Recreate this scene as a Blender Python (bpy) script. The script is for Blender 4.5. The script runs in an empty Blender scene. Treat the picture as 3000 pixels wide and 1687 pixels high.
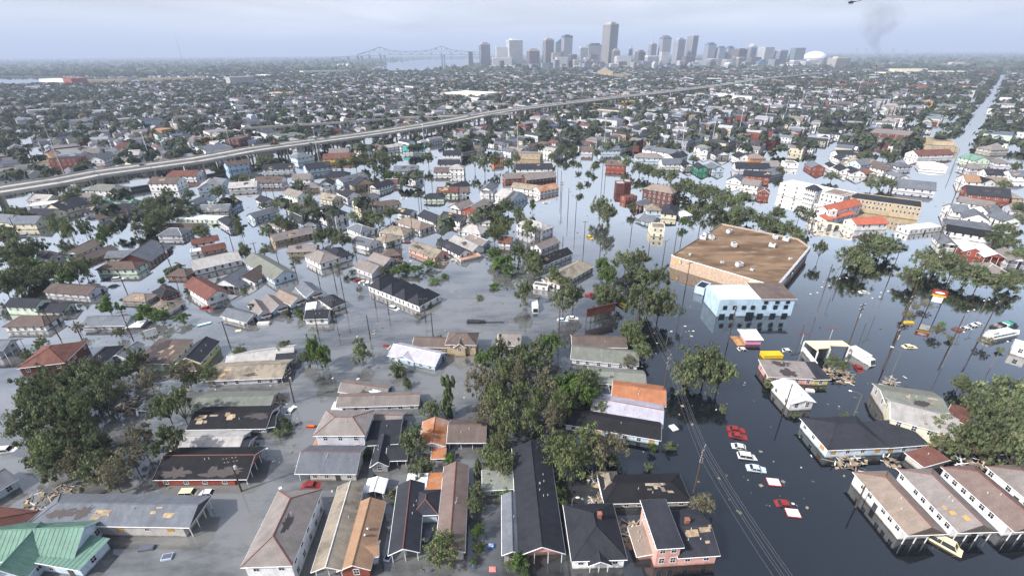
import bpy, math, random
import numpy as np
from mathutils import Matrix, Vector, noise
R = math.radians
random.seed(7)
rng = np.random.default_rng(7)
scene = bpy.context.scene
C = scene.collection

# ------------------------------------------------------------------ camera
CAM_H = 80.0
PITCH = math.atan(686.5 / 1380.0)
cd = bpy.data.cameras.new("camera")
cd.sensor_width = 36.0
cd.lens = 36.0 * 1380.0 / 3000.0
cd.clip_start = 1.0
cd.clip_end = 90000.0
cam = bpy.data.objects.new("camera", cd)
C.objects.link(cam)
cam.matrix_world = Matrix.Translation((0, 0, CAM_H)) @ Matrix.Rotation(math.pi / 2 - PITCH, 4, 'X') @ Matrix.Rotation(-0.007, 4, 'Z')
scene.camera = cam

# ------------------------------------------------------------------ sky, sun, exposure
SUN_AZ, SUN_EL = R(-118), R(42)
world = bpy.data.worlds.new("World")
scene.world = world
world.use_nodes = True
nt = world.node_tree
nt.nodes.clear()
def N(t, kind, **kw):
    n = t.nodes.new(kind)
    for k, v in kw.items():
        setattr(n, k, v)
    return n
def sock(n, **kw):
    for k, v in kw.items():
        n.inputs[k.replace('_', ' ')].default_value = v
    return n
sky = N(nt, 'ShaderNodeTexSky', sky_type='NISHITA', sun_disc=False, sun_elevation=SUN_EL, sun_rotation=SUN_AZ,
        air_density=1.3, dust_density=5.0, ozone_density=2.0, altitude=80)
tc = N(nt, 'ShaderNodeTexCoord')
sep = N(nt, 'ShaderNodeSeparateXYZ')
nt.links.new(tc.outputs['Generated'], sep.inputs[0])
ab = N(nt, 'ShaderNodeMath', operation='ABSOLUTE'); nt.links.new(sep.outputs[2], ab.inputs[0])
ad = N(nt, 'ShaderNodeMath', operation='ADD'); nt.links.new(ab.outputs[0], ad.inputs[0]); ad.inputs[1].default_value = 0.07
dv = N(nt, 'ShaderNodeVectorMath', operation='DIVIDE'); nt.links.new(tc.outputs['Generated'], dv.inputs[0]); nt.links.new(ad.outputs[0], dv.inputs[1])
nz = N(nt, 'ShaderNodeTexNoise'); sock(nz, Scale=0.28, Detail=5.0, Roughness=0.5, Distortion=0.5)
nt.links.new(dv.outputs[0], nz.inputs['Vector'])
# a thin broken cloud sheet: its optical depth grows towards the horizon
tau = N(nt, 'ShaderNodeMapRange'); tau.inputs[1].default_value = 0.35; tau.inputs[2].default_value = 0.70; tau.inputs[3].default_value = 0.09; tau.inputs[4].default_value = 0.30
nt.links.new(nz.outputs[0], tau.inputs[0])
od = N(nt, 'ShaderNodeMath', operation='DIVIDE'); nt.links.new(tau.outputs[0], od.inputs[0]); nt.links.new(ad.outputs[0], od.inputs[1])
ng = N(nt, 'ShaderNodeMath', operation='MULTIPLY'); nt.links.new(od.outputs[0], ng.inputs[0]); ng.inputs[1].default_value = -1.0
ex = N(nt, 'ShaderNodeMath', operation='EXPONENT'); nt.links.new(ng.outputs[0], ex.inputs[0])
cr = N(nt, 'ShaderNodeMath', operation='SUBTRACT'); cr.inputs[0].default_value = 1.0; nt.links.new(ex.outputs[0], cr.inputs[1])
nz2 = N(nt, 'ShaderNodeTexNoise'); sock(nz2, Scale=0.4, Detail=4.0, Roughness=0.5, Distortion=0.4)
nt.links.new(dv.outputs[0], nz2.inputs['Vector'])
cc = N(nt, 'ShaderNodeValToRGB')
cc.color_ramp.elements[0].position = 0.3; cc.color_ramp.elements[0].color = (4.5, 4.6, 5.1, 1)
cc.color_ramp.elements[1].position = 0.7; cc.color_ramp.elements[1].color = (6.4, 6.5, 6.8, 1)
nt.links.new(nz2.outputs[0], cc.inputs[0])
mx = N(nt, 'ShaderNodeMix', data_type='RGBA')
glow = N(nt, 'ShaderNodeMix', data_type='RGBA', blend_type='ADD'); glow.inputs[0].default_value = 0.25   # thin cloud passes on the light of the sky behind it
nt.links.new(cc.outputs[0], glow.inputs[6]); nt.links.new(sky.outputs[0], glow.inputs[7])
nt.links.new(cr.outputs[0], mx.inputs[0]); nt.links.new(sky.outputs[0], mx.inputs[6]); nt.links.new(glow.outputs[2], mx.inputs[7])
bg = N(nt, 'ShaderNodeBackground'); bg.inputs[1].default_value = 0.145
nt.links.new(mx.outputs[2], bg.inputs[0])
wo = N(nt, 'ShaderNodeOutputWorld'); nt.links.new(bg.outputs[0], wo.inputs[0])

sd = bpy.data.lights.new("sun", 'SUN')
sd.energy = 4.6
sd.angle = R(1.0)
sd.color = (1.0, 0.985, 0.97)
sun = bpy.data.objects.new("sun", sd)
C.objects.link(sun)
sdir = Vector((math.sin(SUN_AZ) * math.cos(SUN_EL), math.cos(SUN_AZ) * math.cos(SUN_EL), math.sin(SUN_EL)))
sun.rotation_euler = sdir.to_track_quat('Z', 'Y').to_euler()
vs = scene.view_settings
vs.view_transform = 'Standard'; vs.look = 'None'; vs.gamma = 1.0; vs.exposure = 0.5; vs.use_curve_mapping = False
cy = scene.cycles
cy.max_bounces = 5; cy.diffuse_bounces = 2; cy.glossy_bounces = 3; cy.transmission_bounces = 2; cy.transparent_max_bounces = 6; cy.volume_bounces = 0
cy.caustics_reflective = False; cy.caustics_refractive = False
cy.use_denoising = True

# ------------------------------------------------------------------ helpers
def tag(o, label=None, cat=None, group=None, kind=None):
    if label: o['label'] = label
    if cat: o['category'] = cat
    if group: o['group'] = group
    if kind: o['kind'] = kind
    return o
def link(o, parent=None):
    C.objects.link(o)
    if parent is not None: o.parent = parent
    return o
def empty(name, loc, rz=0.0):
    o = bpy.data.objects.new(name, None); C.objects.link(o)
    o.empty_display_size = 0.5
    o.location = loc; o.rotation_euler = (0, 0, rz)
    return o
class MB:
    def __init__(s): s.v = []; s.f = []; s.m = []
    def poly(s, pts, mi=0):
        i = len(s.v); s.v.extend([tuple(p) for p in pts]); s.f.append(tuple(range(i, i + len(pts)))); s.m.append(mi); return s
    def add(s, vs, fs, mi=0):
        i = len(s.v); s.v.extend([tuple(p) for p in vs])
        for f in fs: s.f.append(tuple(i + k for k in f)); s.m.append(mi)
        return s
    def box(s, x0, x1, y0, y1, z0, z1, mi=0, M=None):
        vs = [(x0,y0,z0),(x1,y0,z0),(x1,y1,z0),(x0,y1,z0),(x0,y0,z1),(x1,y0,z1),(x1,y1,z1),(x0,y1,z1)]
        if M is not None: vs = [tuple(M @ Vector(p)) for p in vs]
        return s.add(vs, [(0,3,2,1),(4,5,6,7),(0,1,5,4),(1,2,6,5),(2,3,7,6),(3,0,4,7)], mi)
    def slab(s, top, faces, t, mi=0):
        n = len(top)
        vs = list(top) + [(p[0], p[1], p[2] - t) for p in top]
        fs = list(faces) + [tuple(n + k for k in reversed(f)) for f in faces]
        ed = {}
        for f in faces:
            for a, b in zip(f, f[1:] + f[:1]): ed[(a, b)] = 1
        for (a, b) in ed:
            if (b, a) not in ed: fs.append((b, a, n + a, n + b))
        return s.add(vs, fs, mi)
    def tube(s, p, q, r0, r1=None, n=6, mi=0, cap=True):
        r1 = r0 if r1 is None else r1
        p = Vector(p); q = Vector(q); d = q - p
        if d.length < 1e-6: return s
        qt = d.to_track_quat('Z', 'Y')
        vs = []
        for (c, r) in ((p, r0), (q, r1)):
            for k in range(n):
                a = 2 * math.pi * k / n
                vs.append(tuple(c + qt @ Vector((r * math.cos(a), r * math.sin(a), 0))))
        fs = [(k, (k + 1) % n, n + (k + 1) % n, n + k) for k in range(n)]
        if cap: fs += [tuple(reversed(range(n))), tuple(range(n, 2 * n))]
        return s.add(vs, fs, mi)
    def ball(s, c, r, nu=8, nv=6, sc=(1, 1, 1), mi=0):
        vs = [(c[0], c[1], c[2] - r * sc[2])]
        for j in range(1, nv):
            t = math.pi * j / nv
            for i in range(nu):
                a = 2 * math.pi * i / nu
                vs.append((c[0] + r * sc[0] * math.sin(t) * math.cos(a), c[1] + r * sc[1] * math.sin(t) * math.sin(a), c[2] - r * sc[2] * math.cos(t)))
        vs.append((c[0], c[1], c[2] + r * sc[2]))
        fs = []
        for i in range(nu): fs.append((0, 1 + (i + 1) % nu, 1 + i))
        for j in range(nv - 2):
            for i in range(nu):
                a = 1 + j * nu
                fs.append((a + i, a + (i + 1) % nu, a + nu + (i + 1) % nu, a + nu + i))
        e = len(vs) - 1; a = 1 + (nv - 2) * nu
        for i in range(nu): fs.append((a + i, a + (i + 1) % nu, e))
        return s.add(vs, fs, mi)
    def mesh(s, name, mats):
        me = bpy.data.meshes.new(name)
        me.from_pydata(s.v, [], s.f)
        ms = mats if isinstance(mats, (list, tuple)) else [mats]
        for m in ms: me.materials.append(m)
        if len(ms) > 1: me.polygons.foreach_set('material_index', s.m)
        me.update()
        return me
    def build(s, name, mats, parent=None, smooth=False):
        me = s.mesh(name, mats)
        if smooth: me.polygons.foreach_set('use_smooth', [True] * len(me.polygons))
        return link(bpy.data.objects.new(name, me), parent)
def inst(name, me, parent, loc=(0, 0, 0), rot=(0, 0, 0), sc=(1, 1, 1)):
    o = bpy.data.objects.new(name, me); link(o, parent)
    o.location = loc; o.rotation_euler = rot; o.scale = sc
    return o
def copy_tree(o, parent=None):
    c = o.copy(); C.objects.link(c); c.parent = parent
    for ch in o.children: copy_tree(ch, c)
    return c
ONES = ['', 'first', 'second', 'third', 'fourth', 'fifth', 'sixth', 'seventh', 'eighth', 'ninth', 'tenth', 'eleventh', 'twelfth', 'thirteenth',
        'fourteenth', 'fifteenth', 'sixteenth', 'seventeenth', 'eighteenth', 'nineteenth']
TENS = {2: ('twentieth', 'twenty'), 3: ('thirtieth', 'thirty'), 4: ('fortieth', 'forty'), 5: ('fiftieth', 'fifty'), 6: ('sixtieth', 'sixty'), 7: ('seventieth', 'seventy')}
def ordw(n):
    if n < 20: return ONES[n]
    t, u = divmod(n, 10)
    return TENS[t][0] if u == 0 else TENS[t][1] + '-' + ONES[u]
PENDING = []
def uniq(o, stem, zone, x, y, cat, group=None):
    PENDING.append((o, stem, zone, x / max(y, 1), cat, group))
def flush_labels():
    from collections import defaultdict
    g = defaultdict(list)
    for p in PENDING: g[(p[1], p[2])].append(p)
    for (stem, zone), L in g.items():
        L.sort(key=lambda p: p[3])
        n = len(L)
        for i, p in enumerate(L):
            if n == 1: lab = f'{stem}, the only one {zone}'
            elif i == 0: lab = f'{stem}, leftmost one {zone}'
            elif i == n - 1: lab = f'{stem}, rightmost one {zone}'
            else: lab = f'{stem}, {ordw(i + 1)} from left {zone}'
            tag(p[0], lab, p[4], p[5])
    PENDING.clear()

# ------------------------------------------------------------------ materials
MATS = {}
def pbsdf(name, rough=0.8, spec=0.3, metal=0.0):
    m = bpy.data.materials.new(name); m.use_nodes = True
    t = m.node_tree; b = t.nodes['Principled BSDF']
    b.inputs['Roughness'].default_value = rough
    b.inputs['Specular IOR Level'].default_value = spec
    b.inputs['Metallic'].default_value = metal
    return m, t, b
def mixrgb(t, fac, a, b, mode='MIX'):
    n = N(t, 'ShaderNodeMix', data_type='RGBA', blend_type=mode)
    for i, v in ((0, fac), (6, a), (7, b)):
        if isinstance(v, bpy.types.NodeSocket): t.links.new(v, n.inputs[i])
        elif i == 0: n.inputs[0].default_value = v
        else: n.inputs[i].default_value = (*v, 1)
    return n.outputs[2]
def noisef(t, vec, scale, lo=0.4, hi=0.6, detail=4.0, rough=0.6):
    n = N(t, 'ShaderNodeTexNoise'); sock(n, Scale=scale, Detail=detail, Roughness=rough)
    if vec is not None: t.links.new(vec, n.inputs['Vector'])
    r = N(t, 'ShaderNodeMapRange'); r.inputs[1].default_value = lo; r.inputs[2].default_value = hi
    t.links.new(n.outputs[0], r.inputs[0])
    return r.outputs[0]
def scaled(t, vec, s):
    m = N(t, 'ShaderNodeVectorMath', operation='MULTIPLY'); t.links.new(vec, m.inputs[0]); m.inputs[1].default_value = s
    return m.outputs[0]
def jitter(t, col, amt):
    oi = N(t, 'ShaderNodeObjectInfo')
    r = N(t, 'ShaderNodeMapRange'); r.inputs[3].default_value = 1 - amt; r.inputs[4].default_value = 1 + amt
    t.links.new(oi.outputs['Random'], r.inputs[0])
    h = N(t, 'ShaderNodeHueSaturation'); t.links.new(r.outputs[0], h.inputs['Value'])
    if isinstance(col, bpy.types.NodeSocket): t.links.new(col, h.inputs['Color'])
    else: h.inputs['Color'].default_value = (*col, 1)
    return h.outputs[0]
def dim(c, k): return tuple(v * k for v in c)
def wall_mat(name, col, dirt=0.35):
    m, t, b = pbsdf(name, 0.75, 0.25)
    g = N(t, 'ShaderNodeNewGeometry'); p = g.outputs['Position']
    c = mixrgb(t, noisef(t, p, 0.35, 0.42, 0.75), col, dim(col, 1 - dirt))
    c = mixrgb(t, noisef(t, scaled(t, p, (1, 1, 0.25)), 2.2, 0.52, 0.72), c, tuple(v * 0.72 for v in (col[0], col[1] * 0.95, col[2] * 0.88)))
    sz = N(t, 'ShaderNodeSeparateXYZ'); t.links.new(p, sz.inputs[0])
    nn = N(t, 'ShaderNodeTexNoise'); sock(nn, Scale=0.8, Detail=3.0); t.links.new(p, nn.inputs['Vector'])
    a = N(t, 'ShaderNodeMath', operation='MULTIPLY_ADD'); t.links.new(nn.outputs[0], a.inputs[0]); a.inputs[1].default_value = -0.7; t.links.new(sz.outputs[2], a.inputs[2])
    r = N(t, 'ShaderNodeMapRange'); t.links.new(a.outputs[0], r.inputs[0])
    r.inputs[1].default_value = -0.25; r.inputs[2].default_value = 0.12; r.inputs[3].default_value = 0.75; r.inputs[4].default_value = 0.0
    c = mixrgb(t, r.outputs[0], c, (0.085, 0.075, 0.05))
    t.links.new(jitter(t, c, 0.06), b.inputs['Base Color'])
    MATS[name] = m; return m
def roof_mat(name, col, col2=None, amt=0.5, rough=0.92, spec=0.15, sc=0.22, metal=0.0):
    m, t, b = pbsdf(name, rough, spec, metal)
    tcn = N(t, 'ShaderNodeTexCoord'); p = tcn.outputs['Object']
    g = N(t, 'ShaderNodeNewGeometry')
    col2 = col2 or dim(col, 0.55)
    f = noisef(t, g.outputs['Position'], sc, 0.40, 0.68, 5.0)
    mm = N(t, 'ShaderNodeMath', operation='MULTIPLY'); t.links.new(f, mm.inputs[0]); mm.inputs[1].default_value = amt
    c = mixrgb(t, mm.outputs[0], col, col2)
    c = mixrgb(t, noisef(t, scaled(t, p, (0.9, 0.5, 0.6)), 0.8, 0.40, 0.85), c, dim(col, 1.35))
    c = mixrgb(t, noisef(t, p, 6.0, 0.5, 0.75), c, dim(col, 0.6))
    t.links.new(jitter(t, c, 0.14), b.inputs['Base Color'])
    nb = N(t, 'ShaderNodeTexNoise'); sock(nb, Scale=5.0, Detail=4.0); t.links.new(p, nb.inputs['Vector'])
    bp = N(t, 'ShaderNodeBump'); sock(bp, Strength=0.35, Distance=0.08); t.links.new(nb.outputs[0], bp.inputs['Height']); t.links.new(bp.outputs[0], b.inputs['Normal'])
    MATS[name] = m; return m
def plain(name, col, rough=0.7, spec=0.3, metal=0.0, var=0.25, sc=1.5, jit=0.0):
    m, t, b = pbsdf(name, rough, spec, metal)
    g = N(t, 'ShaderNodeNewGeometry')
    c = mixrgb(t, noisef(t, g.outputs['Position'], sc, 0.35, 0.7), col, dim(col, 1 - var))
    if jit: c = jitter(t, c, jit)
    t.links.new(c, b.inputs['Base Color'])
    MATS[name] = m; return m
WALL = {  # key: (words, colour)
    'W': ('white', (0.80, 0.80, 0.80)), 'C': ('cream', (0.70, 0.65, 0.50)), 'G': ('pale green', (0.60, 0.71, 0.59)), 'L': ('pale blue', (0.55, 0.66, 0.76)),
    'B': ('sky blue', (0.44, 0.62, 0.80)), 'R': ('red brick', (0.26, 0.075, 0.05)), 'D': ('dark brick', (0.13, 0.05, 0.045)), 'P': ('pink', (0.66, 0.36, 0.31)),
    'T': ('tan', (0.47, 0.37, 0.24)), 'Y': ('yellow', (0.66, 0.42, 0.07)), 'V': ('lavender white', (0.62, 0.62, 0.68)), 'g': ('grey', (0.38, 0.38, 0.38)),
    'S': ('salmon red', (0.33, 0.075, 0.05)), 'E': ('deep green', (0.03, 0.22, 0.14)), 'U': ('olive yellow', (0.55, 0.52, 0.24)), 'O': ('orange', (0.52, 0.20, 0.06)),
    'K': ('weathered', (0.5, 0.47, 0.44)), 'A': ('aqua white', (0.46, 0.61, 0.76))}
ROOF = {
    'k': ('black', (0.018, 0.018, 0.021), None), 'c': ('charcoal', (0.030, 0.032, 0.040), None), 's': ('slate grey', (0.12, 0.13, 0.15), None),
    'l': ('light grey', (0.33, 0.32, 0.31), (0.2, 0.18, 0.16)), 'b': ('brown', (0.108, 0.084, 0.075), None), 'r': ('dark red', (0.135, 0.062, 0.05), None), 'p': ('pinkish brown', (0.165, 0.125, 0.112), (0.125, 0.09, 0.08)),
    'o': ('rust orange', (0.29, 0.125, 0.065), (0.20, 0.08, 0.045)), 't': ('mottled tan', (0.25, 0.215, 0.17), (0.075, 0.065, 0.055)), 'w': ('white metal', (0.72, 0.73, 0.76), (0.5, 0.5, 0.5)),
    'u': ('rusted tin', (0.34, 0.13, 0.05), (0.45, 0.42, 0.38)), 'n': ('green metal', (0.135, 0.235, 0.185), (0.11, 0.20, 0.16)), 'q': ('red tile', (0.36, 0.105, 0.065), (0.26, 0.075, 0.05)),
    'e': ('teal metal', (0.08, 0.34, 0.30), None), 'v': ('lavender grey', (0.33, 0.32, 0.37), (0.26, 0.25, 0.28)), 'y': ('tan brown', (0.195, 0.158, 0.132), (0.14, 0.11, 0.092)),
    'd': ('brown grey', (0.185, 0.165, 0.155), (0.115, 0.105, 0.10)), 'i': ('ginger brown', (0.26, 0.165, 0.105), (0.19, 0.115, 0.075)), 'z': ('olive grey', (0.16, 0.17, 0.15), (0.10, 0.10, 0.08))}
for k, (w, c) in WALL.items(): wall_mat('wall_' + k, c)
for k, (w, c, c2) in ROOF.items(): roof_mat('roof_' + k, c, c2, 0.95 if k == 't' else 0.8 if k in 'ulr' else 0.55, 0.72 if k in 'wn' else 0.92, 0.2 if k in 'wn' else 0.15)
plain('trim', (0.72, 0.72, 0.72)); plain('red_cap', (0.21, 0.08, 0.06)); plain('dark_cap', (0.05, 0.05, 0.055)); plain('felt', (0.055, 0.045, 0.045)); plain('plywood', (0.36, 0.27, 0.17), var=0.5, jit=0.25)
plain('plank', (0.30, 0.25, 0.20), var=0.45, jit=0.4); plain('steel', (0.45, 0.46, 0.48), 0.4, 0.5, 0.6); plain('wood_pole', (0.075, 0.055, 0.042), 0.9); plain('concrete', (0.42, 0.40, 0.36), 0.9, var=0.3, sc=0.3)
plain('asphalt', (0.38, 0.365, 0.345), 0.9, var=0.35, sc=0.06); plain('dark', (0.02, 0.02, 0.022)); plain('tire', (0.015, 0.015, 0.015)); plain('board', (0.48, 0.27, 0.09)); plain('orange_wood', (0.52, 0.26, 0.09))
plain('glass', (0.018, 0.022, 0.028), 0.12, 0.5, var=0.5); plain('car_glass', (0.015, 0.025, 0.03), 0.08, 0.5); plain('wire', (0.22, 0.23, 0.24), 0.6); plain('lamp_grey', (0.55, 0.56, 0.57), 0.5); plain('mast_grey', (0.17, 0.16, 0.15), 0.6)
plain('brickchim', (0.28, 0.12, 0.08)); plain('blue_door', (0.03, 0.18, 0.32)); plain('yellow_paint', (0.70, 0.44, 0.02)); plain('red_paint', (0.30, 0.03, 0.03), 0.5, var=.5, sc=2.2); plain('white_paint', (0.74, 0.74, 0.73), 0.5, var=.35, sc=1.8)
plain('blue_paint', (0.05, 0.16, 0.5)); plain('green_paint', (0.06, 0.33, 0.24)); plain('dark_paint', (0.03, 0.033, 0.04), 0.35); plain('pale_blue_paint', (0.55, 0.64, 0.75), 0.35); plain('pink_paint', (0.72, 0.30, 0.48)); plain('orange_paint', (0.55, 0.13, 0.02)); plain('rust_red', (0.15, 0.062, 0.045), var=0.5, sc=0.8)
plain('pink_float', (0.6, 0.22, 0.2)); plain('cyan_paint', (0.08, 0.55, 0.58)); plain('cream_paint', (0.78, 0.66, 0.40), var=0.1); plain('slate_paint', (0.10, 0.11, 0.15))
def leaf_mat(name, col, var):
    m, t, b = pbsdf(name, 0.75, 0.2)
    oi = N(t, 'ShaderNodeObjectInfo')
    at = N(t, 'ShaderNodeAttribute', attribute_name='tint')
    c = mixrgb(t, at.outputs['Fac'], dim(col, 0.7), var)
    c = mixrgb(t, noisef(t, N(t, 'ShaderNodeNewGeometry').outputs['Position'], 0.35, 0.56, 0.66), c, (0.15, 0.135, 0.085))
    t.links.new(jitter(t, c, 0.28), b.inputs['Base Color'])
    tr = N(t, 'ShaderNodeBsdfTranslucent'); t.links.new(c, tr.inputs[0])
    ms = N(t, 'ShaderNodeMixShader'); ms.inputs[0].default_value = 0.3
    t.links.new(b.outputs[0], ms.inputs[1]); t.links.new(tr.outputs[0], ms.inputs[2])
    t.links.new(ms.outputs[0], t.nodes['Material Output'].inputs[0])
    MATS[name] = m; return m
leaf_mat('leaf_oak', (0.074, 0.100, 0.048), (0.190, 0.225, 0.115))
leaf_mat('leaf_far', (0.048, 0.064, 0.042), (0.110, 0.135, 0.085))
leaf_mat('leaf_bright', (0.070, 0.125, 0.030), (0.15, 0.235, 0.065))
leaf_mat('leaf_willow', (0.098, 0.130, 0.050), (0.21, 0.25, 0.11))
leaf_mat('leaf_brown', (0.135, 0.125, 0.080), (0.25, 0.23, 0.15))
plain('bark', (0.10, 0.082, 0.065), 0.95, var=0.4)
plain('bark_grey', (0.20, 0.185, 0.16), 0.95, var=0.4)
def attr_mat(name, rough=0.85, var=0.25):
    m, t, b = pbsdf(name, rough, 0.2)
    at = N(t, 'ShaderNodeAttribute', attribute_name='tone')
    g = N(t, 'ShaderNodeNewGeometry')
    c = mixrgb(t, noisef(t, g.outputs['Position'], 0.15, 0.35, 0.7), at.outputs['Color'], (0.12, 0.11, 0.10))
    c = mixrgb(t, 1 - var, c, at.outputs['Color'])
    t.links.new(c, b.inputs['Base Color'])
    MATS[name] = m; return m
attr_mat('far_paint')

# ------------------------------------------------------------------ setting: ground, flood water, river
m, t, b = pbsdf('ground_soil', 0.95, 0.1)
g = N(t, 'ShaderNodeNewGeometry')
c = mixrgb(t, noisef(t, g.outputs['Position'], 0.0035, 0.42, 0.6, 8.0), (0.030, 0.045, 0.022), (0.075, 0.08, 0.06))
c = mixrgb(t, noisef(t, g.outputs['Position'], 0.02, 0.55, 0.72, 6.0), c, (0.14, 0.135, 0.12))
t.links.new(c, b.inputs['Base Color'])
mb = MB()
G = 60000
mb.poly([(-G, -400, -1.6), (G, -400, -1.6), (G, G, -1.6), (-G, G, -1.6)])
tag(mb.build('ground', m), kind='structure', label='flat delta land stretching to the horizon')
def water_mat(name, silt_sheen, clear, bump, gain):
    """muddy body under a mirror surface; the mirror share follows the Fresnel law"""
    m, t, b = pbsdf(name, 0.9, 0.0)
    g = N(t, 'ShaderNodeNewGeometry'); p = g.outputs['Position']
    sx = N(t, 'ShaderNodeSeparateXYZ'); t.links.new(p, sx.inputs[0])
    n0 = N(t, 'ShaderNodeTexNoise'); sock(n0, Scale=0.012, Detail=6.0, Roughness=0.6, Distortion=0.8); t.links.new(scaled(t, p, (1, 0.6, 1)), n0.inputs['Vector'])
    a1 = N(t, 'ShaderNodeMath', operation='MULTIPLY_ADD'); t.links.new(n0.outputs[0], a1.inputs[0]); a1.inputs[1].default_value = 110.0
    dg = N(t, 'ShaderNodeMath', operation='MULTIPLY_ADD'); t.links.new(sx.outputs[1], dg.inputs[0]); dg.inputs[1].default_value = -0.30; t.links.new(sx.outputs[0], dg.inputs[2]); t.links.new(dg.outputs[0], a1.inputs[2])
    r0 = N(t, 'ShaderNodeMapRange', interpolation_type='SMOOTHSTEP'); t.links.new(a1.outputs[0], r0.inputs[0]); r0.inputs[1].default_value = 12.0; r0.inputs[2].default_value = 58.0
    c = mixrgb(t, r0.outputs[0], silt_sheen, clear)  # left water paler: some silt, and bright sky reflection painted into the colour
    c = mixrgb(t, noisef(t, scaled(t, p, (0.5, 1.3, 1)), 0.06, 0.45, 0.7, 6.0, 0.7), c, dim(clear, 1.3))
    t.links.new(c, b.inputs['Base Color'])
    n1 = N(t, 'ShaderNodeTexNoise'); sock(n1, Scale=1.0, Detail=5.0, Roughness=0.6); t.links.new(scaled(t, p, (0.6, 1.0, 1.0)), n1.inputs['Vector'])
    w2 = noisef(t, p, 0.035, 0.38, 0.66, 3.0)
    mu = N(t, 'ShaderNodeMath', operation='MULTIPLY'); t.links.new(n1.outputs[0], mu.inputs[0]); t.links.new(w2, mu.inputs[1])
    bp = N(t, 'ShaderNodeBump'); sock(bp, Strength=bump, Distance=0.12); t.links.new(mu.outputs[0], bp.inputs['Height'])
    gl = N(t, 'ShaderNodeBsdfGlossy'); gl.inputs['Roughness'].default_value = 0.035; t.links.new(bp.outputs[0], gl.inputs['Normal'])
    fr = N(t, 'ShaderNodeFresnel'); fr.inputs['IOR'].default_value = 1.33; t.links.new(bp.outputs[0], fr.inputs['Normal'])
    k0 = N(t, 'ShaderNodeMath', operation='MULTIPLY'); t.links.new(fr.outputs[0], k0.inputs[0]); k0.inputs[1].default_value = gain
    k = N(t, 'ShaderNodeMath', operation='POWER', use_clamp=True); t.links.new(k0.outputs[0], k.inputs[0]); k.inputs[1].default_value = 1.5
    kf = N(t, 'ShaderNodeMath', operation='ADD', use_clamp=True); t.links.new(k.outputs[0], kf.inputs[0]); kf.inputs[1].default_value = 0.06   # oily film
    ms = N(t, 'ShaderNodeMixShader'); t.links.new(kf.outputs[0], ms.inputs[0])
    t.links.new(b.outputs[0], ms.inputs[1]); t.links.new(gl.outputs[0], ms.inputs[2])
    t.links.new(ms.outputs[0], t.nodes['Material Output'].inputs[0])
    MATS[name] = m; return m
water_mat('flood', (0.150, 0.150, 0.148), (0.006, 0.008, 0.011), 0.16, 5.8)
water_mat('river_water', (0.26, 0.25, 0.235), (0.24, 0.235, 0.22), 0.03, 5.6)
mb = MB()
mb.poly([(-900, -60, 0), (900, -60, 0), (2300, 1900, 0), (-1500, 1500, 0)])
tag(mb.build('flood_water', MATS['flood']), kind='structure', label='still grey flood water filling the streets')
mb = MB()
mb.poly([(p[0], p[1], -1.2) for p in ((-890.37,2764.70), (-421.67,2553.45), (-306.57,3484.77), (-329.03,6659.30), (-671.13,9833.19), (-1494.50,9161.09), (-1432.29,5977.58), (-1058.83,4516.45), (-919.07,3181.18))])
tag(mb.build('river', MATS['river_water']), kind='structure', label='wide pale river bend under the cantilever bridge')
mb = MB()
mb.poly([(p[0], p[1], -1.2) for p in ((-1637.66,1615.47), (-1409.20,1641.35), (-1253.39,1689.28), (-1076.20,1899.85), (-1178.30,2048.41), (-1533.55,2075.96), (-1807.29,2116.47), (-2330.69,2316.22))])
tag(mb.build('river', MATS['river_water']), kind='structure', label='pale river reach behind the long wharf sheds')

# ------------------------------------------------------------------ houses
def unit_window(cross):
    f = MB()
    w = 0.09
    f.box(-.5, .5, -0.05, 0.02, 0, w); f.box(-.5, .5, -0.05, 0.02, 1 - w, 1)
    f.box(-.5, -.5 + w, -0.05, 0.02, w, 1 - w); f.box(.5 - w, .5, -0.05, 0.02, w, 1 - w)
    if cross: f.box(-.5 + w, .5 - w, -0.04, 0.02, 0.48, 0.53); f.box(-0.025, 0.025, -0.035, 0.02, w, 1 - w)
    else: f.box(-.5 + w, .5 - w, -0.04, 0.02, 0.48, 0.53)
    p = MB(); p.box(-.5 + w, .5 - w, -0.02, 0.01, w, 1 - w)
    return f, p
_f, _p = unit_window(True); WIN_F = _f.mesh('window', MATS['trim']); WIN_P = _p.mesh('pane', MATS['glass'])
_f, _p = unit_window(False)
_f.add(_p.v, _p.f, 1); _f.m = [0] * (len(_f.f) - len(_p.f)) + [1] * len(_p.f)
WIN_S = _f.mesh('window', [MATS['trim'], MATS['glass']])
_b = MB(); _b.box(-.5, .5, -0.05, 0.02, 0, 1); WIN_B = _b.mesh('boarded_window', MATS['board'])
_b = MB(); _b.box(-.5, .5, -0.05, 0.02, 0, 1); WIN_D = _b.mesh('window', MATS['glass'])
_b = MB(); _b.box(-.5, .5, -0.06, 0.02, 0, 1); DOOR = _b.mesh('door', MATS['dark_cap'])
_b = MB(); _b.box(-.06, .06, -.06, .06, 0, 1); POST = _b.mesh('post', MATS['trim'])
_b = MB(); _b.tube((0, 0, 0), (0, 0, 0.5), 0.07); VENT = _b.mesh('vent_pipe', MATS['lamp_grey'])
_b = MB(); _b.tube((0, 0, 0), (0, 0, 0.35), 0.16, n=10); _b.ball((0, 0, 0.5), 0.3, 10, 6, (1, 1, .75)); TURB = _b.mesh('turbine_vent', MATS['steel'])
_b = MB(); _b.box(-.35, .35, -.3, .3, -0.6, 1.0); _b.box(-.42, .42, -.37, .37, 1.0, 1.12); CHIM = _b.mesh('chimney', MATS['brickchim'])
FOOT = []   # (x, y, r) of everything on the ground
HN = [0]
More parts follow.
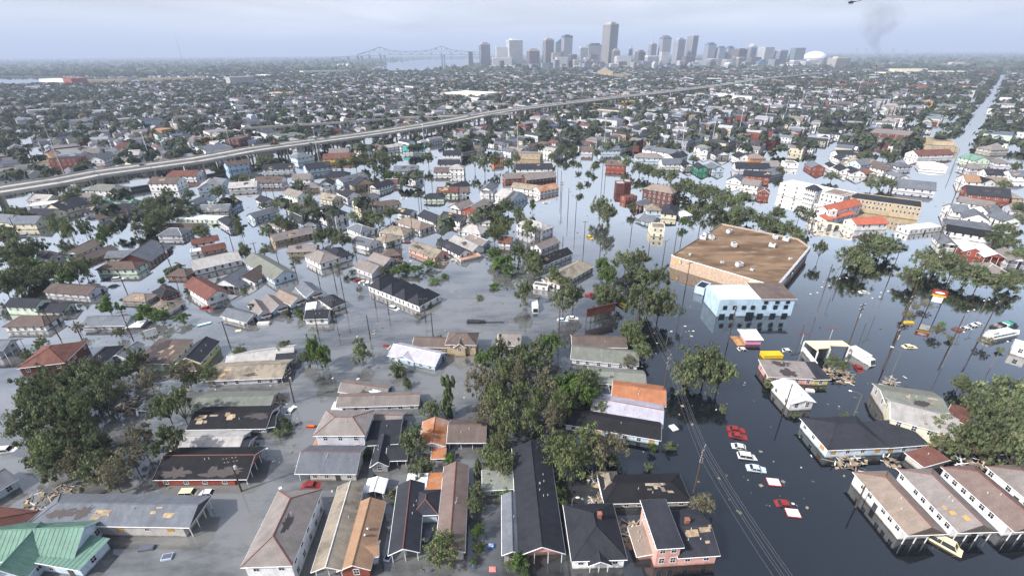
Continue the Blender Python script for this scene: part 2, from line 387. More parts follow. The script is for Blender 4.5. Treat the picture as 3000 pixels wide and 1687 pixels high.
def roofgeo(kind, L, d, H, rh, o):
    """top vertices and faces of a roof over the rectangle 0..L x 0..d"""
    s = 0
    if kind in ('g', 'x'):
        if kind == 'g':
            e = H - o * rh / (d / 2)
            v = [(-o, -o, e), (L + o, -o, e), (L + o, d / 2, H + rh), (-o, d / 2, H + rh), (L + o, d + o, e), (-o, d + o, e)]
            return v, [(0, 1, 2, 3), (3, 2, 4, 5)], [((-o, d / 2, H + rh), (L + o, d / 2, H + rh))]
        e = H - o * rh / (L / 2)
        v = [(-o, -o, e), (L / 2, -o, H + rh), (L / 2, d + o, H + rh), (-o, d + o, e), (L + o, -o, e), (L + o, d + o, e)]
        return v, [(0, 1, 2, 3), (1, 4, 5, 2)], [((L / 2, -o, H + rh), (L / 2, d + o, H + rh))]
    if kind[0] == 'h':
        if L >= d:
            k = d / 2; e = H - o * rh / k
            a = -o if kind == 'hB' else k * 0.9
            b2 = L + o if kind == 'hA' else L - k * 0.9
            if b2 - a < 0.3: a = b2 = L / 2; b2 += 0.15; a -= 0.15
            v = [(-o, -o, e), (L + o, -o, e), (L + o, d + o, e), (-o, d + o, e), (a, d / 2, H + rh), (b2, d / 2, H + rh)]
            rl = [(v[4], v[5])]
            if kind != 'hB': rl += [(v[0], v[4]), (v[3], v[4])]
            if kind != 'hA': rl += [(v[1], v[5]), (v[2], v[5])]
            return v, [(0, 1, 5, 4), (1, 2, 5), (2, 3, 4, 5), (3, 0, 4)], rl
        k = L / 2; e = H - o * rh / k
        a = k * 0.9; b2 = d - k * 0.9
        if b2 - a < 0.3: a = d / 2 - .15; b2 = d / 2 + .15
        v = [(-o, -o, e), (L + o, -o, e), (L + o, d + o, e), (-o, d + o, e), (L / 2, a, H + rh), (L / 2, b2, H + rh)]
        return v, [(0, 1, 4), (1, 2, 5, 4), (2, 3, 5), (3, 0, 4, 5)], [(v[4], v[5]), (v[0], v[4]), (v[1], v[4])]
    if kind == 's':
        return [(-o, -o, H - .1), (L + o, -o, H - .1), (L + o, d + o, H + rh), (-o, d + o, H + rh)], [(0, 1, 2, 3)], []
    return [(0.05, 0.05, H - .3), (L - .05, 0.05, H - .3), (L - .05, d - .05, H - .3), (0.05, d - .05, H - .3)], [(0, 1, 2, 3)], []
def house(A, B, d, H, roof='g', rh=None, wc='W', rc='c', label=None, name='house', cat='house', ext=(), porch='', pl=1.8, win=1, cap=None, patch=0, pmat='plywood',
          chim=0, vents=None, turb=0, board=0.0, zone=None, group=None, tilt=None, wrows=None, nwin=None, o=0.4, seams=False, lean=None):
    A = Vector(A); B = Vector(B)
    ab = B - A; L = ab.length; ang = math.atan2(ab.y, ab.x)
    ex = ab / L; ey = Vector((-ex.y, ex.x))
    ctr = A + ex * L / 2 + ey * d / 2
    dist = ctr.length
    HN[0] += 1
    rd = random.Random(HN[0] * 13 + 5)
    root = empty(name, (ctr.x, ctr.y, 0), ang)
    if tilt: root.rotation_euler = (R(tilt[0]), R(tilt[1]), ang)
    lvl = 2 if dist < 190 else (1 if dist < 330 else 0)
    blocks = [(A, B, d, H, roof, rh, wc, rc, porch, pl, cap, patch)]
    for e in ext:
        e = list(e) + [None] * (9 - len(e))
        blocks.append((Vector(e[0]), Vector(e[1]), e[2], e[3], e[4], e[5], e[6] or wc, e[7] or rc, e[8] or '', 1.6, cap, 0))
    ca, sa = math.cos(-ang), math.sin(-ang)
    def tol(p):  # world xy -> root xy
        q = p - ctr
        return Vector((q.x * ca - q.y * sa, q.x * sa + q.y * ca))
    for (A_, B_, d_, H_, rk, rh_, w_, r_, po, pl_, cp, pt) in blocks:
        v = B_ - A_; L_ = v.length; a2 = math.atan2(v.y, v.x) - ang
        o2 = tol(A_)
        c2, s2 = math.cos(a2), math.sin(a2)
        def lc(x, y, z): return (o2.x + x * c2 - y * s2, o2.y + x * s2 + y * c2, z)
        FOOT.append(((A_ + v / 2).x, (A_ + v / 2).y, max(L_, d_) * 0.5))
        if rh_ is None:
            span = L_ if (rk == 'x' or (rk[0] == 'h' and L_ < d_)) else d_
            rh_ = {'g': 0.27, 'x': 0.27, 'h': 0.25, 's': 0.12, 'f': 0}[rk[0]] * span
        # walls
        x0 = pl_ if 'A' in po else 0.0
        x1 = L_ - (pl_ if 'B' in po else 0.0)
        y0 = pl_ if 'F' in po else 0.0
        mb = MB()
        zb = -1.5
        P4 = [(x0, y0), (x1, y0), (x1, d_), (x0, d_)]
        hz = [H_] * 4
        if rk == 's': hz = [H_ - .12, H_ - .12, H_ + rh_ - .12, H_ + rh_ - .12]
        for i in range(4):
            j = (i + 1) % 4
            mb.poly([lc(*P4[i], zb), lc(*P4[j], zb), lc(*P4[j], hz[j]), lc(*P4[i], hz[i])])
        if rk == 'g' or (rk == 'hB') or (rk == 'hA'):
            for xx in ((0.0,) if rk == 'hB' else (L_,) if rk == 'hA' else (0.0, L_)):
                mb.poly([lc(xx, 0, H_), lc(xx, d_, H_), lc(xx, d_ / 2, H_ + rh_ - .05)])
                xi = x0 if xx == 0 else x1
                if abs(xi - xx) > .1: mb.poly([lc(xi, 0, H_), lc(xi, d_, H_), lc(xi, d_ / 2, H_ + rh_ - .2)])
        elif rk == 'x':
            for yy in (0.0, d_):
                mb.poly([lc(0, yy, H_), lc(L_, yy, H_), lc(L_ / 2, yy, H_ + rh_ - .05)])
            if y0: mb.poly([lc(0, y0, H_), lc(L_, y0, H_), lc(L_ / 2, y0, H_ + rh_ - .2)])
        elif rk == 'f':
            P5 = [(x0 + .3, y0 + .3), (x1 - .3, y0 + .3), (x1 - .3, d_ - .3), (x0 + .3, d_ - .3)]
            for i in range(4):
                j = (i + 1) % 4
                mb.poly([lc(*P4[i], H_), lc(*P4[j], H_), lc(*P5[j], H_), lc(*P5[i], H_)])
                mb.poly([lc(*P5[i], H_), lc(*P5[j], H_), lc(*P5[j], H_ - .4), lc(*P5[i], H_ - .4)])
        mb.build('wall', MATS['wall_' + w_], root)
        # roof
        tv, tf, rl = roofgeo(rk, L_, d_, H_, rh_, o)
        mb = MB()
        mb.slab([lc(*p) for p in tv], tf, 0.16)
        ro = mb.build('roof', MATS['roof_' + r_], root)
        if seams and rk in ('g', 'x', 's'):
            for fi in tf:
                q = [Vector(lc(*tv[k])) for k in fi]
                n = int((q[1] - q[0]).length / 0.8) if rk == 'g' else int((q[3] - q[0]).length / 0.8)
                for k in range(1, n):
                    u = k / n
                    p0, p1 = (q[0].lerp(q[1], u), q[3].lerp(q[2], u)) if rk == 'g' else (q[0].lerp(q[3], u), q[1].lerp(q[2], u))
                    s = MB(); s.tube(p0 + Vector((0, 0, .02)), p1 + Vector((0, 0, .02)), 0.035, n=4); s.build('seam', MATS['roof_' + r_], ro)
        if lvl >= 1 and rl:
            mb = MB()
            for (p, q) in rl: mb.tube(Vector(lc(*p)) + Vector((0, 0, .02)), Vector(lc(*q)) + Vector((0, 0, .02)), 0.095, n=5)
            mb.build('ridge_cap', MATS['red_cap' if cp == 'r' else 'trim' if cp == 'w' else 'roof_' + r_], ro)
        if lvl >= 2 and rk != 'f':
            mb = MB()
            n = len(tv)
            ed = {}
            for f_ in tf:
                for a_, b_ in zip(f_, f_[1:] + f_[:1]): ed[(a_, b_)] = 1
            for (a_, b_) in ed:
                if (b_, a_) not in ed:
                    p, q = Vector(lc(*tv[a_])), Vector(lc(*tv[b_]))
                    mb.tube(p - Vector((0, 0, .1)), q - Vector((0, 0, .1)), 0.085, n=4)
            mb.build('fascia', MATS['trim'], ro)
        # torn patches on the near slope
        if pt and rk[0] in 'ghs':
            q = [Vector(tv[k]) for k in tf[0]]
            if len(q) == 4:
                nrm = (q[1] - q[0]).cross(q[3] - q[0]).normalized()
                Lq, Wq = (q[1] - q[0]).length, (q[3] - q[0]).length
                def onp(u, w2, e): return lc(*(q[0].lerp(q[1], u).lerp(q[3].lerp(q[2], u), w2) + nrm * e))
                for k in range(pt):
                    cu, cv = rd.uniform(.12, .88), rd.uniform(.2, .8)
                    mt = rd.choice(pmat.split('|'))
                    if mt in ('plywood', 'plank', 'orange_wood'):
                        for j in range(rd.randint(3, 6)):   # bare sheathing boards laid bare, cut square
                            u0 = min(.93, max(.02, cu + rd.uniform(-1.8, 1.8) / Lq)); w0 = min(.85, max(.03, cv + rd.uniform(-1.4, 1.4) / Wq))
                            u1, w1 = min(.98, u0 + rd.uniform(.7, 2.4) / Lq), min(.97, w0 + rd.uniform(.3, 1.2) / Wq); e = .035 + .006 * j
                            s = MB(); s.slab([onp(u0, w0, e), onp(u1, w0 + rd.uniform(-.02, .02), e), onp(u1 + rd.uniform(-.01, .01), w1, e), onp(u0, w1, e)], [(0, 1, 2, 3)], .03)
                            s.build('bare_board', MATS[mt], ro)
                    else:
                        ru, rv = rd.uniform(1.2, 3.4) / Lq, rd.uniform(.12, .32); nn = 22; top = []
                        for i in range(nn):
                            a_ = 2 * math.pi * i / nn; kk = rd.uniform(.45, 1.25)
                            top.append(onp(min(.97, max(.03, cu + ru * kk * math.cos(a_))), min(.96, max(.03, cv + rv * kk * math.sin(a_))), .035 + .004 * k))
                        s = MB(); s.slab(top, [tuple(range(nn))], .03); s.build('bare_patch', MATS[mt], ro)
        # porch posts
        if po:
            pp = []
            if 'A' in po or 'B' in po:
                xx = .15 if 'A' in po else L_ - .15
                n = max(3, int(d_ / 1.9) + 1)
                pp += [(xx, .12 + (d_ - .24) * k / (n - 1)) for k in range(n)]
            if 'F' in po:
                n = max(3, int(L_ / 2.2) + 1)
                pp += [(.12 + (L_ - .24) * k / (n - 1), .15) for k in range(n)]
            for (px_, py_) in pp: inst('post', POST, root, lc(px_, py_, -1.3), (0, 0, a2), (1, 1, H_ + 1.2))
        # windows on the sides that can be seen
        if win:
            sides = [((x0, y0), (x1, y0), 0.0), ((x1, y0), (x1, d_), math.pi / 2), ((x1, d_), (x0, d_), math.pi), ((x0, d_), (x0, y0), -math.pi / 2)]
            rows = wrows or (2 if H_ > 4.2 else 1)
            for si, (p, q, ra) in enumerate(sides):
                wa = ang + a2 + ra
                nx, ny = math.sin(wa), -math.cos(wa)
                mid = A_ + ex * 0
                mw = Vector((ctr.x, ctr.y)) + Vector((math.cos(ang) * 0, 0))
                pm = lc((p[0] + q[0]) / 2, (p[1] + q[1]) / 2, 0)
                wx = ctr.x + pm[0] * math.cos(ang) - pm[1] * math.sin(ang); wy = ctr.y + pm[0] * math.sin(ang) + pm[1] * math.cos(ang)
                if -(wx * nx + wy * ny) / max(1, math.hypot(wx, wy)) < -0.12: continue
                sl = math.hypot(q[0] - p[0], q[1] - p[1])
                n = max(1, int(sl / (2.7 if lvl else 3.4)))
                if nwin and si == 0: n = nwin
                if not lvl: n = min(n, 5)
                for row in range(rows):
                    if rows > 1:
                        top = H_ - .45 - (rows - 1 - row) * 2.6; wh = min(1.5, top - .15)
                    else:
                        wh = max(.7, min(1.55, H_ - .6)); top = H_ - .35
                    if wh < .5: continue
                    for k in range(n):
                        u = (k + .5) / n + rd.uniform(-.06, .06) / max(n, 1)
                        x_, y_ = p[0] + (q[0] - p[0]) * u, p[1] + (q[1] - p[1]) * u
                        loc = lc(x_, y_, top - wh)
                        ww = 1.05 if lvl else 1.15
                        if rd.random() < 0.07 and lvl: continue
                        if (si in (1, 3) or po) and k == n // 2 and row == 0 and n > 1 and rd.random() < .5:
                            inst('door', DOOR, root, lc(x_, y_, -.6), (0, 0, a2 + ra), (1.0, 1, min(H_ - .1, 2.1) + .3)); continue
                        if rd.random() < board:
                            inst('boarded_window', WIN_B, root, loc, (0, 0, a2 + ra), (ww + .2, 1, wh + .1)); continue
                        if lvl == 2:
                            f_ = inst('window', WIN_F, root, loc, (0, 0, a2 + ra), (ww, 1, wh)); inst('pane', WIN_P, f_)
                        else:
                            inst('window', WIN_S, root, loc, (0, 0, a2 + ra), (ww, 1, wh))
    # roof furniture on the main block
    if lvl == 2:
        nv = vents if vents is not None else rd.randint(1, 3)
        tv, tf, rl = roofgeo(roof, L, d, H, blocks[0][5] if blocks[0][5] is not None else {'g': 0.27, 'x': 0.27, 'h': 0.25, 's': 0.12, 'f': 0}[roof[0]] * (L if (roof == 'x' or (roof[0] == 'h' and L < d)) else d), o)
        o2 = tol(A)
        for k in range(nv + turb):
            q = [Vector(tv[i]) for i in tf[0]]
            if len(q) < 4: break
            p = q[0].lerp(q[1], rd.uniform(.15, .85)).lerp(q[3].lerp(q[2], .5), rd.uniform(.45, .85))
            inst('turbine_vent' if k < turb else 'vent_pipe', TURB if k < turb else VENT, root, (o2.x + p.x, o2.y + p.y, p.z - .05))
    if chim:
        tp = (rh or 0.26 * d)
        inst('chimney', CHIM, root, (L * (chim - .5), d * .08, H + tp * 0.8))
    if label: tag(root, label, cat, group)
    else:
        st = 'hipped' if roof[0] == 'h' else 'flat' if roof == 'f' else 'lean-to' if roof == 's' else 'gabled'
        uniq(root, f'{WALL[wc][0]} house with {ROOF[rc][0]} {st} roof', zone or 'short of the highway', ctr.x, ctr.y, cat, group or 'flooded houses')
    return root
Hh = house
# --- foreground, left
Hh((-88.79,58.66), (-59.43,57.93), 6.2, 3.4, 'hA', 1.5, 'K', 's', 'long pale house with torn slate roof and glazed corner porch, lower left', porch='B', pl=1.3, patch=4, pmat='felt|felt|plywood', board=.35, cap=None, nwin=6)
Hh((-73.81,50.60), (-73.14,55.68), 8.0, 2.6, 's', 0.5, 'L', 'n', 'green metal roofed building with crossing gables in bottom left corner', name='green_roofed_building', cat='building', seams=True,
   ext=[((-93.97,51.79), (-76.26,52.55), 7.0, 3.0, 'g', 2.6, 'L', 'n'), ((-86.96,48.68), (-81.35,49.14), 8.0, 3.0, 'x', 2.4, 'L', 'n')])
Hh((-91.38,54.30), (-90.47,61.28), 8.5, 3.0, 'h', 2.0, 'V', 'r', 'dark maroon roofed house cut by the left edge behind the green metal roof')
Hh((-104.52,64.26), (-102.42,69.49), 6.5, 2.4, 'g', 1.4, 'L', 's', 'slate blue roofed house corner at left edge above the maroon roof')
Hh((-73.76,69.70), (-55.14,69.70), 8.2, 2.3, 'g', 2.0, 'S', 'k', 'red walled house with tattered black roof beside the street pole', porch='B', pl=2.6, patch=4, pmat='felt', cap='r', nwin=4)
Hh((-75.97,77.84), (-61.44,77.89), 6.0, 1.6, 'g', 1.3, 'V', 'l', 'low house with light grey roof behind the red walled house', ext=[((-62.86,77.64), (-59.56,77.69), 4.5, 1.3, 'g', 1.0, 'V', 'c')])
# --- foreground, middle
Hh((-36.73,49.33), (-37.13,63.67), 7.6, 5.4, 'h', 2.1, 'W', 'd', 'white two-storey house with brown grey hipped roof at the bottom edge', cap='r', patch=1, pmat='felt')
Hh((-28.96,49.78), (-30.08,66.44), 4.4, 3.4, 'g', 1.0, 'W', 't', 'long narrow shotgun house with lichen mottled tan roof and white gable porch', porch='A', pl=2.0, cap='w')
Hh((-24.47,50.08), (-24.98,62.73), 4.8, 3.0, 'g', 1.25, 'R', 'i', 'ginger brown roofed narrow house with two turbine vents', turb=2, ext=[((-23.73,52.53), (-24.10,54.74), 2.6, 2.9, 'x', .8, 'V', 'i')])
Hh((-29.52,66.32), (-26.17,66.29), 2.8, 2.0, 'x', 0.6, 'V', 'w', 'little open shed with bright white corrugated metal roof', name='garden_shed', cat='shed', win=0, porch='F', pl=1.2, cap='w')
Hh((-16.76,53.11), (-18.18,67.06), 4.6, 3.0, 'g', 1.2, 'L', 'c', 'charcoal roofed house with red ridge lines and crossing wing', cap='r', porch='A', pl=2.0,
   ext=[((-18.79,60.40), (-14.55,60.58), 5.0, 3.0, 'h', 1.3, 'L', 'c'), ((-21.17,66.37), (-17.86,66.34), 3.0, 2.6, 's', .5, 'V', 'w'), ((-17.56,65.99), (-14.82,66.08), 3.6, 2.5, 's', .4, 'V', 'u')])
Hh((-8.90,53.15), (-9.71,71.64), 4.4, 2.9, 'g', 1.1, 'K', 'p', 'very long narrow house with red brown roof behind the round willow', cap='r')
Hh((-5.84,66.48), (0.59,66.91), 4.0, 2.2, 's', .5, 'g', 'z', 'low shed with olive grey roof overgrown by green vines', name='vine_shed', cat='shed')
Hh((-43.71,79.02), (-33.04,78.98), 7.5, 5.0, 'h', 1.5, 'V', 'd', 'lavender white two-storey house with brown hipped roof beside the side street', cap='r', ext=[((-44.74,79.09), (-43.71,79.02), 3, 1.2, 's', .4, 'V', 'u')])
Hh((-44.90,70.78), (-32.89,70.57), 7.2, 2.6, 'g', 1.9, 'K', 's', 'slate roofed house with open gallery sheltering a red car', porch='A', pl=2.4, cap='r', nwin=4)
Hh((-32.58,78.38), (-25.94,78.85), 6.5, 2.6, 's', .5, 'L', 'c', 'charcoal lean-to roofed house with pale blue wall beside the two-storey house')
Hh((-29.92,72.61), (-26.79,72.85), 7.5, 2.4, 'x', 1.2, 'g', 'c', 'grey L-shaped house with charcoal roof and open side porch', ext=[((-27.03,74.35), (-23.17,74.45), 4.2, 2.3, 'g', 1.1, 'V', 'c', 'F')])
Hh((-20.50,77.83), (-15.31,78.08), 7.5, 2.6, 'x', 1.1, 'V', 'u', 'house with rusted tin roof and white slatted left slope', ext=[((-17.48,75.37), (-15.10,75.49), 2.0, 1.6, 's', .3, 'V', 'o')])
Hh((-14.43,79.10), (-6.45,79.09), 6.8, 2.6, 'g', 1.7, 'B', 'b', 'brown roofed raised house with bright blue doors and white awning', porch='F', pl=1.4)
Hh((8.46,52.48), (7.52,76.28), 7.4, 3.3, 'g', 1.9, 'P', 'c', 'huge long charcoal roofed hall with pink front gable', name='long_hall', cat='building', vents=7, porch='A', pl=1.6)
Hh((1.32,52.71), (1.08,64.32), 3.0, 2.8, 'g', .8, 'g', 's', 'narrow slate roofed lean house squeezed against the long charcoal hall')
Hh((17.95,63.55), (34.26,63.87), 6.2, 1.9, 'h', 1.3, 'K', 'k', 'wrecked house with black near slope and holed roof', patch=3, pmat='plank|felt', ext=[((17.80,66.05), (21.19,66.02), 5, 1.7, 'h', 1.3, 'K', 't')])
Hh((10.16,51.36), (18.96,51.60), 10.5, 3.0, 'h', 2.7, 'W', 'c', 'white house with broad black hipped roof and small front portico', chim=.62, ext=[((12.90,50.68), (16.21,50.74), 3.2, 2.7, 'x', .9, 'W', 'c', 'F')])
Hh((28.38,51.80), (35.02,52.20), 8.5, 2.9, 'g', 1.8, 'P', 'c', 'salmon pink house with square two-storey end and torn black roof', chim=.45, patch=2, pmat='plywood',
   ext=[((24.34,51.56), (28.30,51.80), 8.5, 5.6, 's', .5, 'P', 'c')], nwin=2)
Hh((22.02,53.01), (24.52,53.18), 4.6, 1.8, 's', .3, 'P', 'y', 'collapsed salmon annex leaning on the pink house', name='collapsed_annex', cat='annex', win=0, tilt=(0, -9))
# --- foreground, right
Hh((68.16,85.31), (68.60,76.00), 13.0, 2.8, 'h', 2.6, 'L', 'c', 'pale blue corner building with charcoal pyramid roof and boarded windows', board=.5, name='corner_building', cat='building', ext=[((81.87,76.89), (91.59,77.76), 7.0, 2.3, 's', .3, 'L', 'c')])
Hh((87.59,83.74), (97.75,77.91), 8.0, 4.2, 'g', 1.7, 'C', 'l', 'pale yellow two-storey house with light grey roof at right edge', board=.1)
Hh((91.09,89.93), (103.11,86.66), 7.5, 3.4, 'g', 1.0, 'K', 'z', 'debris covered grey roofed building behind the pale yellow house', patch=3, pmat='felt|plank', ext=[((102.52,85.66), (104.75,83.01), 5.5, 3.0, 's', .4, 'R', 'r')])
Hh((85.52,75.23), (86.32,71.86), 6.2, 2.0, 's', .3, 'K', 'r', 'small shed with dark red flat roof behind the white row houses', name='red_shed', cat='shed', win=0)
for (a, b2, rc, lab, po) in ((((69.77,68.90)), ((70.23,55.47)), 'y', 'white row house with tan brown roof and side-facing front gable, nearest the street', 'B'),
                         (((79.37,69.50)), ((79.67,55.89)), 'd', 'white row house with brown grey roof holed in orange, second from street', 'B'),
                         (((88.74,70.01)), ((89.72,56.00)), 'p', 'white row house with reddish brown roof, third from street', 'B'),
                         (((98.11,70.19)), ((98.79,56.72)), 'd', 'white row house with tan roof cut by the right edge', 'B')):
    Hh(a, b2, 6.6, 3.3, 'hA', 1.8, 'W', rc, lab, porch=po, pl=1.0, cap='r', group='white row houses', nwin=7, patch=1 if 'orange' in lab else 0, pmat='orange_wood')
# --- second rows, left
Hh((-136.74,107.39), (-126.29,109.85), 11.0, 3.2, 'h', 2.3, 'D', 'r', 'dark brick house with broad red brown hipped roof at the left', board=0)
Hh((-115.42,107.14), (-116.64,118.88), 5.2, 2.5, 'h', 1.4, 'W', 'c', 'white house with patched charcoal roof right of the red brown roof', patch=1, pmat='felt')
Hh((-112.69,113.88), (-111.81,120.42), 3.6, 1.9, 'g', .8, 'V', 's', 'little slate roofed outbuilding beside the tree covered lot', name='outbuilding', cat='shed')
Hh((-88.01,109.73), (-88.65,120.13), 6.2, 3.0, 'g', 1.7, 'U', 'c', 'olive yellow gabled house with charcoal roof beside the stripped roof', ext=[((-93.29,107.71), (-88.24,107.65), 4.0, 1.9, 'h', 1.1, 'U', 'b')])
Hh((-96.39,109.50), (-97.37,121.49), 9.0, 2.8, 's', .8, 'G', 'b', 'house with roof stripped to bare plywood and rafters', patch=9, pmat='plywood|plywood|felt')
Hh((-81.83,102.38), (-62.61,103.62), 8.0, 2.2, 'g', 1.4, 'V', 't', 'long white house with mottled roof and arched end by the street', patch=2, pmat='felt|plywood', porch='B', pl=1.4)
Hh((-80.55,109.41), (-63.93,113.82), 6.0, 2.0, 'g', 1.2, 'W', 'l', 'pale roofed low house behind the arched end house', ext=[((-67.69,111.64), (-62.67,112.30), 4, 1.8, 'g', .9, 'V', 'c')])
Hh((-78.96,90.88), (-60.81,91.36), 7.0, 1.6, 'g', 1.4, 'T', 'z', 'olive grey roofed long house with a row of dark windows', nwin=6)
Hh((-76.17,84.50), (-58.25,84.73), 7.6, 1.9, 'g', 1.5, 'V', 'k', 'house with black tar roof torn open to bare boards', patch=4, pmat='plywood|felt|plank', ext=[((-59.22,84.74), (-56.60,85.39), 5.0, 1.8, 'g', .9, 'V', 'k', 'B')])
Hh((-164.18,131.30), (-151.54,131.62), 6.6, 2.3, 'h', 1.7, 'W', 'b', 'white house with brown hipped roof by the leaning left pole', cap='r', nwin=5)
Hh((-174.36,142.85), (-163.34,141.79), 5.6, 3.6, 'g', 1.5, 'G', 'c', 'pale green two-storey house with charcoal roof and low front wing', wrows=2, ext=[((-163.42,142.00), (-154.56,141.67), 6.5, 1.8, 'g', 1.4, 'G', 'c', 'B')])
Hh((-139.61,131.89), (-126.11,132.15), 6.4, 1.9, 'g', 1.5, 'V', 's', 'white house with slate roof and wrecked right end by a pole', patch=0, ext=[((-125.52,132.14), (-121.61,132.58), 4.5, 1.2, 's', .4, 'V', 'w')])
Hh((-157.90,115.67), (-149.48,116.08), 6.0, 3.2, 'g', 1.4, 'V', 's', 'blue grey house end cut by the left edge above the brick house', porch='B')
Hh((-173.93,156.85), (-155.39,153.87), 7.0, 2.0, 'g', 1.5, 'V', 'b', 'white house with brown roof and blue gable above the pale green house')
Hh((-127.05,151.66), (-123.60,156.09), 8.5, 1.7, 'h', 1.7, 'R', 'c', 'charcoal hipped roof house with brick red wall facing the flooded crossing', cap='r')
Hh((-140.72,150.34), (-131.15,149.22), 5.6, 1.6, 'h', 1.2, 'K', 'y', 'tan brown roofed house with bare board patch behind the trees', patch=2)
Hh((-126.04,141.82), (-117.50,141.36), 7.5, 1.6, 'h', 1.4, 'V', 't', 'mottled roofed house half hidden behind the dense green tree')
Hh((-122.73,158.76), (-107.24,146.88), 7.2, 3.3, 'g', 2.0, 'W', 'r', 'white and yellow house with dark red roof standing at the flooded crossing', porch='B', pl=1.6)
Hh((-97.63,138.04), (-87.26,133.69), 5.4, 1.9, 'g', 1.4, 'W', 's', 'small white house with slate roof left of the blue cottages', porch='B', pl=1.4)
# --- second rows, middle
ra, rb = Vector((-53.74,158.27)), Vector((-31.69,142.01))
for k in range(4):
    a, b2 = ra.lerp(rb, k / 4), ra.lerp(rb, (k + 1) / 4 - .012)
    Hh(a, b2, 10.5, 2.5, 'h', 2.9, 'W', 'c', f'white cottage with black hipped roof, {ordw(k + 1)} from the left in a joined row of four', group='row of four black roofed cottages', nwin=3, o=.1)
Hh((-68.12,134.38), (-61.02,134.67), 5.4, 2.6, 'g', 1.5, 'W', 'c', 'white house of two crossing black roofed blocks standing alone in water', ext=[((-62.30,142.66), (-58.71,146.39), 8.5, 2.2, 'h', 1.6, 'W', 'c'), ((-70.29,141.03), (-67.80,141.69), 4, 2.2, 's', .4, 'W', 'w')])
for k, (a, b2, rc) in enumerate(((((-85.48,137.08)), ((-82.26,139.70)), 'd'), (((-81.97,140.79)), ((-78.49,144.09)), 'd'), (((-77.56,145.36)), ((-74.43,149.74)), 'y'), (((-74.17,151.11)), ((-70.01,154.79)), 's'))):
    Hh(a, b2, 10.5, 2.0, 'x', 1.5, 'L', rc, f'pale blue gable-front cottage with brown porch awning, {ordw(k + 1)} from left of four', group='pale blue gable-front cottages', ext=[((Vector(a) + (Vector(b2) - Vector(a)) * .5 + Vector((.35, -.9))), (Vector(a) + (Vector(b2) - Vector(a)) * .98 + Vector((.35, -.9))), 1.6, 1.5, 's', .45, 'L', 'r')])
Hh((-35.90,113.95), (-21.88,108.73), 6.6, 2.0, 'g', 1.6, 'B', 'v', 'sky blue house with lavender grey gabled roof in open water', cap='w', ext=[((-34.11,113.09), (-28.20,110.79), 4.0, 2.0, 'x', 1.1, 'B', 'v')])
Hh((-19.38,116.64), (-10.86,116.18), 6.2, 4.0, 'h', 1.6, 'T', 'b', 'tan two-storey house with brown crossing roofs behind the sky blue house', ext=[((-29.76,119.29), (-19.90,118.53), 5.2, 1.6, 'g', 1.3, 'T', 'b'), ((-16.92,115.74), (-13.82,115.55), 4, 3.6, 'x', 1.1, 'T', 'b')])
Hh((-4.21,118.98), (2.08,118.47), 7.0, 2.0, 'g', 1.6, 'K', 'd', 'brown grey roofed house at the treeline right of the tan house')
Hh((-45.31,98.59), (-33.38,97.34), 4.2, 1.1, 'g', 1.0, 'V', 'd', 'twisted collapsed grey house lying askew in the water', tilt=(4, 5), patch=2, pmat='felt|pale_blue_paint', cap='r')
Hh((-43.67,91.97), (-23.83,92.64), 4.6, 1.9, 'g', 1.1, 'V', 'd', 'long lavender white shotgun house with brown grey roof and white awning', cap='r', nwin=7, ext=[((-44.82,92.05), (-42.80,91.96), 1.6, 1.2, 's', .3, 'W', 'w')])
Hh((-41.91,85.48), (-26.93,84.61), 5.2, 1.6, 'g', 1.3, 'V', 'd', 'brown grey roofed shotgun house below the lavender white one', cap='r')
# --- second rows, right of the tree belt
Hh((18.19,118.70), (33.88,117.87), 6.0, 1.6, 'g', 1.5, 'V', 'b', 'dark brown roofed house with white railed porch below the billboard', ext=[((25.68,117.29), (33.64,117.03), 2.5, 1.2, 's', .3, 'V', 'b', 'F')])
Hh((16.98,111.36), (34.78,107.98), 7.0, 2.2, 'g', 1.6, 'V', 'z', 'long white house with grey green roof and five dark windows', nwin=6)
Hh((20.65,101.59), (34.92,99.76), 6.6, 1.4, 'g', 1.3, 'g', 'z', 'house with streaked dull metal roof below the grey green one')
Hh((20.08,96.10), (25.44,95.93), 5.5, 1.0, 'f', None, 'g', 's', 'flat slate roofed back building between trees', name='back_building', cat='building', win=0)
Hh((25.45,94.69), (37.68,91.75), 7.6, 1.6, 'g', 1.5, 'W', 'o', 'white house with bright rust orange shingle roof')
Hh((19.25,89.07), (34.77,84.40), 8.0, 1.6, 'g', 1.5, 'W', 'v', 'white house with lavender grey roof below the rust orange one', cap='r', porch='B', pl=1.4)
Hh((12.52,85.21), (33.00,79.94), 5.4, 2.1, 'g', 1.3, 'L', 'k', 'pale house with black roof and painted wall among the brown trees', board=.2)
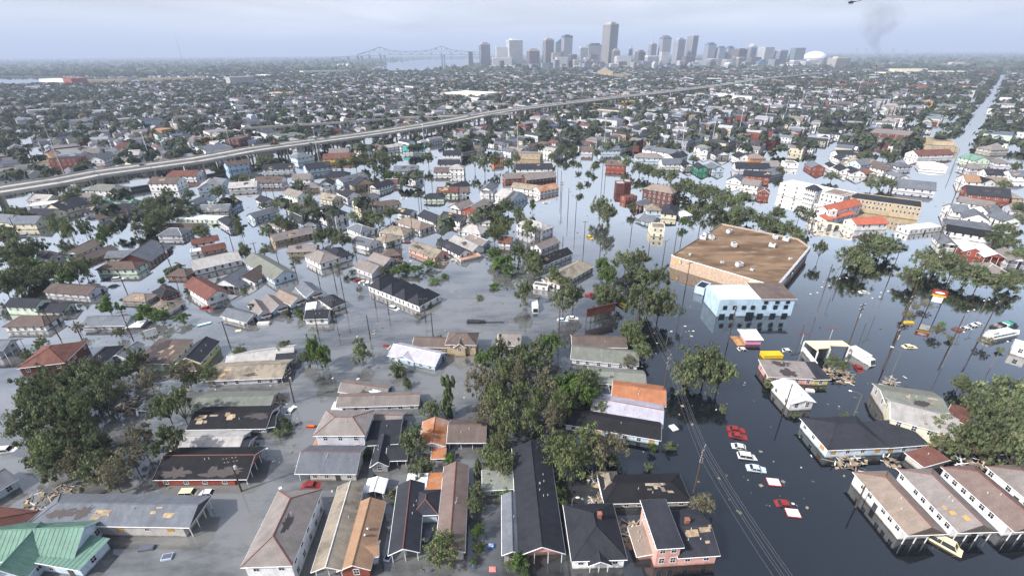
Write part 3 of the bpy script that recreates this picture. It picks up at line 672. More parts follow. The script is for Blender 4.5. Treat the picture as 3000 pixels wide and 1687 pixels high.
# --- right middle
Hh((68.71,102.33), (80.24,101.14), 6.6, 2.3, 's', .5, 'P', 'd', 'brown grey roofed shop row with pink brick side by the debris pile', name='shop_row', cat='shop', ext=[((80.22,101.01), (84.08,101.10), 6.6, 2.3, 's', .4, 'U', 'c')], patch=2, pmat='felt|plank', win=1)
Hh((68.13,98.98), (68.77,91.06), 5.6, 2.8, 'g', .8, 'W', 'w', 'white hall with curved pale metal roof beside the shop row', name='white_hall', cat='building', win=1)
Hh((146.26,115.03), (148.73,112.48), 5.0, 3.0, 'f', None, 'W', 'w', 'small white flat roofed hut at the right edge', name='hut', cat='hut')
MIDTAB = [  # A, B, depth, wall height, roof, wall, roof colour
((-270.08,296.19),(-249.87,293.36),10,4,'h','W','z'),((-236.76,306.91),(-219.77,306.46),10,5.4,'g','W','b'),((-246.50,339.07),(-227.74,339.42),10,2.6,'g','W','r'),((-202.46,302.06),(-192.89,305.74),14,3,'x','L','l'),
((-193.52,312.86),(-189.67,322.33),11,2.6,'x','L','s'),((-183.48,304.01),(-168.59,307.59),9,2.6,'g','W','l'),((-290.86,277.94),(-278.51,276.19),9,2.6,'g','C','l'),((-280.20,265.65),(-269.47,269.90),8,2.6,'f','W','w'),
((-252.10,257.66),(-249.33,271.41),12,2.6,'g','C','c'),((-262.45,246.25),(-249.92,245.64),9,3,'g','C','c'),((-242.12,270.84),(-225.70,270.85),8,1.7,'g','G','n'),((-238.59,255.53),(-218.15,260.59),8,2,'g','V','c'),
((-220.88,242.83),(-212.00,251.18),6,2,'g','V','b'),((-257.66,232.59),(-245.50,232.34),9,3.2,'g','C','s'),((-273.79,237.47),(-259.56,234.49),9,3,'g','C','s'),((-190.41,268.81),(-183.79,268.65),9,2.2,'x','L','s'),
((-173.56,254.05),(-159.26,255.54),9,2,'g','g','s'),((-160.51,261.89),(-159.22,271.67),8,2.6,'g','B','c'),((-178.13,241.07),(-154.72,238.29),7,2.4,'f','G','w'),((-178.40,227.91),(-159.87,227.53),7,1.3,'g','W','b'),
((-170.83,215.77),(-159.97,215.56),8,2.3,'h','V','s'),((-146.94,204.12),(-138.80,209.56),5.5,1.9,'g','W','r'),((-137.26,195.53),(-130.41,200.13),6,1.6,'g','T','r'),((-142.85,194.94),(-138.40,197.19),4,1.8,'f','W','w'),
((-127.83,174.29),(-115.38,183.90),9,2.4,'g','W','l'),((-188.99,191.92),(-189.86,204.93),6.5,2.6,'g','W','y'),((-195.54,185.72),(-193.60,190.00),11,2.6,'x','W','c'),((-182.84,186.35),(-179.60,199.85),6,1.3,'g','T','b'),
((-153.88,185.84),(-156.43,201.83),13,1.7,'g','D','s'),((-174.90,188.36),(-159.67,189.40),6,2.2,'g','T','s'),((-167.90,174.95),(-153.54,175.29),6.5,2.6,'h','G','b'),((-114.21,161.61),(-103.67,159.76),10,1.6,'x','W','s'),
((-107.03,164.78),(-99.59,163.78),10,1.8,'x','W','b'),((-216.30,364.56),(-205.17,376.10),8,4.2,'g','B','b'),((-204.99,187.70),(-201.29,190.36),6,1.6,'x','W','l'),((-137.46,171.05),(-129.93,170.46),6,1.4,'h','R','b'),
((-241.95,273.66),(-242.32,282.05),8,2.2,'x','V','s'),((-277.10,282.91),(-261.11,285.77),7,2,'g','W','d'),
((-154.38,395.57),(-132.16,398.81),11,3,'g','Y','r'),((-158.82,421.75),(-143.65,423.44),10,3,'g','V','d'),((-175.09,393.90),(-166.42,404.05),11,4,'h','L','s'),((-186.32,358.28),(-167.85,363.05),10,2.6,'g','W','c'),
((-152.33,355.92),(-138.26,365.54),11,3,'g','L','c'),((-174.19,319.19),(-157.61,320.35),10,2.2,'g','V','b'),((-150.40,323.98),(-139.78,325.35),10,3,'g','W','d'),((-131.60,333.09),(-116.21,336.16),10,2.6,'h','T','c'),
((-113.65,318.59),(-102.61,335.77),9,2.2,'g','L','s'),((-124.07,302.43),(-116.29,303.70),10,4.4,'x','W','c'),((-136.42,304.24),(-126.04,306.45),9,2,'h','T','d'),((-103.04,307.85),(-91.82,315.84),9,2.2,'x','T','c'),
((-85.95,299.96),(-79.07,312.86),7.5,2.8,'g','W','c'),((-84.39,315.11),(-75.61,315.39),7,2.2,'g','W','r'),((-109.52,291.59),(-99.92,280.23),8.5,2.8,'g','W','c'),((-139.17,283.38),(-127.40,274.17),8,4.4,'g','G','d'),
((-116.82,280.65),(-107.49,274.93),8,2,'g','C','t'),((-86.46,263.22),(-78.57,273.39),6.8,4.2,'g','C','s'),((-77.90,261.10),(-64.81,267.00),7,2,'h','W','b'),((-76.10,330.33),(-66.50,324.39),7.5,3,'g','W','c'),
((-86.01,350.02),(-69.91,351.45),10,2.6,'g','V','s'),((-95.42,429.43),(-77.87,431.57),11,3,'g','W','e'),((-57.34,408.61),(-43.57,408.13),10,3,'g','W','c'),((-56.99,374.94),(-41.90,374.45),9,2.4,'g','V','c'),
((-44.67,345.92),(-35.03,345.63),9,4.8,'h','W','l'),((-56.01,346.26),(-45.04,345.93),9,2.6,'g','W','b'),((-13.53,388.49),(-6.11,390.58),10,4.5,'g','O','s'),((-46.00,289.50),(-34.03,289.19),8,2.6,'g','G','r'),
((-34.12,290.11),(-26.74,291.30),7,2.6,'g','W','b'),((-52.32,278.62),(-41.34,278.35),7,2.2,'h','G','c'),((-19.53,288.82),(-12.21,287.27),13,4,'x','W','s'),((-9.65,279.70),(-4.03,273.22),11,3.4,'g','W','l'),
((-105.42,250.72),(-93.04,238.57),6.5,4.6,'h','W','c'),((-27.49,250.73),(-16.68,245.94),14,2.6,'x','R','d'),((-35.50,258.22),(-28.10,252.54),11,2.4,'x','W','d'),((-49.67,242.59),(-39.39,231.08),8,2.6,'g','W','c'),
((-37.47,239.00),(-27.23,232.38),7,3,'g','W','c'),((-59.70,234.65),(-46.04,222.25),8.5,2,'h','W','y'),((-64.44,251.57),(-55.71,246.81),6,2,'g','W','c'),((-120.21,244.14),(-108.01,232.53),6,1.9,'g','B','c'),
((-105.87,229.42),(-100.13,229.30),7,1.8,'h','V','s'),((-137.60,243.51),(-130.18,254.87),6.5,2,'g','L','s'),((-110.82,208.50),(-98.29,219.03),7.5,1.7,'g','T','d'),((-99.00,194.84),(-88.19,195.80),6,1.6,'g','T','d'),
((-81.51,222.97),(-73.40,215.75),7.5,2.8,'h','W','s'),((-64.48,218.35),(-52.28,213.97),9,2,'h','W','t'),((-73.36,203.97),(-65.00,198.92),7,2.5,'g','W','s'),((-63.22,207.58),(-58.17,202.44),8,2.9,'h','W','t'),
((-88.37,186.83),(-79.38,178.77),8.5,2.9,'h','W','d'),((-74.67,184.25),(-69.57,188.68),11,2.6,'h','W','c'),((-112.14,182.18),(-92.56,164.90),8,2.5,'g','L','z'),((-64.24,176.13),(-56.03,170.09),7,2.3,'g','V','d'),
((-52.66,178.92),(-48.72,184.01),10,2,'x','V','d'),((-55.36,188.42),(-48.58,189.40),6,2,'h','R','b'),((-45.63,196.19),(-33.34,185.86),7.5,2.2,'g','P','t'),((-32.25,199.51),(-22.97,188.73),5.5,2.4,'g','W','c'),
((-28.42,205.63),(-17.69,193.35),6,2.3,'g','W','l'),((-21.67,208.07),(-13.63,199.64),6,2.1,'g','L','d'),((-26.02,218.98),(-15.40,214.60),9,2.2,'h','W','l'),((-22.83,233.86),(-11.80,232.05),8,2,'g','W','l'),
((-21.43,185.23),(-13.53,189.89),4,1.1,'f','K','u'),((-5.67,203.93),(-0.97,202.84),6,2,'g','W','r'),((-12.72,239.12),(-6.36,237.35),8,2.2,'h','W','l'),((-124.31,231.95),(-114.45,225.70),6,1.8,'g','V','d'),
((5.06,353.70),(29.83,354.91),10,2.6,'g','W','c'),((11.39,320.52),(30.57,328.40),10,2.6,'g','D','d'),((-3.62,324.83),(8.84,327.31),9,2.4,'g','R','d'),((18.48,290.13),(29.94,298.34),8,2.6,'g','W','u'),((0.44,302.06),(18.11,292.46),8,2.3,'g','W','t'),
((0.34,271.06),(9.60,281.39),8,2,'x','L','s'),((81.68,286.22),(95.01,274.96),9.5,5,'h','D','y'),((68.12,273.53),(75.22,276.73),5,3,'f','R','r'),((73.23,259.45),(79.92,265.11),6,2.2,'g','R','s'),
((74.32,248.42),(81.36,247.91),9,3,'h','L','t'),((66.99,237.38),(71.65,231.84),8,1.2,'g','L','s'),((80.41,243.08),(87.21,240.57),15,3,'h','C','c'),((90.69,241.84),(96.84,244.26),5,1.4,'s','V','w'),
((11.89,176.42),(25.69,189.18),6,2.1,'g','L','k'),((13.45,195.57),(21.77,203.91),6,1.8,'g','V','d'),((18.43,159.36),(32.66,175.48),7.5,2.1,'h','W','t'),((8.09,159.53),(13.13,157.78),3,1.7,'f','W','b'),
((117.74,429.04),(135.69,406.07),10,3,'g','W','s'),((102.78,392.41),(122.48,389.36),11,3,'h','L','d'),((117.90,368.57),(131.79,368.12),11,2.6,'g','W','s'),((130.83,359.80),(138.07,359.57),12,2.6,'x','W','k'),
((138.14,349.59),(144.83,349.39),12,3.2,'x','E','c'),((145.36,350.02),(148.56,349.92),11,2.6,'x','C','s'),((149.04,349.26),(156.70,349.67),12,2.8,'x','L','s'),((184.51,388.83),(194.07,388.50),12,3,'x','W','c'),
((192.77,383.87),(203.95,383.50),11,3.2,'h','O','y'),((168.11,352.59),(189.61,348.65),11,2.6,'g','V','c'),((162.67,328.60),(176.51,321.92),9,3,'g','R','c'),((146.17,317.25),(152.75,312.23),10,2.6,'x','W','s'),
((150.04,304.53),(157.68,298.34),9,3,'g','W','d'),((151.03,283.09),(156.35,280.74),9,3,'h','R','r'),((3.29,405.65),(23.39,400.80),12,4,'f','T','d'),((79.35,422.14),(95.31,423.38),11,3.2,'g','L','s'),((61.98,422.78),(70.39,420.66),11,3,'g','V','b'),
((72.91,363.00),(85.78,359.18),10,3.4,'g','S','b'),((132.82,386.67),(147.72,402.28),10,2.8,'g','W','c'),((163.88,414.60),(168.63,413.55),8,4,'x','W','s'),((171.61,401.44),(182.30,401.06),11,2.6,'x','W','c'),
((209.11,362.12),(217.47,360.47),9,4,'f','W','y'),((179.55,328.11),(194.36,336.58),10,2.6,'g','g','s'),((191.64,355.85),(202.78,357.18),11,2.6,'g','K','d'),((222.99,351.87),(231.62,349.95),14,2.6,'x','R','s'),((238.40,354.71),(243.22,353.22),12,2.6,'x','W','c'),
((237.77,341.76),(245.40,339.97),13,2.6,'x','W','c'),((241.18,333.67),(249.17,332.24),13,2.6,'x','W','c'),((249.24,330.45),(256.11,329.07),12,2.6,'x','C','r'),((273.14,400.38),(289.56,399.80),9,3,'g','W','c'),
((260.36,378.55),(268.78,377.52),9,3.4,'x','W','c'),((266.47,370.93),(273.77,371.42),10,2.6,'x','C','t'),((265.16,359.64),(281.40,365.41),10,2.6,'g','L','s'),((275.72,353.20),(283.93,354.28),11,2.4,'x','V','b'),((270.35,340.45),(278.16,342.10),12,2.6,'x','W','b'),
((264.57,319.95),(270.69,319.77),12,2.6,'x','W','s'),((288.78,352.79),(298.47,353.82),10,2.6,'h','V','s'),((334.98,393.26),(365.38,397.13),11,3,'g','W','r'),((367.29,422.56),(388.04,419.02),12,5,'f','T','d'),
((244.39,296.01),(260.71,286.14),13,2.6,'g','V','s'),((361.58,371.45),(372.29,371.10),14,2.8,'x','G','n'),((299.33,307.09),(306.29,304.83),12,2.6,'g','W','i'),((306.76,304.05),(315.12,303.82),12,2.6,'x','W','k'),
((331.05,326.57),(344.00,323.30),10,2.6,'g','W','c'),((273.91,276.67),(289.63,267.86),13,3,'g','R','c'),((254.01,260.93),(261.91,249.48),8,3,'g','W','d'),((235.85,241.99),(242.34,240.15),10,3,'g','W','s'),
((233.91,232.93),(241.45,228.05),11,2.6,'x','W','s'),((216.90,222.37),(230.78,215.18),8,2.2,'s','g','s'),((208.31,212.59),(221.86,201.33),6.5,3,'g','W','k'),((192.12,196.27),(197.02,194.04),11,2.6,'x','W','s'),
((195.38,188.12),(200.72,185.82),11,2.6,'x','S','w'),((198.31,181.57),(204.50,179.38),11,2.6,'x','S','w'),((204.15,177.34),(209.88,175.23),11,2.6,'x','V','d'),((184.69,167.06),(192.69,165.11),9,2.2,'h','T','d'),
((248.58,227.12),(256.11,226.05),10,2.6,'x','W','s'),((339.32,317.80),(347.59,315.90),10,3.6,'g','W','s'),((293.31,268.79),(297.84,267.45),10,2.6,'h','T','d'),((269.81,244.68),(274.46,242.84),9,2.4,'g','V','d'),((255.63,243.26),(264.02,244.81),8,2.4,'g','W','s'),
((335.20,344.80),(345.94,343.82),11,2.6,'h','V','d'),((313.60,305.14),(322.05,302.35),10,2.4,'g','C','y'),((371.70,363.89),(379.37,361.53),11,2.6,'h','V','d'),((414.01,414.42),(428.92,415.68),12,2.8,'h','K','d'),
((-368.27,382.80),(-351.17,387.44),13,6,'f','R','c'),((-399.88,404.65),(-388.36,405.89),12,3.5,'h','T','i'),((-377.84,425.09),(-366.99,429.18),12,3,'g','V','d'),((-338.11,398.57),(-342.03,419.44),11,3,'g','W','s'),((-336.10,414.93),(-324.24,418.81),12,3,'g','W','l'),((-307.83,389.80),(-305.05,397.47),10,3,'x','C','z'),((-368.83,448.05),(-351.53,454.85),14,3.5,'h','W','r'),((-282.18,444.83),(-271.84,454.36),12,5,'f','C','i'),
]
for (a, b2, d_, h_, rf, wc, rc) in MIDTAB:
    cx, cyy = (a[0] + b2[0]) / 2, (a[1] + b2[1]) / 2
    az = cx / cyy
    zone = 'beside the long right avenue' if az > 0.62 else 'beyond the brown store' if (az > 0.28 and cyy > 200) else 'around the central flooded street' if az > -0.12 else 'in the left blocks'
    rd = random.Random(int(cx * 7 + cyy))
    ga = Vector(b2) - Vector(a); a = tuple(Vector(a) - ga * .04); b2 = tuple(Vector(b2) + ga * .04); d_ *= 1.06
    Hh(a, b2, d_, h_ + .2, rf, None, wc, rc, zone=zone, porch=rd.choice(['', '', 'B', 'A']) if rf == 'g' and d_ < 9 else ('F' if rf == 'x' and rd.random() < .4 else ''),
       patch=rd.choice([0, 0, 0, 1, 2]) if rf in 'g' else 0, pmat='plywood|felt', cap=rd.choice([None, None, 'r', 'w']))

# ------------------------------------------------------------------ landmark buildings
def V2(p): return Vector((p[0], p[1]))
def prism(mb, pts, z0, z1, mi=0, top=True):
    n = len(pts)
    for i in range(n):
        j = (i + 1) % n
        mb.poly([(*pts[i], z0), (*pts[j], z0), (*pts[j], z1), (*pts[i], z1)], mi)
    if top: mb.poly([(*p, z1) for p in pts], mi)
    return mb
m, t, b = pbsdf('store_roof', 0.92, 0.15)
g = N(t, 'ShaderNodeNewGeometry'); p_ = scaled(t, g.outputs['Position'], (0.5, 1.4, 1))
c = mixrgb(t, noisef(t, p_, 0.11, 0.38, 0.62, 6.0), (0.205, 0.135, 0.085), (0.095, 0.06, 0.037))
c = mixrgb(t, noisef(t, p_, 0.3, 0.52, 0.75, 6.0), c, (0.29, 0.21, 0.145))
t.links.new(c, b.inputs['Base Color']); MATS['store_roof'] = m
m, t, b = pbsdf('store_brick', 0.9, 0.15)
g = N(t, 'ShaderNodeNewGeometry')
c = mixrgb(t, noisef(t, g.outputs['Position'], 1.6, 0.35, 0.65, 5.0), (0.52, 0.39, 0.29), (0.34, 0.23, 0.17))
c = mixrgb(t, noisef(t, g.outputs['Position'], 6, 0.5, 0.7), c, (0.6, 0.5, 0.4))
t.links.new(c, b.inputs['Base Color']); MATS['store_brick'] = m
SZ = 5.2
sp = [V2(q) for q in ((65.92,179.92), (66.69,177.79), (92.97,150.92), (94.73,150.89), (127.59,188.02), (127.77,197.69), (102.26,218.82))]
sc_ = sum(sp, Vector((0, 0))) / len(sp)
st = empty('store', (sc_.x, sc_.y, 0))
lp = [(q - sc_) for q in sp]
mb = MB()
prism(mb, [(q.x, q.y) for q in lp], -1.5, SZ, 0, False); mb.build('wall', [MATS['store_brick']], st)
mb = MB(); ins = [(q.x * .985, q.y * .985) for q in lp]
prism(mb, ins, SZ - .55, SZ - .45); mb.build('roof', MATS['store_roof'], st)
for i in range(len(lp)):
    p, q = lp[i], lp[(i + 1) % len(lp)]
    mb = MB(); mb.tube((p.x, p.y, SZ), (q.x, q.y, SZ), .22 if i in (0, 1, 2, 3) else .13, n=4); mb.build('coping', MATS['trim'] if i in (0, 1, 2, 3) else MATS['concrete'], st)
# blue-white fascia on the street side and lattice panels at the corner
p, q = lp[3], lp[4]; dd = (q - p).normalized(); nn = Vector((dd.y, -dd.x))
mb = MB(); a, e = p + nn * .12, q + nn * .12
prism(mb, [tuple(p + nn * .02), tuple(q + nn * .02), tuple(q + nn * .5), tuple(p + nn * .5)][::-1], 2.6, SZ - .1); mb.build('fascia', MATS['wall_V'], st)
mb = MB(); prism(mb, [tuple(p.lerp(q, .25) + nn * .5), tuple(p.lerp(q, .8) + nn * .5), tuple(p.lerp(q, .8) + nn * .58), tuple(p.lerp(q, .25) + nn * .58)][::-1], 3.4, 4.2); mb.build('sign_strip', MATS['slate_paint'], st)
mb = MB(); cq = p.lerp(q, .38) + nn * .75; mb.tube((cq.x, cq.y, 3.1), (cq.x + nn.x * .25, cq.y + nn.y * .25, 3.1), .95, n=16); mb.build('round_sign', MATS['white_paint'], st)
mb = MB(); cq = p.lerp(q, .42) + nn * .7; mb.tube((cq.x, cq.y, 4.1), (cq.x + nn.x * .2, cq.y + nn.y * .2, 4.1), .6, n=14); mb.build('round_sign', MATS['red_paint'], st)
p, q = lp[1], lp[2]; dd = (q - p).normalized(); nn = Vector((dd.y, -dd.x)); LL = (q - p).length
def onwall(u0, u1, z0, z1, th, mat, name, par):
    mb = MB(); a, e = p.lerp(q, u0), p.lerp(q, u1)
    prism(mb, [tuple(a), tuple(a + nn * th), tuple(e + nn * th), tuple(e)], z0, z1); return mb.build(name, MATS[mat], par)
lat = onwall(.80, .995, 2.2, 4.8, .35, 'cream_paint', 'lattice_screen', st)
for k in range(10):
    onwall(.81 + k * .0185, .817 + k * .0185, 2.4, 4.6, .40, 'concrete', 'slat', lat)
# painted emblem near the corner: yellow ring, dark block with white strokes
a = p.lerp(q, .035) + nn * .06
mb = MB()
def ring(mb, c, r0, r1, z):
    n = 14
    for i in range(n):
        t0, t1 = 2 * math.pi * i / n, 2 * math.pi * (i + 1) / n
        f = lambda r, tt: (c.x + dd.x * r * math.cos(tt), c.y + dd.y * r * math.cos(tt), z + r * math.sin(tt))
        mb.poly([f(r0, t0), f(r1, t0), f(r1, t1), f(r0, t1)])
ring(mb, a + nn * .02, .35, .75, 3.6); mb.build('emblem_ring', MATS['yellow_paint'], st)
onwall(.055, .068, 3.0, 4.1, .08, 'cream_paint', 'emblem_stroke', st); e_ = onwall(.068, .088, 2.9, 4.3, .06, 'slate_paint', 'emblem_block', st); onwall(.073, .079, 3.0, 3.9, .10, 'white_paint', 'emblem_stroke', st)
_b = MB(); _b.box(-1.1, 1.1, -.8, .8, .25, 1.5); _b.box(-1.2, 1.2, -.1, .1, 0, .25); _b.box(-1.0, 1.0, -.82, -.8, .4, 1.3); HVAC = _b.mesh('air_unit', MATS['lamp_grey'])
_b = MB(); _b.tube((0, 0, .7), (0, 0, 1.55), .55, n=10); FAN = _b.mesh('fan', MATS['dark'])
for k, q_ in enumerate(((100.86,206.62), (89.65,198.99), (85.65,198.43), (88.86,202.87), (95.76,189.72), (111.87,188.83), (88.93,168.60), (118.29,199.05), (121.53,195.85), (112.49,175.15), (73.77,180.59), (92.23,164.76), (83.74,172.12))):
    v = V2(q_) - sc_; s_ = .55 if k > 8 else 1.15
    o = inst('air_unit', HVAC, st, (v.x, v.y, SZ - .45), (0, 0, .6 + k), (s_, s_, s_)); inst('fan', FAN, o)
tag(st, 'big flat brown roofed brick store with rooftop air units', 'store')
FOOT.append((sc_.x, sc_.y, 26))

bb = house((68.84,137.72), (82.92,138.06), 11.0, 6.6, 'f', None, 'A', 'w', 'pale blue three-storey warehouse with white left side, standing in deep water', name='warehouse', cat='building', win=0,
      ext=[((82.92,138.06), (94.05,137.97), 10.5, 6.8, 's', .5, 'A', 'b'), ((67.54,155.63), (70.15,153.19), 6, 3.0, 'f', None, 'A', 'c')])
A_ = V2((68.84,137.72)); B_ = V2((94.05,137.97)); ang = math.atan2(B_.y - A_.y, B_.x - A_.x)
LL = (B_ - A_).length
def onbb(u, z, w, h):
    pw = A_.lerp(B_, u); v = pw - Vector(bb.location[:2]); r = bb.rotation_euler.z
    lx, ly = v.x * math.cos(-r) - v.y * math.sin(-r), v.x * math.sin(-r) + v.y * math.cos(-r)
    inst('window', WIN_D, bb, (lx, ly - .03, z - .2), (0, 0, ang - r), (w * 1.35, 1, h * 1.35))
for u in (.09, .22, .34, .46, .61, .76, .90): onbb(u, 3.0, 1.0, 1.1)
for u in (.62, .77, .91): onbb(u, 5.0, 1.0, .8)
for u in (.07, .21, .58, .75, .91): onbb(u, 0.05, 1.4, 1.0)
onbb(.44, -.4, 1.9, 1.7)
# school, hall and mission church
house((166.56,289.52), (185.50,259.47), 13, 7.4, 'f', None, 'W', 'w', 'white three-storey school with rows of windows beyond the church', name='school', cat='school', wrows=3, nwin=14,
      ext=[((177.74,265.54), (184.28,255.71), 16, 7.6, 'f', None, 'W', 'y'), ((171.98,271.79), (174.33,265.62), 5, 9.0, 'h', 2, 'W', 'c')])
house((188.13,255.61), (213.07,236.63), 15, 7.2, 'f', None, 'T', 'c', 'tan brick school block with charcoal flat roof beside the avenue', name='school_block', cat='school', wrows=2, nwin=18)
ch = house((163.58,233.34), (188.54,246.53), 8.0, 6.2, 'g', 2.2, 'W', 'q', 'white mission church with red tile roofs and arcade', name='church', cat='church', nwin=6,
      ext=[((160.21,229.01), (181.73,239.81), 4.2, 3.3, 's', 1.4, 'W', 'q'), ((170.14,221.28), (186.69,222.70), 8.5, 3.6, 'g', 1.9, 'W', 'q'), ((162.20,245.38), (163.29,232.87), 4, 7.0, 'f', None, 'W', 'w')])
def arcade(a, b2, h, n, root):
    a, b2 = V2(a), V2(b2); r = root.rotation_euler.z; c0 = Vector(root.location[:2])
    def tl(p): v = p - c0; return Vector((v.x * math.cos(-r) - v.y * math.sin(-r), v.x * math.sin(-r) + v.y * math.cos(-r)))
    a, b2 = tl(a), tl(b2); d = (b2 - a).normalized(); nrm = Vector((d.y, -d.x)); L = (b2 - a).length; w = L / n
    for side in (0,):
        for k in range(n):
            mb = MB(); x0, x1 = k * w, (k + 1) * w; g0, g1 = x0 + w * .18, x1 - w * .18; rr = (g1 - g0) / 2; zc = h - rr - .7
            P = lambda x, z, o_: (*(a + d * x + nrm * o_), z)
            for o_ in (0.0, .45):
                mb.poly([P(x0, -1, o_), P(g0, -1, o_), P(g0, zc, o_), P(x0, zc, o_)]); mb.poly([P(g1, -1, o_), P(x1, -1, o_), P(x1, zc, o_), P(g1, zc, o_)])
                mb.poly([P(x0, zc, o_), P(g0, zc, o_)] + [P(g0 + rr - rr * math.cos(math.pi * i / 8), zc + rr * math.sin(math.pi * i / 8), o_) for i in range(1, 9)] + [P(x1, zc, o_), P(x1, h, o_), P(x0, h, o_)])
            mb.poly([P(x0, h, 0), P(x1, h, 0), P(x1, h, .45), P(x0, h, .45)])
            for (q0, q1) in ((g0, g0), (g1, g1)): mb.poly([P(q0, -1, 0), P(q0, -1, .45), P(q0, zc, .45), P(q0, zc, 0)])
            mb.build('arch', MATS['wall_C'], root)
arcade((151.29,230.76), (167.61,218.16), 3.6, 7, ch)
house((190.30,220.87), (191.81,214.85), 20, 2.8, 'f', None, 'W', 'w', 'low white flat roofed annex beside the tan brick school', name='annex', cat='building')
house((307.82,357.25), (321.70,349.11), 16, 2.6, 'h', 2.2, 'W', 'w', 'large gleaming white roofed hall beside the far avenue', name='white_roofed_hall', cat='hall', win=0)
house((67.57,215.97), (73.51,214.47), 8.0, 4.6, 'f', None, 'C', 't', 'cream two-storey shop with ruined mottled roof standing in open water', name='corner_shop', cat='shop', ext=[((68.06,223.40), (67.88,216.24), 5, 4.2, 'f', None, 'C', 't')])
# roofless brick shell
ra_, rb_ = V2((66.64,295.68)), V2((75.85,295.20))
sh = house(ra_, rb_, 7.5, 6.0, 'f', None, 'D', 'l', 'dark brick shell with broken top storey in the flooded street', name='brick_shell', cat='ruin', win=0, ext=[(ra_.lerp(rb_, .55), rb_, 7.4, 7.2, 'f', None, 'D', 'l')])

# ------------------------------------------------------------------ signs, pavilion, container, wrecked filling shop
def at_xy(p): return V2(p)
a, b2 = at_xy((24.36,133.89)), at_xy((34.54,138.07))
d = (b2 - a); L = d.length; ang = math.atan2(d.y, d.x)
bl = empty('billboard', (*((a + b2) / 2), 0), ang)
n = 7
for k in range(n - 1):
    s = MB(); x0 = -L / 2 + L * k / (n - 1); s.box(x0 - .1, x0 + L / (n - 1) - .1, -.18, .02, 2.6, 5.6); s.build('panel', MATS['rust_red'], bl)
for k in range(n):
    s = MB(); s.tube((-L / 2 + L * k / (n - 1), .15, -1.2), (-L / 2 + L * k / (n - 1), .15, 5.4), .12, n=6); s.build('post', MATS['wood_pole'], bl)
s = MB(); s.box(-L / 2 - .3, L / 2 + .3, -.3, .0, 5.6, 5.75); s.build('top_rail', MATS['rust_red'], bl)
tag(bl, 'rusty blank billboard on wooden posts reflected in the water', 'billboard')
def text_mesh(txt, size, mat, name):
    cu = bpy.data.curves.new(name, 'FONT'); cu.body = txt; cu.size = size; cu.extrude = .02; cu.align_x = 'CENTER'; cu.align_y = 'CENTER'
    o = bpy.data.objects.new(name, cu); C.objects.link(o)
    dg = bpy.context.evaluated_depsgraph_get(); me = bpy.data.meshes.new_from_object(o.evaluated_get(dg)); bpy.data.objects.remove(o)
    me.name = name; me.materials.clear(); me.materials.append(MATS[mat]); return me
p = at_xy((-53.46,438.74))
sg = empty('roof_sign', (p.x, p.y + 4, 0), 0)
s = MB(); s.box(-7, 7, 0, .3, 5, 8.5); s.build('board', MATS['slate_paint'], sg)
for x in (-5, 5): s = MB(); s.tube((x, .5, 0), (x, .5, 7), .15); s.build('post', MATS['steel'], sg)
o = inst('letter', text_mesh('P', 4.4, 'white_paint', 'letter'), sg, (-5.2, -.08, 6.4), (math.pi / 2, 0, 0)); o = inst('lettering', text_mesh('TULA', 2.4, 'white_paint', 'lettering'), sg, (1.0, -.08, 7.2), (math.pi / 2, 0, 0))
tag(sg, 'dark blue sign with a big white P and lettering', 'sign')
# red pylon sign
p = at_xy((142.37,139.06)); ps = empty('pylon_sign', (p.x, p.y, 0), R(-35))
for x in (-1.5, 1.5): s = MB(); s.tube((x, 0, -1.2), (x, 0, 8.6), .14); s.build('post', MATS['dark_paint'], ps)
s = MB(); s.box(-1.9, 1.9, -.25, .25, 6.6, 8.8); s.build('head_panel', MATS['red_paint'], ps)
s = MB(); s.ball((0, -.2, 7.9), 1.0, 14, 8, (1.4, .15, .42)); s.build('emblem', MATS['white_paint'], ps); s = MB(); s.box(-1.8, 1.8, -.29, -.25, 6.65, 7.15); s.build('stripe', MATS['yellow_paint'], ps)
s = MB(); s.box(-1.35, 1.35, -.12, .12, 4.4, 6.4); s.build('lower_panel', MATS['white_paint'], ps); s = MB(); s.box(.2, .8, -.15, -.12, 5.1, 5.8); s.build('emblem', MATS['pale_blue_paint'], ps)
tag(ps, 'tall red and white pylon sign on two posts among bare shrubs', 'sign')
# white blank hoarding
p = at_xy((-109.92,122.47)); hs = empty('hoarding', (p.x, p.y, 0), R(40))
s = MB(); s.tube((0, .2, -1), (0, .2, 4), .12); s.build('post', MATS['steel'], hs); s = MB(); s.box(-1.6, 1.6, -.1, .1, 3.6, 6.0); s.build('panel', MATS['white_paint'], hs)
tag(hs, 'blank white hoarding on a post beside the stripped roof', 'sign')
# pink pavilion
a, b2 = at_xy((71.11,121.01)), at_xy((75.79,120.95)); L = (b2 - a).length; ang = math.atan2((b2 - a).y, (b2 - a).x)
pv = empty('pink_kiosk', (*((a + b2) / 2), 0), ang)
s = MB(); s.box(-L / 2, L / 2, 0, 4.2, -1.3, 2.0); s.build('wall', MATS['pink_paint'], pv)
s = MB(); s.slab([(-L / 2 - .6, -.5, 1.9), (L / 2 + .4, -.5, 1.9), (L / 2 + .3, 4.8, 2.5), (-L / 2 - .9, 4.8, 2.5)], [(0, 1, 2, 3)], .15); s.build('roof', MATS['white_paint'], pv)
s = MB(); s.box(-L / 2 - .06, -L / 2, .1, 4.1, -.3, 1.7); s.build('side_panel', MATS['wall_P'], pv); s = MB(); s.box(.3, .9, -.06, 0, 1.1, 1.5); s.build('lamp', MATS['white_paint'], pv)
for k in range(3): s = MB(); s.box(-L / 2 - 2.6 + k * .9, -L / 2 - 2.45 + k * .9, -.8, 4.2, .3, .45); s.build('rail', MATS['plank'], pv)
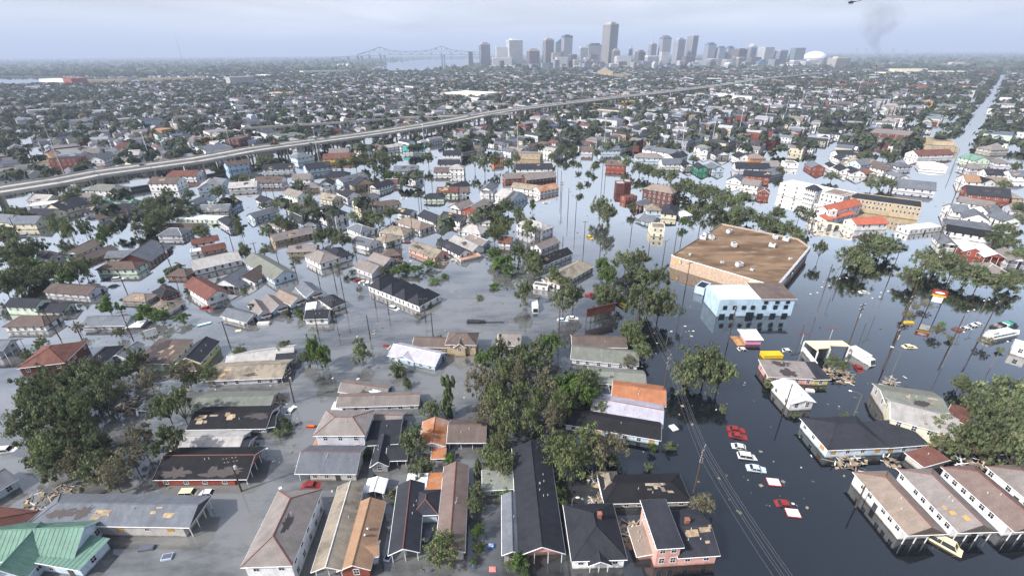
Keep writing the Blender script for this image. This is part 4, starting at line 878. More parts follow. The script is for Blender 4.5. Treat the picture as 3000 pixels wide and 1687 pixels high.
s = MB(); s.box(-L / 2 - 2.8, -L / 2 - .3, -.9, 4.2, .1, .28); s.build('deck', MATS['orange_wood'], pv)
tag(pv, 'pink kiosk with sloping white roof and wooden side deck', 'kiosk')
a, b2 = at_xy((73.06,113.39)), at_xy((78.69,113.42)); L = (b2 - a).length; ang = math.atan2((b2 - a).y, (b2 - a).x)
yc = empty('yellow_container', (*((a + b2) / 2), 0), ang)
s = MB(); s.box(-L / 2, L / 2, 0, 2.4, -1.3, 1.0); s.build('body', MATS['yellow_paint'], yc); s = MB(); s.box(-L / 2 - .06, L / 2 + .06, -.06, 2.46, 1.0, 1.1); s.build('lid', MATS['yellow_paint'], yc)
for k in range(9): s = MB(); x = -L / 2 + L * (k + .5) / 9; s.box(x - .05, x + .05, -.05, 0, 0, 1.0); s.build('rib', MATS['yellow_paint'], yc)
s = MB(); s.box(-.2, .3, -.1, -.05, .35, .6); s.build('plate', MATS['white_paint'], yc)
tag(yc, 'bright yellow shipping container half sunk in the water', 'container')
# wrecked filling shop with cream roof
p = at_xy((91.97,115.69)); fs = empty('wrecked_filling_shop', (p.x, p.y, 0), R(-6))
P_ = [Vector((v[0], v[1])) - p for v in ((86.19,117.08), (97.16,117.05), (97.63,114.14), (91.95,114.74), (91.60,113.45), (87.75,112.99), (87.11,111.89))]
cr_, sr_ = math.cos(R(6)), math.sin(R(6)); P_ = [(v.x * cr_ - v.y * sr_, v.x * sr_ + v.y * cr_) for v in P_]
s = MB(); s.slab([(*v, 3.75) for v in reversed(P_)], [tuple(range(len(P_)))], .3); s.build('canopy_roof', MATS['cream_paint'], fs)
for i in (0, 2, 4, 6): s = MB(); s.box(P_[i][0] - .15, P_[i][0] + .15, P_[i][1] - .15, P_[i][1] + .15, -1.2, 3.4); s.build('post', MATS['trim'], fs)
s = MB(); s.box(P_[0][0] + .6, P_[0][0] + 5, P_[5][1] + .6, P_[0][1] - .4, -1.2, 3.1); s.build('shop_box', MATS['dark_paint'], fs)
s = MB(); s.box(P_[0][0] + .3, P_[0][0] + .55, P_[6][1] - 3, P_[0][1], -1.2, 1.6); s.build('side_wall', MATS['wall_W'], fs)
tag(fs, 'wrecked filling shop with cream flat canopy roof beside the debris', 'shop')
for (q, lab) in (((88.18,121.07), 'left one, beside the cream canopy'), ((98.61,123.73), 'right one, behind the cream canopy')):
    p = at_xy(q); fl = empty('twin_sign', (p.x, p.y, 0), R(10)); s = MB(); s.tube((0, 0, -1), (0, 0, 3.6), .08); s.build('post', MATS['lamp_grey'], fl)
    for sx in (-1, 1): s = MB(); s.box(min(0, sx * 2.4), max(0, sx * 2.4), -.12, .12, 3.5 + (.3 if sx < 0 else 0), 3.6 + (.3 if sx < 0 else 0)); s.build('arm', MATS['red_paint'], fl)
    tag(fl, 'red two-armed lamp frame, ' + lab, 'lamp')

# ------------------------------------------------------------------ elevated highway
def path_deck(root, pts, off, w, z, name, mat, th=1.1):
    mb = MB(); prev = None
    n = len(pts)
    L, Rr = [], []
    for i in range(n):
        d = (pts[min(i + 1, n - 1)] - pts[max(i - 1, 0)]).normalized(); nr = Vector((-d.y, d.x))
        L.append(pts[i] + nr * (off + w / 2)); Rr.append(pts[i] + nr * (off - w / 2))
    for i in range(n - 1):
        mb.poly([(*Rr[i], z), (*Rr[i + 1], z), (*L[i + 1], z), (*L[i], z)])
        mb.poly([(*L[i], z - th), (*L[i + 1], z - th), (*Rr[i + 1], z - th), (*Rr[i], z - th)])
        mb.poly([(*Rr[i], z - th), (*Rr[i + 1], z - th), (*Rr[i + 1], z), (*Rr[i], z)]); mb.poly([(*L[i + 1], z - th), (*L[i], z - th), (*L[i], z), (*L[i + 1], z)])
    o = mb.build(name, MATS[mat], root)
    return L, Rr, o
def barrier(root, side, z, name='barrier', h=.95, mat='concrete'):
    mb = MB()
    for i in range(len(side) - 1): 
        a, b2 = side[i], side[i + 1]; d = (b2 - a).normalized(); nr = Vector((-d.y, d.x)) * .18
        prism(mb, [tuple(a - nr), tuple(b2 - nr), tuple(b2 + nr), tuple(a + nr)], z - .5, z + h)
    mb.build(name, MATS[mat], root)
def smooth(pts, step=22):
    P = [V2(p) for p in pts]; out = []
    for i in range(len(P) - 1):
        p0, p1, p2, p3 = P[max(i - 1, 0)], P[i], P[i + 1], P[min(i + 2, len(P) - 1)]
        n = max(2, int((p2 - p1).length / step))
        for k in range(n):
            t_ = k / n; out.append(.5 * ((2 * p1) + (p2 - p0) * t_ + (2 * p0 - 5 * p1 + 4 * p2 - p3) * t_ ** 2 + (3 * p1 - p0 - 3 * p2 + p3) * t_ ** 3))
    out.append(P[-1]); return out
HZ = 8.0
HW = smooth([(-420, 205), (-303.43,276.38), (-278.49,319.95), (-237.19,363.69), (-214.64,406.96), (-178.89,445.94), (-128.52,501.99), (-66.69,589.79), (1.74,701.33), (155.98,868.38), (298.32,1007.54), (504.15,1226.58), (770.73,1539.14), (1170.65,1907.91)])
hw = empty('elevated_highway', (0, 300, 0)); hw.location = (0, 0, 0)
PINK = 'asphalt'
for off in (0.0, 15.5):
    L_, R_, dk = path_deck(hw, HW, off, 12.0, HZ, 'carriageway', 'asphalt')
    barrier(hw, L_, HZ); barrier(hw, R_, HZ)
    ln = MB()
    for i in range(0, min(len(HW) - 1, 60)):
        d = (HW[i + 1] - HW[i]).normalized(); nr = Vector((-d.y, d.x)); q0 = HW[i] + nr * off; q1 = q0 + d * 6
        ln.poly([(*(q0 - nr * .12), HZ + .01), (*(q1 - nr * .12), HZ + .01), (*(q1 + nr * .12), HZ + .01), (*(q0 + nr * .12), HZ + .01)])
    ln.build('lane_marking', MATS['trim'], hw)
    jt = MB()
    for i in range(1, len(HW) - 1):
        d = (HW[i + 1] - HW[i]).normalized(); nr = Vector((-d.y, d.x)); q0 = HW[i] + nr * off
        jt.poly([(*(q0 - nr * 5.8 - d * .25), HZ + .006), (*(q0 - nr * 5.8 + d * .25), HZ + .006), (*(q0 + nr * 5.8 + d * .25), HZ + .006), (*(q0 + nr * 5.8 - d * .25), HZ + .006)])
    jt.build('deck_joint', MATS['felt'], hw)
_b = MB(); _b.box(-13, 13, -.8, .8, HZ - 2.3, HZ - 1.11)
for x in (-11, -4, 4, 11): _b.box(x - .6, x + .6, -.6, .6, -1.5, HZ - 2.3)
PIER = _b.mesh('pier', MATS['concrete'])
for i in range(0, len(HW) - 1):
    d = (HW[i + 1] - HW[i]).normalized(); nr = Vector((-d.y, d.x)); q = HW[i] + nr * 7.7
    inst('pier', PIER, hw, (q.x, q.y, 0), (0, 0, math.atan2(nr.y, nr.x)))
tag(hw, 'long elevated twin carriageway highway crossing the flooded city', 'highway')
RP = smooth([(-295.64,540.70), (-257.00,564.99), (-197.17,591.36), (-134.32,632.52), (-72.73,646.99), (1.63,668.41)], 30)
rp = empty('highway_ramp', (0, 0, 0))
L_, R_, dk = path_deck(rp, RP, 0, 8.5, HZ - .3, 'carriageway', 'asphalt'); barrier(rp, L_, HZ - .3); barrier(rp, R_, HZ - .3)
_b = MB(); _b.box(-4, 4, -.7, .7, HZ - 2.4, HZ - 1.41); _b.box(-.8, .8, -.7, .7, -1.5, HZ - 2.4); PIER2 = _b.mesh('pier', MATS['concrete'])
for i in range(0, len(RP) - 1):
    d = (RP[i + 1] - RP[i]).normalized(); inst('pier', PIER2, rp, (RP[i].x, RP[i].y, 0), (0, 0, math.atan2(d.x, -d.y)))
tag(rp, 'single lane highway ramp curving beyond the main carriageways', 'ramp')
for rt_, pt_ in ((hw, HW), (rp, RP)):
    mid_ = Vector((*pt_[len(pt_) // 2], 0)); rt_.location = mid_
    for ch_ in rt_.children: ch_.location = Vector(ch_.location) - mid_
def hwy_y(x):
    for i in range(len(HW) - 1):
        if HW[i].x <= x <= HW[i + 1].x: 
            u = (x - HW[i].x) / (HW[i + 1].x - HW[i].x); return HW[i].y + u * (HW[i + 1].y - HW[i].y)
    return 1e9 if x > 0 else 150

# ------------------------------------------------------------------ poles, lamps, wires
def pole_proto(kind):
    r = empty('utility_pole', (0, 0, 0))
    s = MB(); s.tube((0, 0, -1.5), (0, 0, 10), .19, .12, 8); s.build('shaft', MATS['wood_pole'], r)
    for k, z in enumerate((9.5, 8.5)[:kind]):
        s = MB(); s.box(-1.25, 1.25, -.07, .07, z, z + .14); a = s.build('crossarm', MATS['wood_pole'], r)
        s = MB()
        for x in (-1.15, -.5, .5, 1.15): s.tube((x, 0, z + .14), (x, 0, z + .36), .06, n=5)
        s.build('insulators', MATS['lamp_grey'], a)['kind'] = 'stuff'
    if kind == 2: s = MB(); s.tube((.38, 0, 6.6), (.38, 0, 7.5), .27, n=8); s.build('transformer', MATS['lamp_grey'], r)
    return r
PP = {}
def pole(p, kind=1, h=10.0, rz=0.0, lean=(0, 0), zone='in the left blocks', stem=None):
    if kind not in PP: o = pole_proto(kind); PP[kind] = o
    else: o = copy_tree(PP[kind])
    o.location = (p[0], p[1], 0); o.scale = (1, 1, h / 10); o.rotation_euler = (R(lean[0]), R(lean[1]), rz)
    uniq(o, stem or ('wooden utility pole with two crossarms' if kind == 2 else 'wooden utility pole with one crossarm' if kind else 'bare wooden utility pole'), zone, p[0], p[1], 'pole', 'utility poles')
    return o
def pz(p):
    az = p[0] / p[1]
    if p[1] > 330: return 'in the far blocks'
    return 'in the right hand basin' if az > .38 else 'around the centre street' if az > -.12 else 'in the left blocks'
for (q, kind, h, rz, lean) in (
    ((-55.76,68.16), 2, 9.5, .2, (0, 0)), ((-56.22,95.55), 2, 10, 1.3, (1, 1)), ((-58.40,135.21), 1, 9, .4, (0, 0)), ((-62.22,128.75), 1, 9.5, .2, (0, 1)), ((-57.06,141.88), 0, 8, 0, (0, 0)), ((-44.66,125.58), 0, 8.5, .3, (0, 0)),
    ((-28.87,135.78), 1, 9, .2, (0, 0)), ((-24.95,126.02), 1, 9, 0, (0, 0)), ((-48.04,145.66), 0, 6, 0, (0, 0)), ((-42.26,140.64), 0, 6, 0, (0, 0)), ((-142.84,126.56), 1, 11, .3, (0, -3)), ((-135.68,126.18), 0, 7, 0, (0, 0)), ((-119.48,125.97), 2, 10.5, .4, (0, 0)),
    ((-87.98,123.58), 1, 8, .5, (0, 0)), ((-83.82,166.53), 2, 11, .5, (0, 0)), ((-96.31,179.06), 1, 8, .5, (0, 0)), ((-75.06,165.50), 0, 7, 0, (0, 0)), ((-66.72,160.19), 1, 10, 0, (0, 0)), ((-64.44,160.15), 0, 8.5, 0, (0, 0)), ((-66.08,185.26), 1, 7, 0, (0, 0)),
    ((-109.64,187.64), 1, 9, .5, (0, 0)), ((-147.87,288.48), 1, 11, 0, (0, 0)), ((-148.86,281.88), 0, 7, 0, (0, 0)), ((-49.21,221.45), 1, 9, .4, (0, 0)), ((-25.00,232.18), 1, 10, 0, (0, 0)), ((-34.67,219.72), 0, 7, 0, (0, 0)), ((-52.82,269.11), 1, 9, 0, (0, 0)), ((-54.64,271.17), 0, 8, 0, (0, 0)),
    ((-56.22,302.59), 1, 11, 0, (0, 0)), ((-54.39,320.73), 1, 10, 0, (0, 0)), ((-138.52,175.82), 2, 14, .6, (0, -2)), ((-174.31,207.66), 1, 10, 0, (0, 0)), ((-148.56,219.90), 1, 9, 0, (0, -1)), ((-127.42,201.17), 1, 10, 0, (0, 0)), ((-241.22,218.26), 1, 11, 0, (0, 0)), ((-147.77,161.45), 0, 7, 0, (0, 0)), ((-113.06,164.35), 0, 7, 0, (0, 0)),
    ((32.90,201.21), 1, 13, 0, (0, 0)), ((32.79,231.73), 0, 13, 0, (0, 0)), ((31.55,254.63), 0, 14, 0, (0, 0)), ((29.74,273.22), 2, 13, .2, (0, 0)), ((31.58,321.05), 1, 12, 0, (0, 0)), ((31.68,297.81), 0, 14, 0, (0, 0)), ((37.82,187.20), 2, 9, .5, (0, 0)), ((23.61,203.88), 0, 5, 0, (0, 0)), ((59.39,221.39), 0, 8, 0, (0, 0)), ((61.37,306.95), 0, 12, 0, (0, 0)), ((58.35,301.99), 1, 20, 0, (0, 0)),
    ((65.12,186.71), 1, 9, .3, (0, 0)), ((61.32,195.86), 0, 5, 0, (0, 0)), ((72.60,195.65), 1, 9.5, .6, (0, 0)), ((76.80,200.38), 0, 10, 0, (0, 0)), ((89.48,213.05), 2, 14, .5, (0, 0)), ((100.51,225.70), 1, 10, 0, (0, 0)), ((65.51,158.96), 1, 11, .4, (0, 0)), ((14.56,125.39), 1, 10, 0, (0, 0)), ((40.93,133.22), 1, 6, .5, (0, 0)), ((38.21,158.55), 0, 8, 0, (0, 0)),
    ((102.71,120.88), 2, 14, .4, (0, 0)), ((103.95,107.73), 2, 15, .5, (0, 2)), ((121.10,125.75), 2, 14, .5, (0, 1)), ((135.30,140.89), 1, 13, .5, (0, 0)), ((145.23,123.70), 1, 13, .5, (0, 0)), ((66.54,122.45), 2, 12.5, .8, (0, 0)), ((66.71,90.18), 0, 9, 0, (0, 0)), ((133.58,120.49), 0, 10, 0, (0, 0)), ((67.02,63.33), 0, 6, 0, (0, 0)),
    ((166.58,168.84), 2, 12, .5, (0, 0)), ((162.69,168.90), 1, 11, .5, (0, 0)), ((153.17,160.13), 2, 11, .5, (0, 0)), ((128.59,166.70), 0, 10, 0, (0, 0)), ((150.22,169.11), 1, 11, .3, (0, 0)), ((117.63,158.15), 0, 10, 0, (0, 0)), ((193.86,200.62), 1, 10, .5, (0, 0)), ((219.35,227.75), 1, 10, .5, (0, 0)), ((248.14,257.98), 1, 10, .5, (0, 0)), ((277.72,288.93), 1, 10, .5, (0, 0)), ((311.08,324.26), 1, 10, .5, (0, 0)), ((346.48,361.19), 1, 10, .5, (0, 0)), ((382.64,398.19), 1, 10, .5, (0, 0)), ((356.55,382.97), 1, 10, .5, (0, 0)), ((310.89,333.09), 0, 9, .5, (0, 0))):
    pole(q, kind, h, rz, lean, pz(q))
main = [pole(q, 2, h, .95, ln, 'along the street of wires', 'tall wired utility pole') for (q, h, ln) in (((40.85,132.90), 11, (0, 0)), ((38.86,96.69), 13, (0, 0)), ((36.47,66.85), 12.5, (0, 0)), ((39.99,38.97), 12.5, (0, 0)))]
def lamp(p, h, arm, rz, zone, kind='street_lamp', stem='grey street lamp with curved arm', two=False):
    r = empty(kind, (p[0], p[1], 0), rz)
    s = MB(); s.tube((0, 0, -1.5), (0, 0, h), .10, .06, 7); s.build('mast', MATS['mast_grey'], r)
    for sx in ((-1, 1) if two else (1,)):
        s = MB(); s.tube((0, 0, h - .1), (sx * arm * .5, 0, h + .45), .05, n=5); s.tube((sx * arm * .5, 0, h + .45), (sx * arm, 0, h + .5), .04, n=5); s.build('arm', MATS['mast_grey'], r)
        s = MB(); s.ball((sx * (arm + .35), 0, h + .48), .42, 8, 5, (1, .5, .35)); s.build('lamp_head', MATS['white_paint'], r)
    uniq(r, stem, zone, p[0], p[1], 'street lamp', 'street lamps')
for (q, h, arm, rz, two) in (((101.51,102.39), 10, 1.8, R(150), 0), ((82.99,88.60), 7, 2.2, R(160), 0), ((11.08,61.56), 5, .6, 0, 0), ((95.62,132.48), 11, 1.0, .3, 1), ((116.41,133.14), 9, 1.2, .3, 1), ((145.07,129.63), 6, 1.0, .3, 1), ((102.14,137.26), 11, 1.2, .3, 1), ((153.93,134.56), 7, .8, .3, 1), ((115.59,151.12), 7, 1, .3, 0), ((121.85,136.98), 9, 1.2, .3, 1), ((120.99,108.46), 11, 1.6, .3, 0), ((134.57,108.31), 8, 1, .3, 0), ((164.68,167.94), 9, 2, R(60), 1), ((153.60,197.71), 7, 1.5, .4, 0), ((47.28,121.58), 4, .5, 0, 0), ((52.10,123.76), 4.5, .5, 0, 0), ((55.21,124.29), 2.4, .4, 0, 0), ((54.37,133.04), 4, .4, 0, 0)):
    lamp(q, h, arm, rz, pz(q), two=two, stem='grey double headed street lamp' if two else 'grey street lamp with curved arm')
for (q, h) in (((-332.53,352.36), 26), ((-300.09,399.28), 24), ((-159.98,398.55), 20), ((-175.18,436.65), 22), ((-86.35,482.13), 18), ((-170.96,557.58), 14), ((5.72,429.99), 26), ((87.10,453.46), 26), ((144.08,424.89), 22), ((149.98,424.68), 26), ((194.80,470.71), 28), ((247.06,531.16), 28), ((294.79,574.34), 28), ((377.27,684.19), 24), ((467.07,807.19), 24), ((498.74,822.09), 24), ((533.45,846.54), 18), ((566.67,872.69), 24), ((594.69,890.63), 22), ((666.69,974.40), 26), ((850.64,1161.97), 24), ((862.42,1234.80), 20), ((852.29,1197.74), 20), ((-420.22,445.67), 26), ((-332.72,442.45), 22), ((-261.01,451.53), 22)):
    r = empty('light_mast', (q[0], q[1], 0)); s = MB(); s.tube((0, 0, -1.5), (0, 0, h), .28, .16, 6); s.build('mast', MATS['lamp_grey'], r); s = MB(); s.tube((0, 0, h), (0, 0, h + .7), 1.1, .9, 8); s.build('lamp_ring', MATS['lamp_grey'], r)
    uniq(r, 'very tall slender light mast', 'along the highway', q[0], q[1], 'light mast', 'highway light masts')
def wire(a, b2, sag, r=.03, mat='wire'):
    mb = MB(); n = 12; a, b2 = Vector(a), Vector(b2)
    pts = [a.lerp(b2, k / n) - Vector((0, 0, sag * 4 * (k / n) * (1 - k / n))) for k in range(n + 1)]
    for k in range(n): mb.tube(pts[k], pts[k + 1], r, n=3, cap=False)
    return mb.build('power_line', MATS[mat])
for k in range(3):
    a, b2 = main[k], main[k + 1]
    for j, (off, hz_) in enumerate(((-1.15, .985), (-.5, .985), (.5, .985), (1.15, .985), (0.3, .72))):
        ha, hb = a.scale.z * 10, b2.scale.z * 10
        e = Vector((math.cos(.95), math.sin(.95), 0)) * off
        w = wire(a.location + e + Vector((0, 0, ha * hz_)), b2.location + e + Vector((0, 0, hb * hz_)), .7, .02)
        uniq(w, 'thin power line', ('on the farthest span of the wired street', 'on the middle span of the wired street', 'on the nearest span of the wired street')[k], w.data.vertices[0].co.x + off, 200, 'cable', 'street power lines')
def span(q0, q1, h0, h1, lab, r=.016):
    w = wire((q0[0], q0[1], h0), (q1[0], q1[1], h1), .9, r); tag(w, lab, 'cable')
span((102.71,120.88), (145.23,123.70), 12, 12, 'long sagging cable crossing the right hand basin'); span((66.54,122.45), (102.71,120.88), 11, 12.5, 'cable from the kiosk pole to the canopy pole')
span((40.85,132.90), (66.54,122.45), 9.5, 11, 'cable running in front of the pale blue warehouse'); span((32.90,201.21), (37.82,187.20), 8, 8, 'short cable over the central flooded street')
span((-142.84,126.56), (-119.48,125.97), 10, 10, 'cable between the two left street poles'); span((-119.48,125.97), (-87.98,123.58), 10, 8, 'cable above the stripped roof house'); span((-58.40,135.21), (-24.95,126.02), 8.5, 8.5, 'cable above the row of black roofed cottages'); span((-87.98,123.58), (-44.66,125.58), 7.5, 8, 'cable above the bright green tree pair')

# ------------------------------------------------------------------ vehicles
def car_parts(kind):
    """profile side view (x forward, z up): body and cabin"""
    if kind == 'sedan': L, W = 4.7, 1.8; body = [(-2.35, .35), (-2.3, .85), (-1.6, .95), (1.1, .92), (2.2, .75), (2.35, .35)]; cab = [(-1.7, .93), (-1.05, 1.42), (.35, 1.42), (1.05, .91)]
    elif kind == 'suv': L, W = 4.8, 1.95; body = [(-2.4, .4), (-2.4, 1.05), (-1.9, 1.1), (1.2, 1.05), (2.3, .95), (2.4, .4)]; cab = [(-2.3, 1.08), (-2.1, 1.75), (.5, 1.75), (1.15, 1.04)]
    elif kind == 'pickup': L, W = 5.2, 1.95; body = [(-2.6, .45), (-2.6, 1.05), (-.6, 1.05), (1.4, 1.05), (2.5, .95), (2.6, .45)]; cab = [(-.6, 1.05), (-.45, 1.7), (.9, 1.7), (1.5, 1.04)]
    else: L, W = 5.4, 2.1; body = [(-2.7, .4), (-2.7, 1.2), (-2.6, 1.25), (1.7, 1.15), (2.6, .9), (2.7, .4)]; cab = [(-2.65, 1.2), (-2.6, 2.2), (1.2, 2.2), (1.9, 1.1)]
    return L, W, body, cab
def car(p, rz, kind, paint, label, dz=None, pitch=0, roll=0):
    cr_ = random.Random(label)
    if dz is None: dz = -.72 + cr_.uniform(-.22, .12); pitch = cr_.uniform(-4, 4); roll = cr_.uniform(-2.5, 2.5)
    L, W, body, cab = car_parts(kind)
    r = empty({'sedan': 'car', 'suv': 'car', 'pickup': 'pickup_truck', 'van': 'van'}[kind], (p[0], p[1], dz)); r.scale = (.9, .9, .95); r.rotation_euler = (R(roll), R(pitch), rz)
    def ext(prof, w0, w1, z0):
        mb = MB(); n = len(prof)
        a = [(x, -(w0 + (w1 - w0) * max(0, min(1, (z - z0) / .6))) / 2, z) for x, z in prof]; b_ = [(x, -y, z) for x, y, z in a]
        mb.poly(a); mb.poly(b_[::-1])
        for i in range(n): j = (i + 1) % n; mb.poly([a[j], a[i], b_[i], b_[j]])
        return mb
    ext(body, W, W * .93, .35).build('body', MATS[paint], r)
    zr = cab[1][1]
    ext([(cab[0][0] + .1, cab[0][1]), (cab[1][0] + .05, zr - .06), (cab[2][0] - .02, zr - .06), (cab[3][0] - .1, cab[3][1])], W * .90, W * .74, cab[0][1]).build('window_glass', MATS['car_glass'], r)
    mb = MB(); mb.slab([(cab[1][0], -W * .385, zr), (cab[2][0], -W * .385, zr), (cab[2][0], W * .385, zr), (cab[1][0], W * .385, zr)], [(0, 1, 2, 3)], .07); mb.build('roof_panel', MATS[paint], r)
    for sy in (-1, 1):
        for (x0, z0, x1, z1) in ((cab[0][0], cab[0][1], cab[1][0], zr), (cab[3][0], cab[3][1], cab[2][0], zr), ((cab[1][0] + cab[2][0]) / 2, cab[0][1], (cab[1][0] + cab[2][0]) / 2, zr)):
            mb = MB(); mb.tube((x0, sy * W * .455, z0), (x1, sy * W * .385, z1), .05, n=4); mb.build('pillar', MATS[paint], r)
    for x in (-L * .3, L * .3):
        for sy in (-1, 1): mb = MB(); mb.tube((x, sy * W * .5 - .1, .33), (x, sy * W * .5 + .1, .33), .33, n=10); mb.build('wheel', MATS['tire'], r)
    tag(r, label, 'van' if kind == 'van' else 'truck' if kind == 'pickup' else 'car')
    return r
for a in (((52.37,82.63), R(-15), 'sedan', 'red_paint', 'red sedan, nearest above the white sedans of the sunken car line'), ((52.77,84.65), R(-10), 'sedan', 'red_paint', 'red sedan farthest up the sunken car line'),
          ((51.57,79.24), R(-12), 'sedan', 'white_paint', 'white sedan just below the two red sedans'), ((51.79,76.39), R(-10), 'suv', 'white_paint', 'white estate car in the middle of the sunken car line'), ((52.12,72.96), R(-10), 'sedan', 'pale_blue_paint', 'silver blue sedan at the lower end of the white cars'),
          ((53.76,64.23), R(-5), 'sedan', 'red_paint', 'red coupe alone near the floating white panel'), ((-41.80,69.48), 0, 'sedan', 'red_paint', 'bright red car sheltered under the open gallery'), ((-15.83,58.20), R(85), 'suv', 'slate_paint', 'dark grey car between two long narrow houses'),
          ((-66.10,67.83), R(5), 'suv', 'cream_paint', 'pale car drowned in front of the red walled house'), ((-62.22,67.80), R(5), 'sedan', 'white_paint', 'white car drowned beside the pale one at the red walled house'), ((-115.27,79.89), R(10), 'suv', 'white_paint', 'white car roof showing at the left edge'),
          ((-55.81,92.72), R(80), 'sedan', 'white_paint', 'white car against the debris by the street pole'), ((29.08,154.00), R(0), 'pickup', 'red_paint', 'red pickup truck under the trees above the billboard'), ((39.50,145.48), R(-60), 'suv', 'yellow_paint', 'yellow taxi beside the billboard'),
          ((37.92,214.77), R(-70), 'suv', 'yellow_paint', 'yellow cab alone on the central flooded street'), ((-41.50,145.20), R(-30), 'suv', 'white_paint', 'white car drifting below the black roofed row'), ((78.03,55.32), R(-50), 'van', 'cream_paint', 'white van between the first two row houses'),
          ((-62.58,169.82), R(20), 'sedan', 'dark_paint', 'dark car leftmost of the four parked together'), ((-60.39,168.41), R(20), 'sedan', 'red_paint', 'red car of the four parked together'), ((-58.18,166.83), R(20), 'sedan', 'white_paint', 'white car third of the four parked together'), ((-56.03,165.37), R(20), 'sedan', 'white_paint', 'white car rightmost of the four parked together'),
          ((-48.69,209.77), R(15), 'sedan', 'red_paint', 'red car beside the brown hipped house'), ((-242.70,222.51), R(10), 'suv', 'white_paint', 'white car on the far left flooded street'), ((-158.02,171.38), R(15), 'suv', 'white_paint', 'white car in front of the pale green house'), ((-161.39,171.62), R(15), 'sedan', 'dark_paint', 'dark car in front of the pale green house'), ((-154.29,164.56), R(10), 'sedan', 'dark_paint', 'dark car roof below the pale green house'),
          ((-155.65,200.48), R(40), 'sedan', 'red_paint', 'red car beside the big slate roofed hall'), ((-103.38,146.46), R(20), 'sedan', 'dark_paint', 'dark car beside the yellow porch'), ((-107.96,146.16), R(0), 'sedan', 'red_paint', 'red car in front of the yellow porch'), ((82.42,117.63), R(0), 'sedan', 'white_paint', 'white car roof right of the yellow container'),
          ((119.91,119.03), R(0), 'sedan', 'cream_paint', 'pale car roof alone in the right hand basin'), ((130.55,154.86), R(-10), 'sedan', 'white_paint', 'white car roof at the top of the right hand basin'), ((69.46,118.33), R(0), 'sedan', 'white_paint', 'white car end below the pink kiosk deck'), ((16.90,136.46), R(-10), 'sedan', 'pale_blue_paint', 'pale blue car under the dark tree left of the billboard'), ((20.38,137.73), R(-10), 'sedan', 'white_paint', 'white car nearest the left end of the billboard'),
          ((146.08,129.31), 0, 'sedan', 'white_paint', 'white car roof leftmost of three near the twin lamps'), ((149.63,130.80), 0, 'sedan', 'white_paint', 'white car roof middle of three near the twin lamps'), ((152.05,131.71), 0, 'sedan', 'white_paint', 'white car roof rightmost of three near the twin lamps'), ((97.34,108.27), R(80), 'pickup', 'red_paint', 'red pickup below the white box truck'),
          ((-66.53,286.41), R(0), 'sedan', 'white_paint', 'white car at the bare tree by the central street'), ((20.84,274.49), R(10), 'sedan', 'white_paint', 'white car on the central street beside the round tree'), ((-155.35,237.33), R(20), 'sedan', 'dark_paint', 'dark car beside the flat white roofed building'), ((-139.59,236.20), R(30), 'sedan', 'dark_paint', 'dark car at the tall palm like tree')):
    car(*a)
car((-267.74,347.12), R(38), 'suv', 'dark_paint', 'dark car driving along the elevated highway', dz=HZ + .02)
car((-178.55,435.43), R(42), 'suv', 'green_paint', 'green car on the distant stretch of elevated highway', dz=HZ + .02)
# box vans
def boxtruck(p, rz, paint, cab, label, L=5.0, dz=-.8):
    r = empty('box_truck', (p[0], p[1], dz), rz)
    s = MB(); s.box(-L * .6, L * .3, -1.1, 1.1, .6, 3.0); s.build('cargo_box', MATS[paint], r)
    s = MB(); s.add([(L * .3, -1, .5), (L * .62, -1, .5), (L * .62, 1, .5), (L * .3, 1, .5), (L * .3, -1, 2.5), (L * .5, -.95, 2.5), (L * .5, .95, 2.5), (L * .3, 1, 2.5)], [(0, 3, 2, 1), (4, 5, 6, 7), (0, 1, 5, 4), (1, 2, 6, 5), (2, 3, 7, 6), (3, 0, 4, 7)]); s.build('cab', MATS[cab], r)
    s = MB(); s.poly([(L * .6 + .02, -.8, 1.2), (L * .6 + .02, .8, 1.2), (L * .515, .8, 2.35), (L * .515, -.8, 2.35)]); s.build('windscreen', MATS['car_glass'], r)
    for x in (-L * .4, L * .45):
        for y in (-1, 1): s = MB(); s.tube((x, y - .12, .45), (x, y + .12, .45), .45, n=10); s.build('wheel', MATS['tire'], r)
    tag(r, label, 'truck')
boxtruck((101.37,113.05), R(-75), 'white_paint', 'white_paint', 'white box truck beside the wrecked filling shop', 6)
boxtruck((7.94,144.13), R(-88), 'white_paint', 'lamp_grey', 'white box truck under trees at the centre', 5)
boxtruck((39.13,149.57), R(120), 'dark_paint', 'white_paint', 'tow truck carrying the yellow taxi by the billboard', 4.5)
# long white boats and wreckage at right edge
ba_, bb_ = at_xy((146.85,123.11)), at_xy((158.96,126.43)); bo = empty('houseboat', (*((ba_ + bb_) / 2), 0), math.atan2((bb_ - ba_).y, (bb_ - ba_).x)); bo.scale = (.8, .8, .62)
s = MB(); s.add([(-8, -1.6, -.6), (6, -1.6, -.6), (8.5, 0, -.4), (6, 1.6, -.6), (-8, 1.6, -.6), (-8.2, -2, 1.2), (6, -2, 1.2), (9.5, 0, 1.5), (6, 2, 1.2), (-8.2, 2, 1.2)], [(0, 4, 3, 2, 1), (5, 6, 7, 8, 9), (0, 1, 6, 5), (1, 2, 7, 6), (2, 3, 8, 7), (3, 4, 9, 8), (4, 0, 5, 9)]); s.build('hull', MATS['white_paint'], bo)
s = MB(); s.box(-7.5, 4.5, -1.5, 1.5, 1.2, 2.7); s.build('cabin', MATS['white_paint'], bo)
for k in range(6): s = MB(); s.box(-7 + k * 1.9, -5.6 + k * 1.9, -1.54, -1.5, 1.6, 2.4); s.build('window', MATS['car_glass'], bo)
s = MB(); s.box(-7.8, 5, -1.8, 1.8, 2.7, 2.85); s.build('cabin_roof', MATS['pale_blue_paint'], bo)
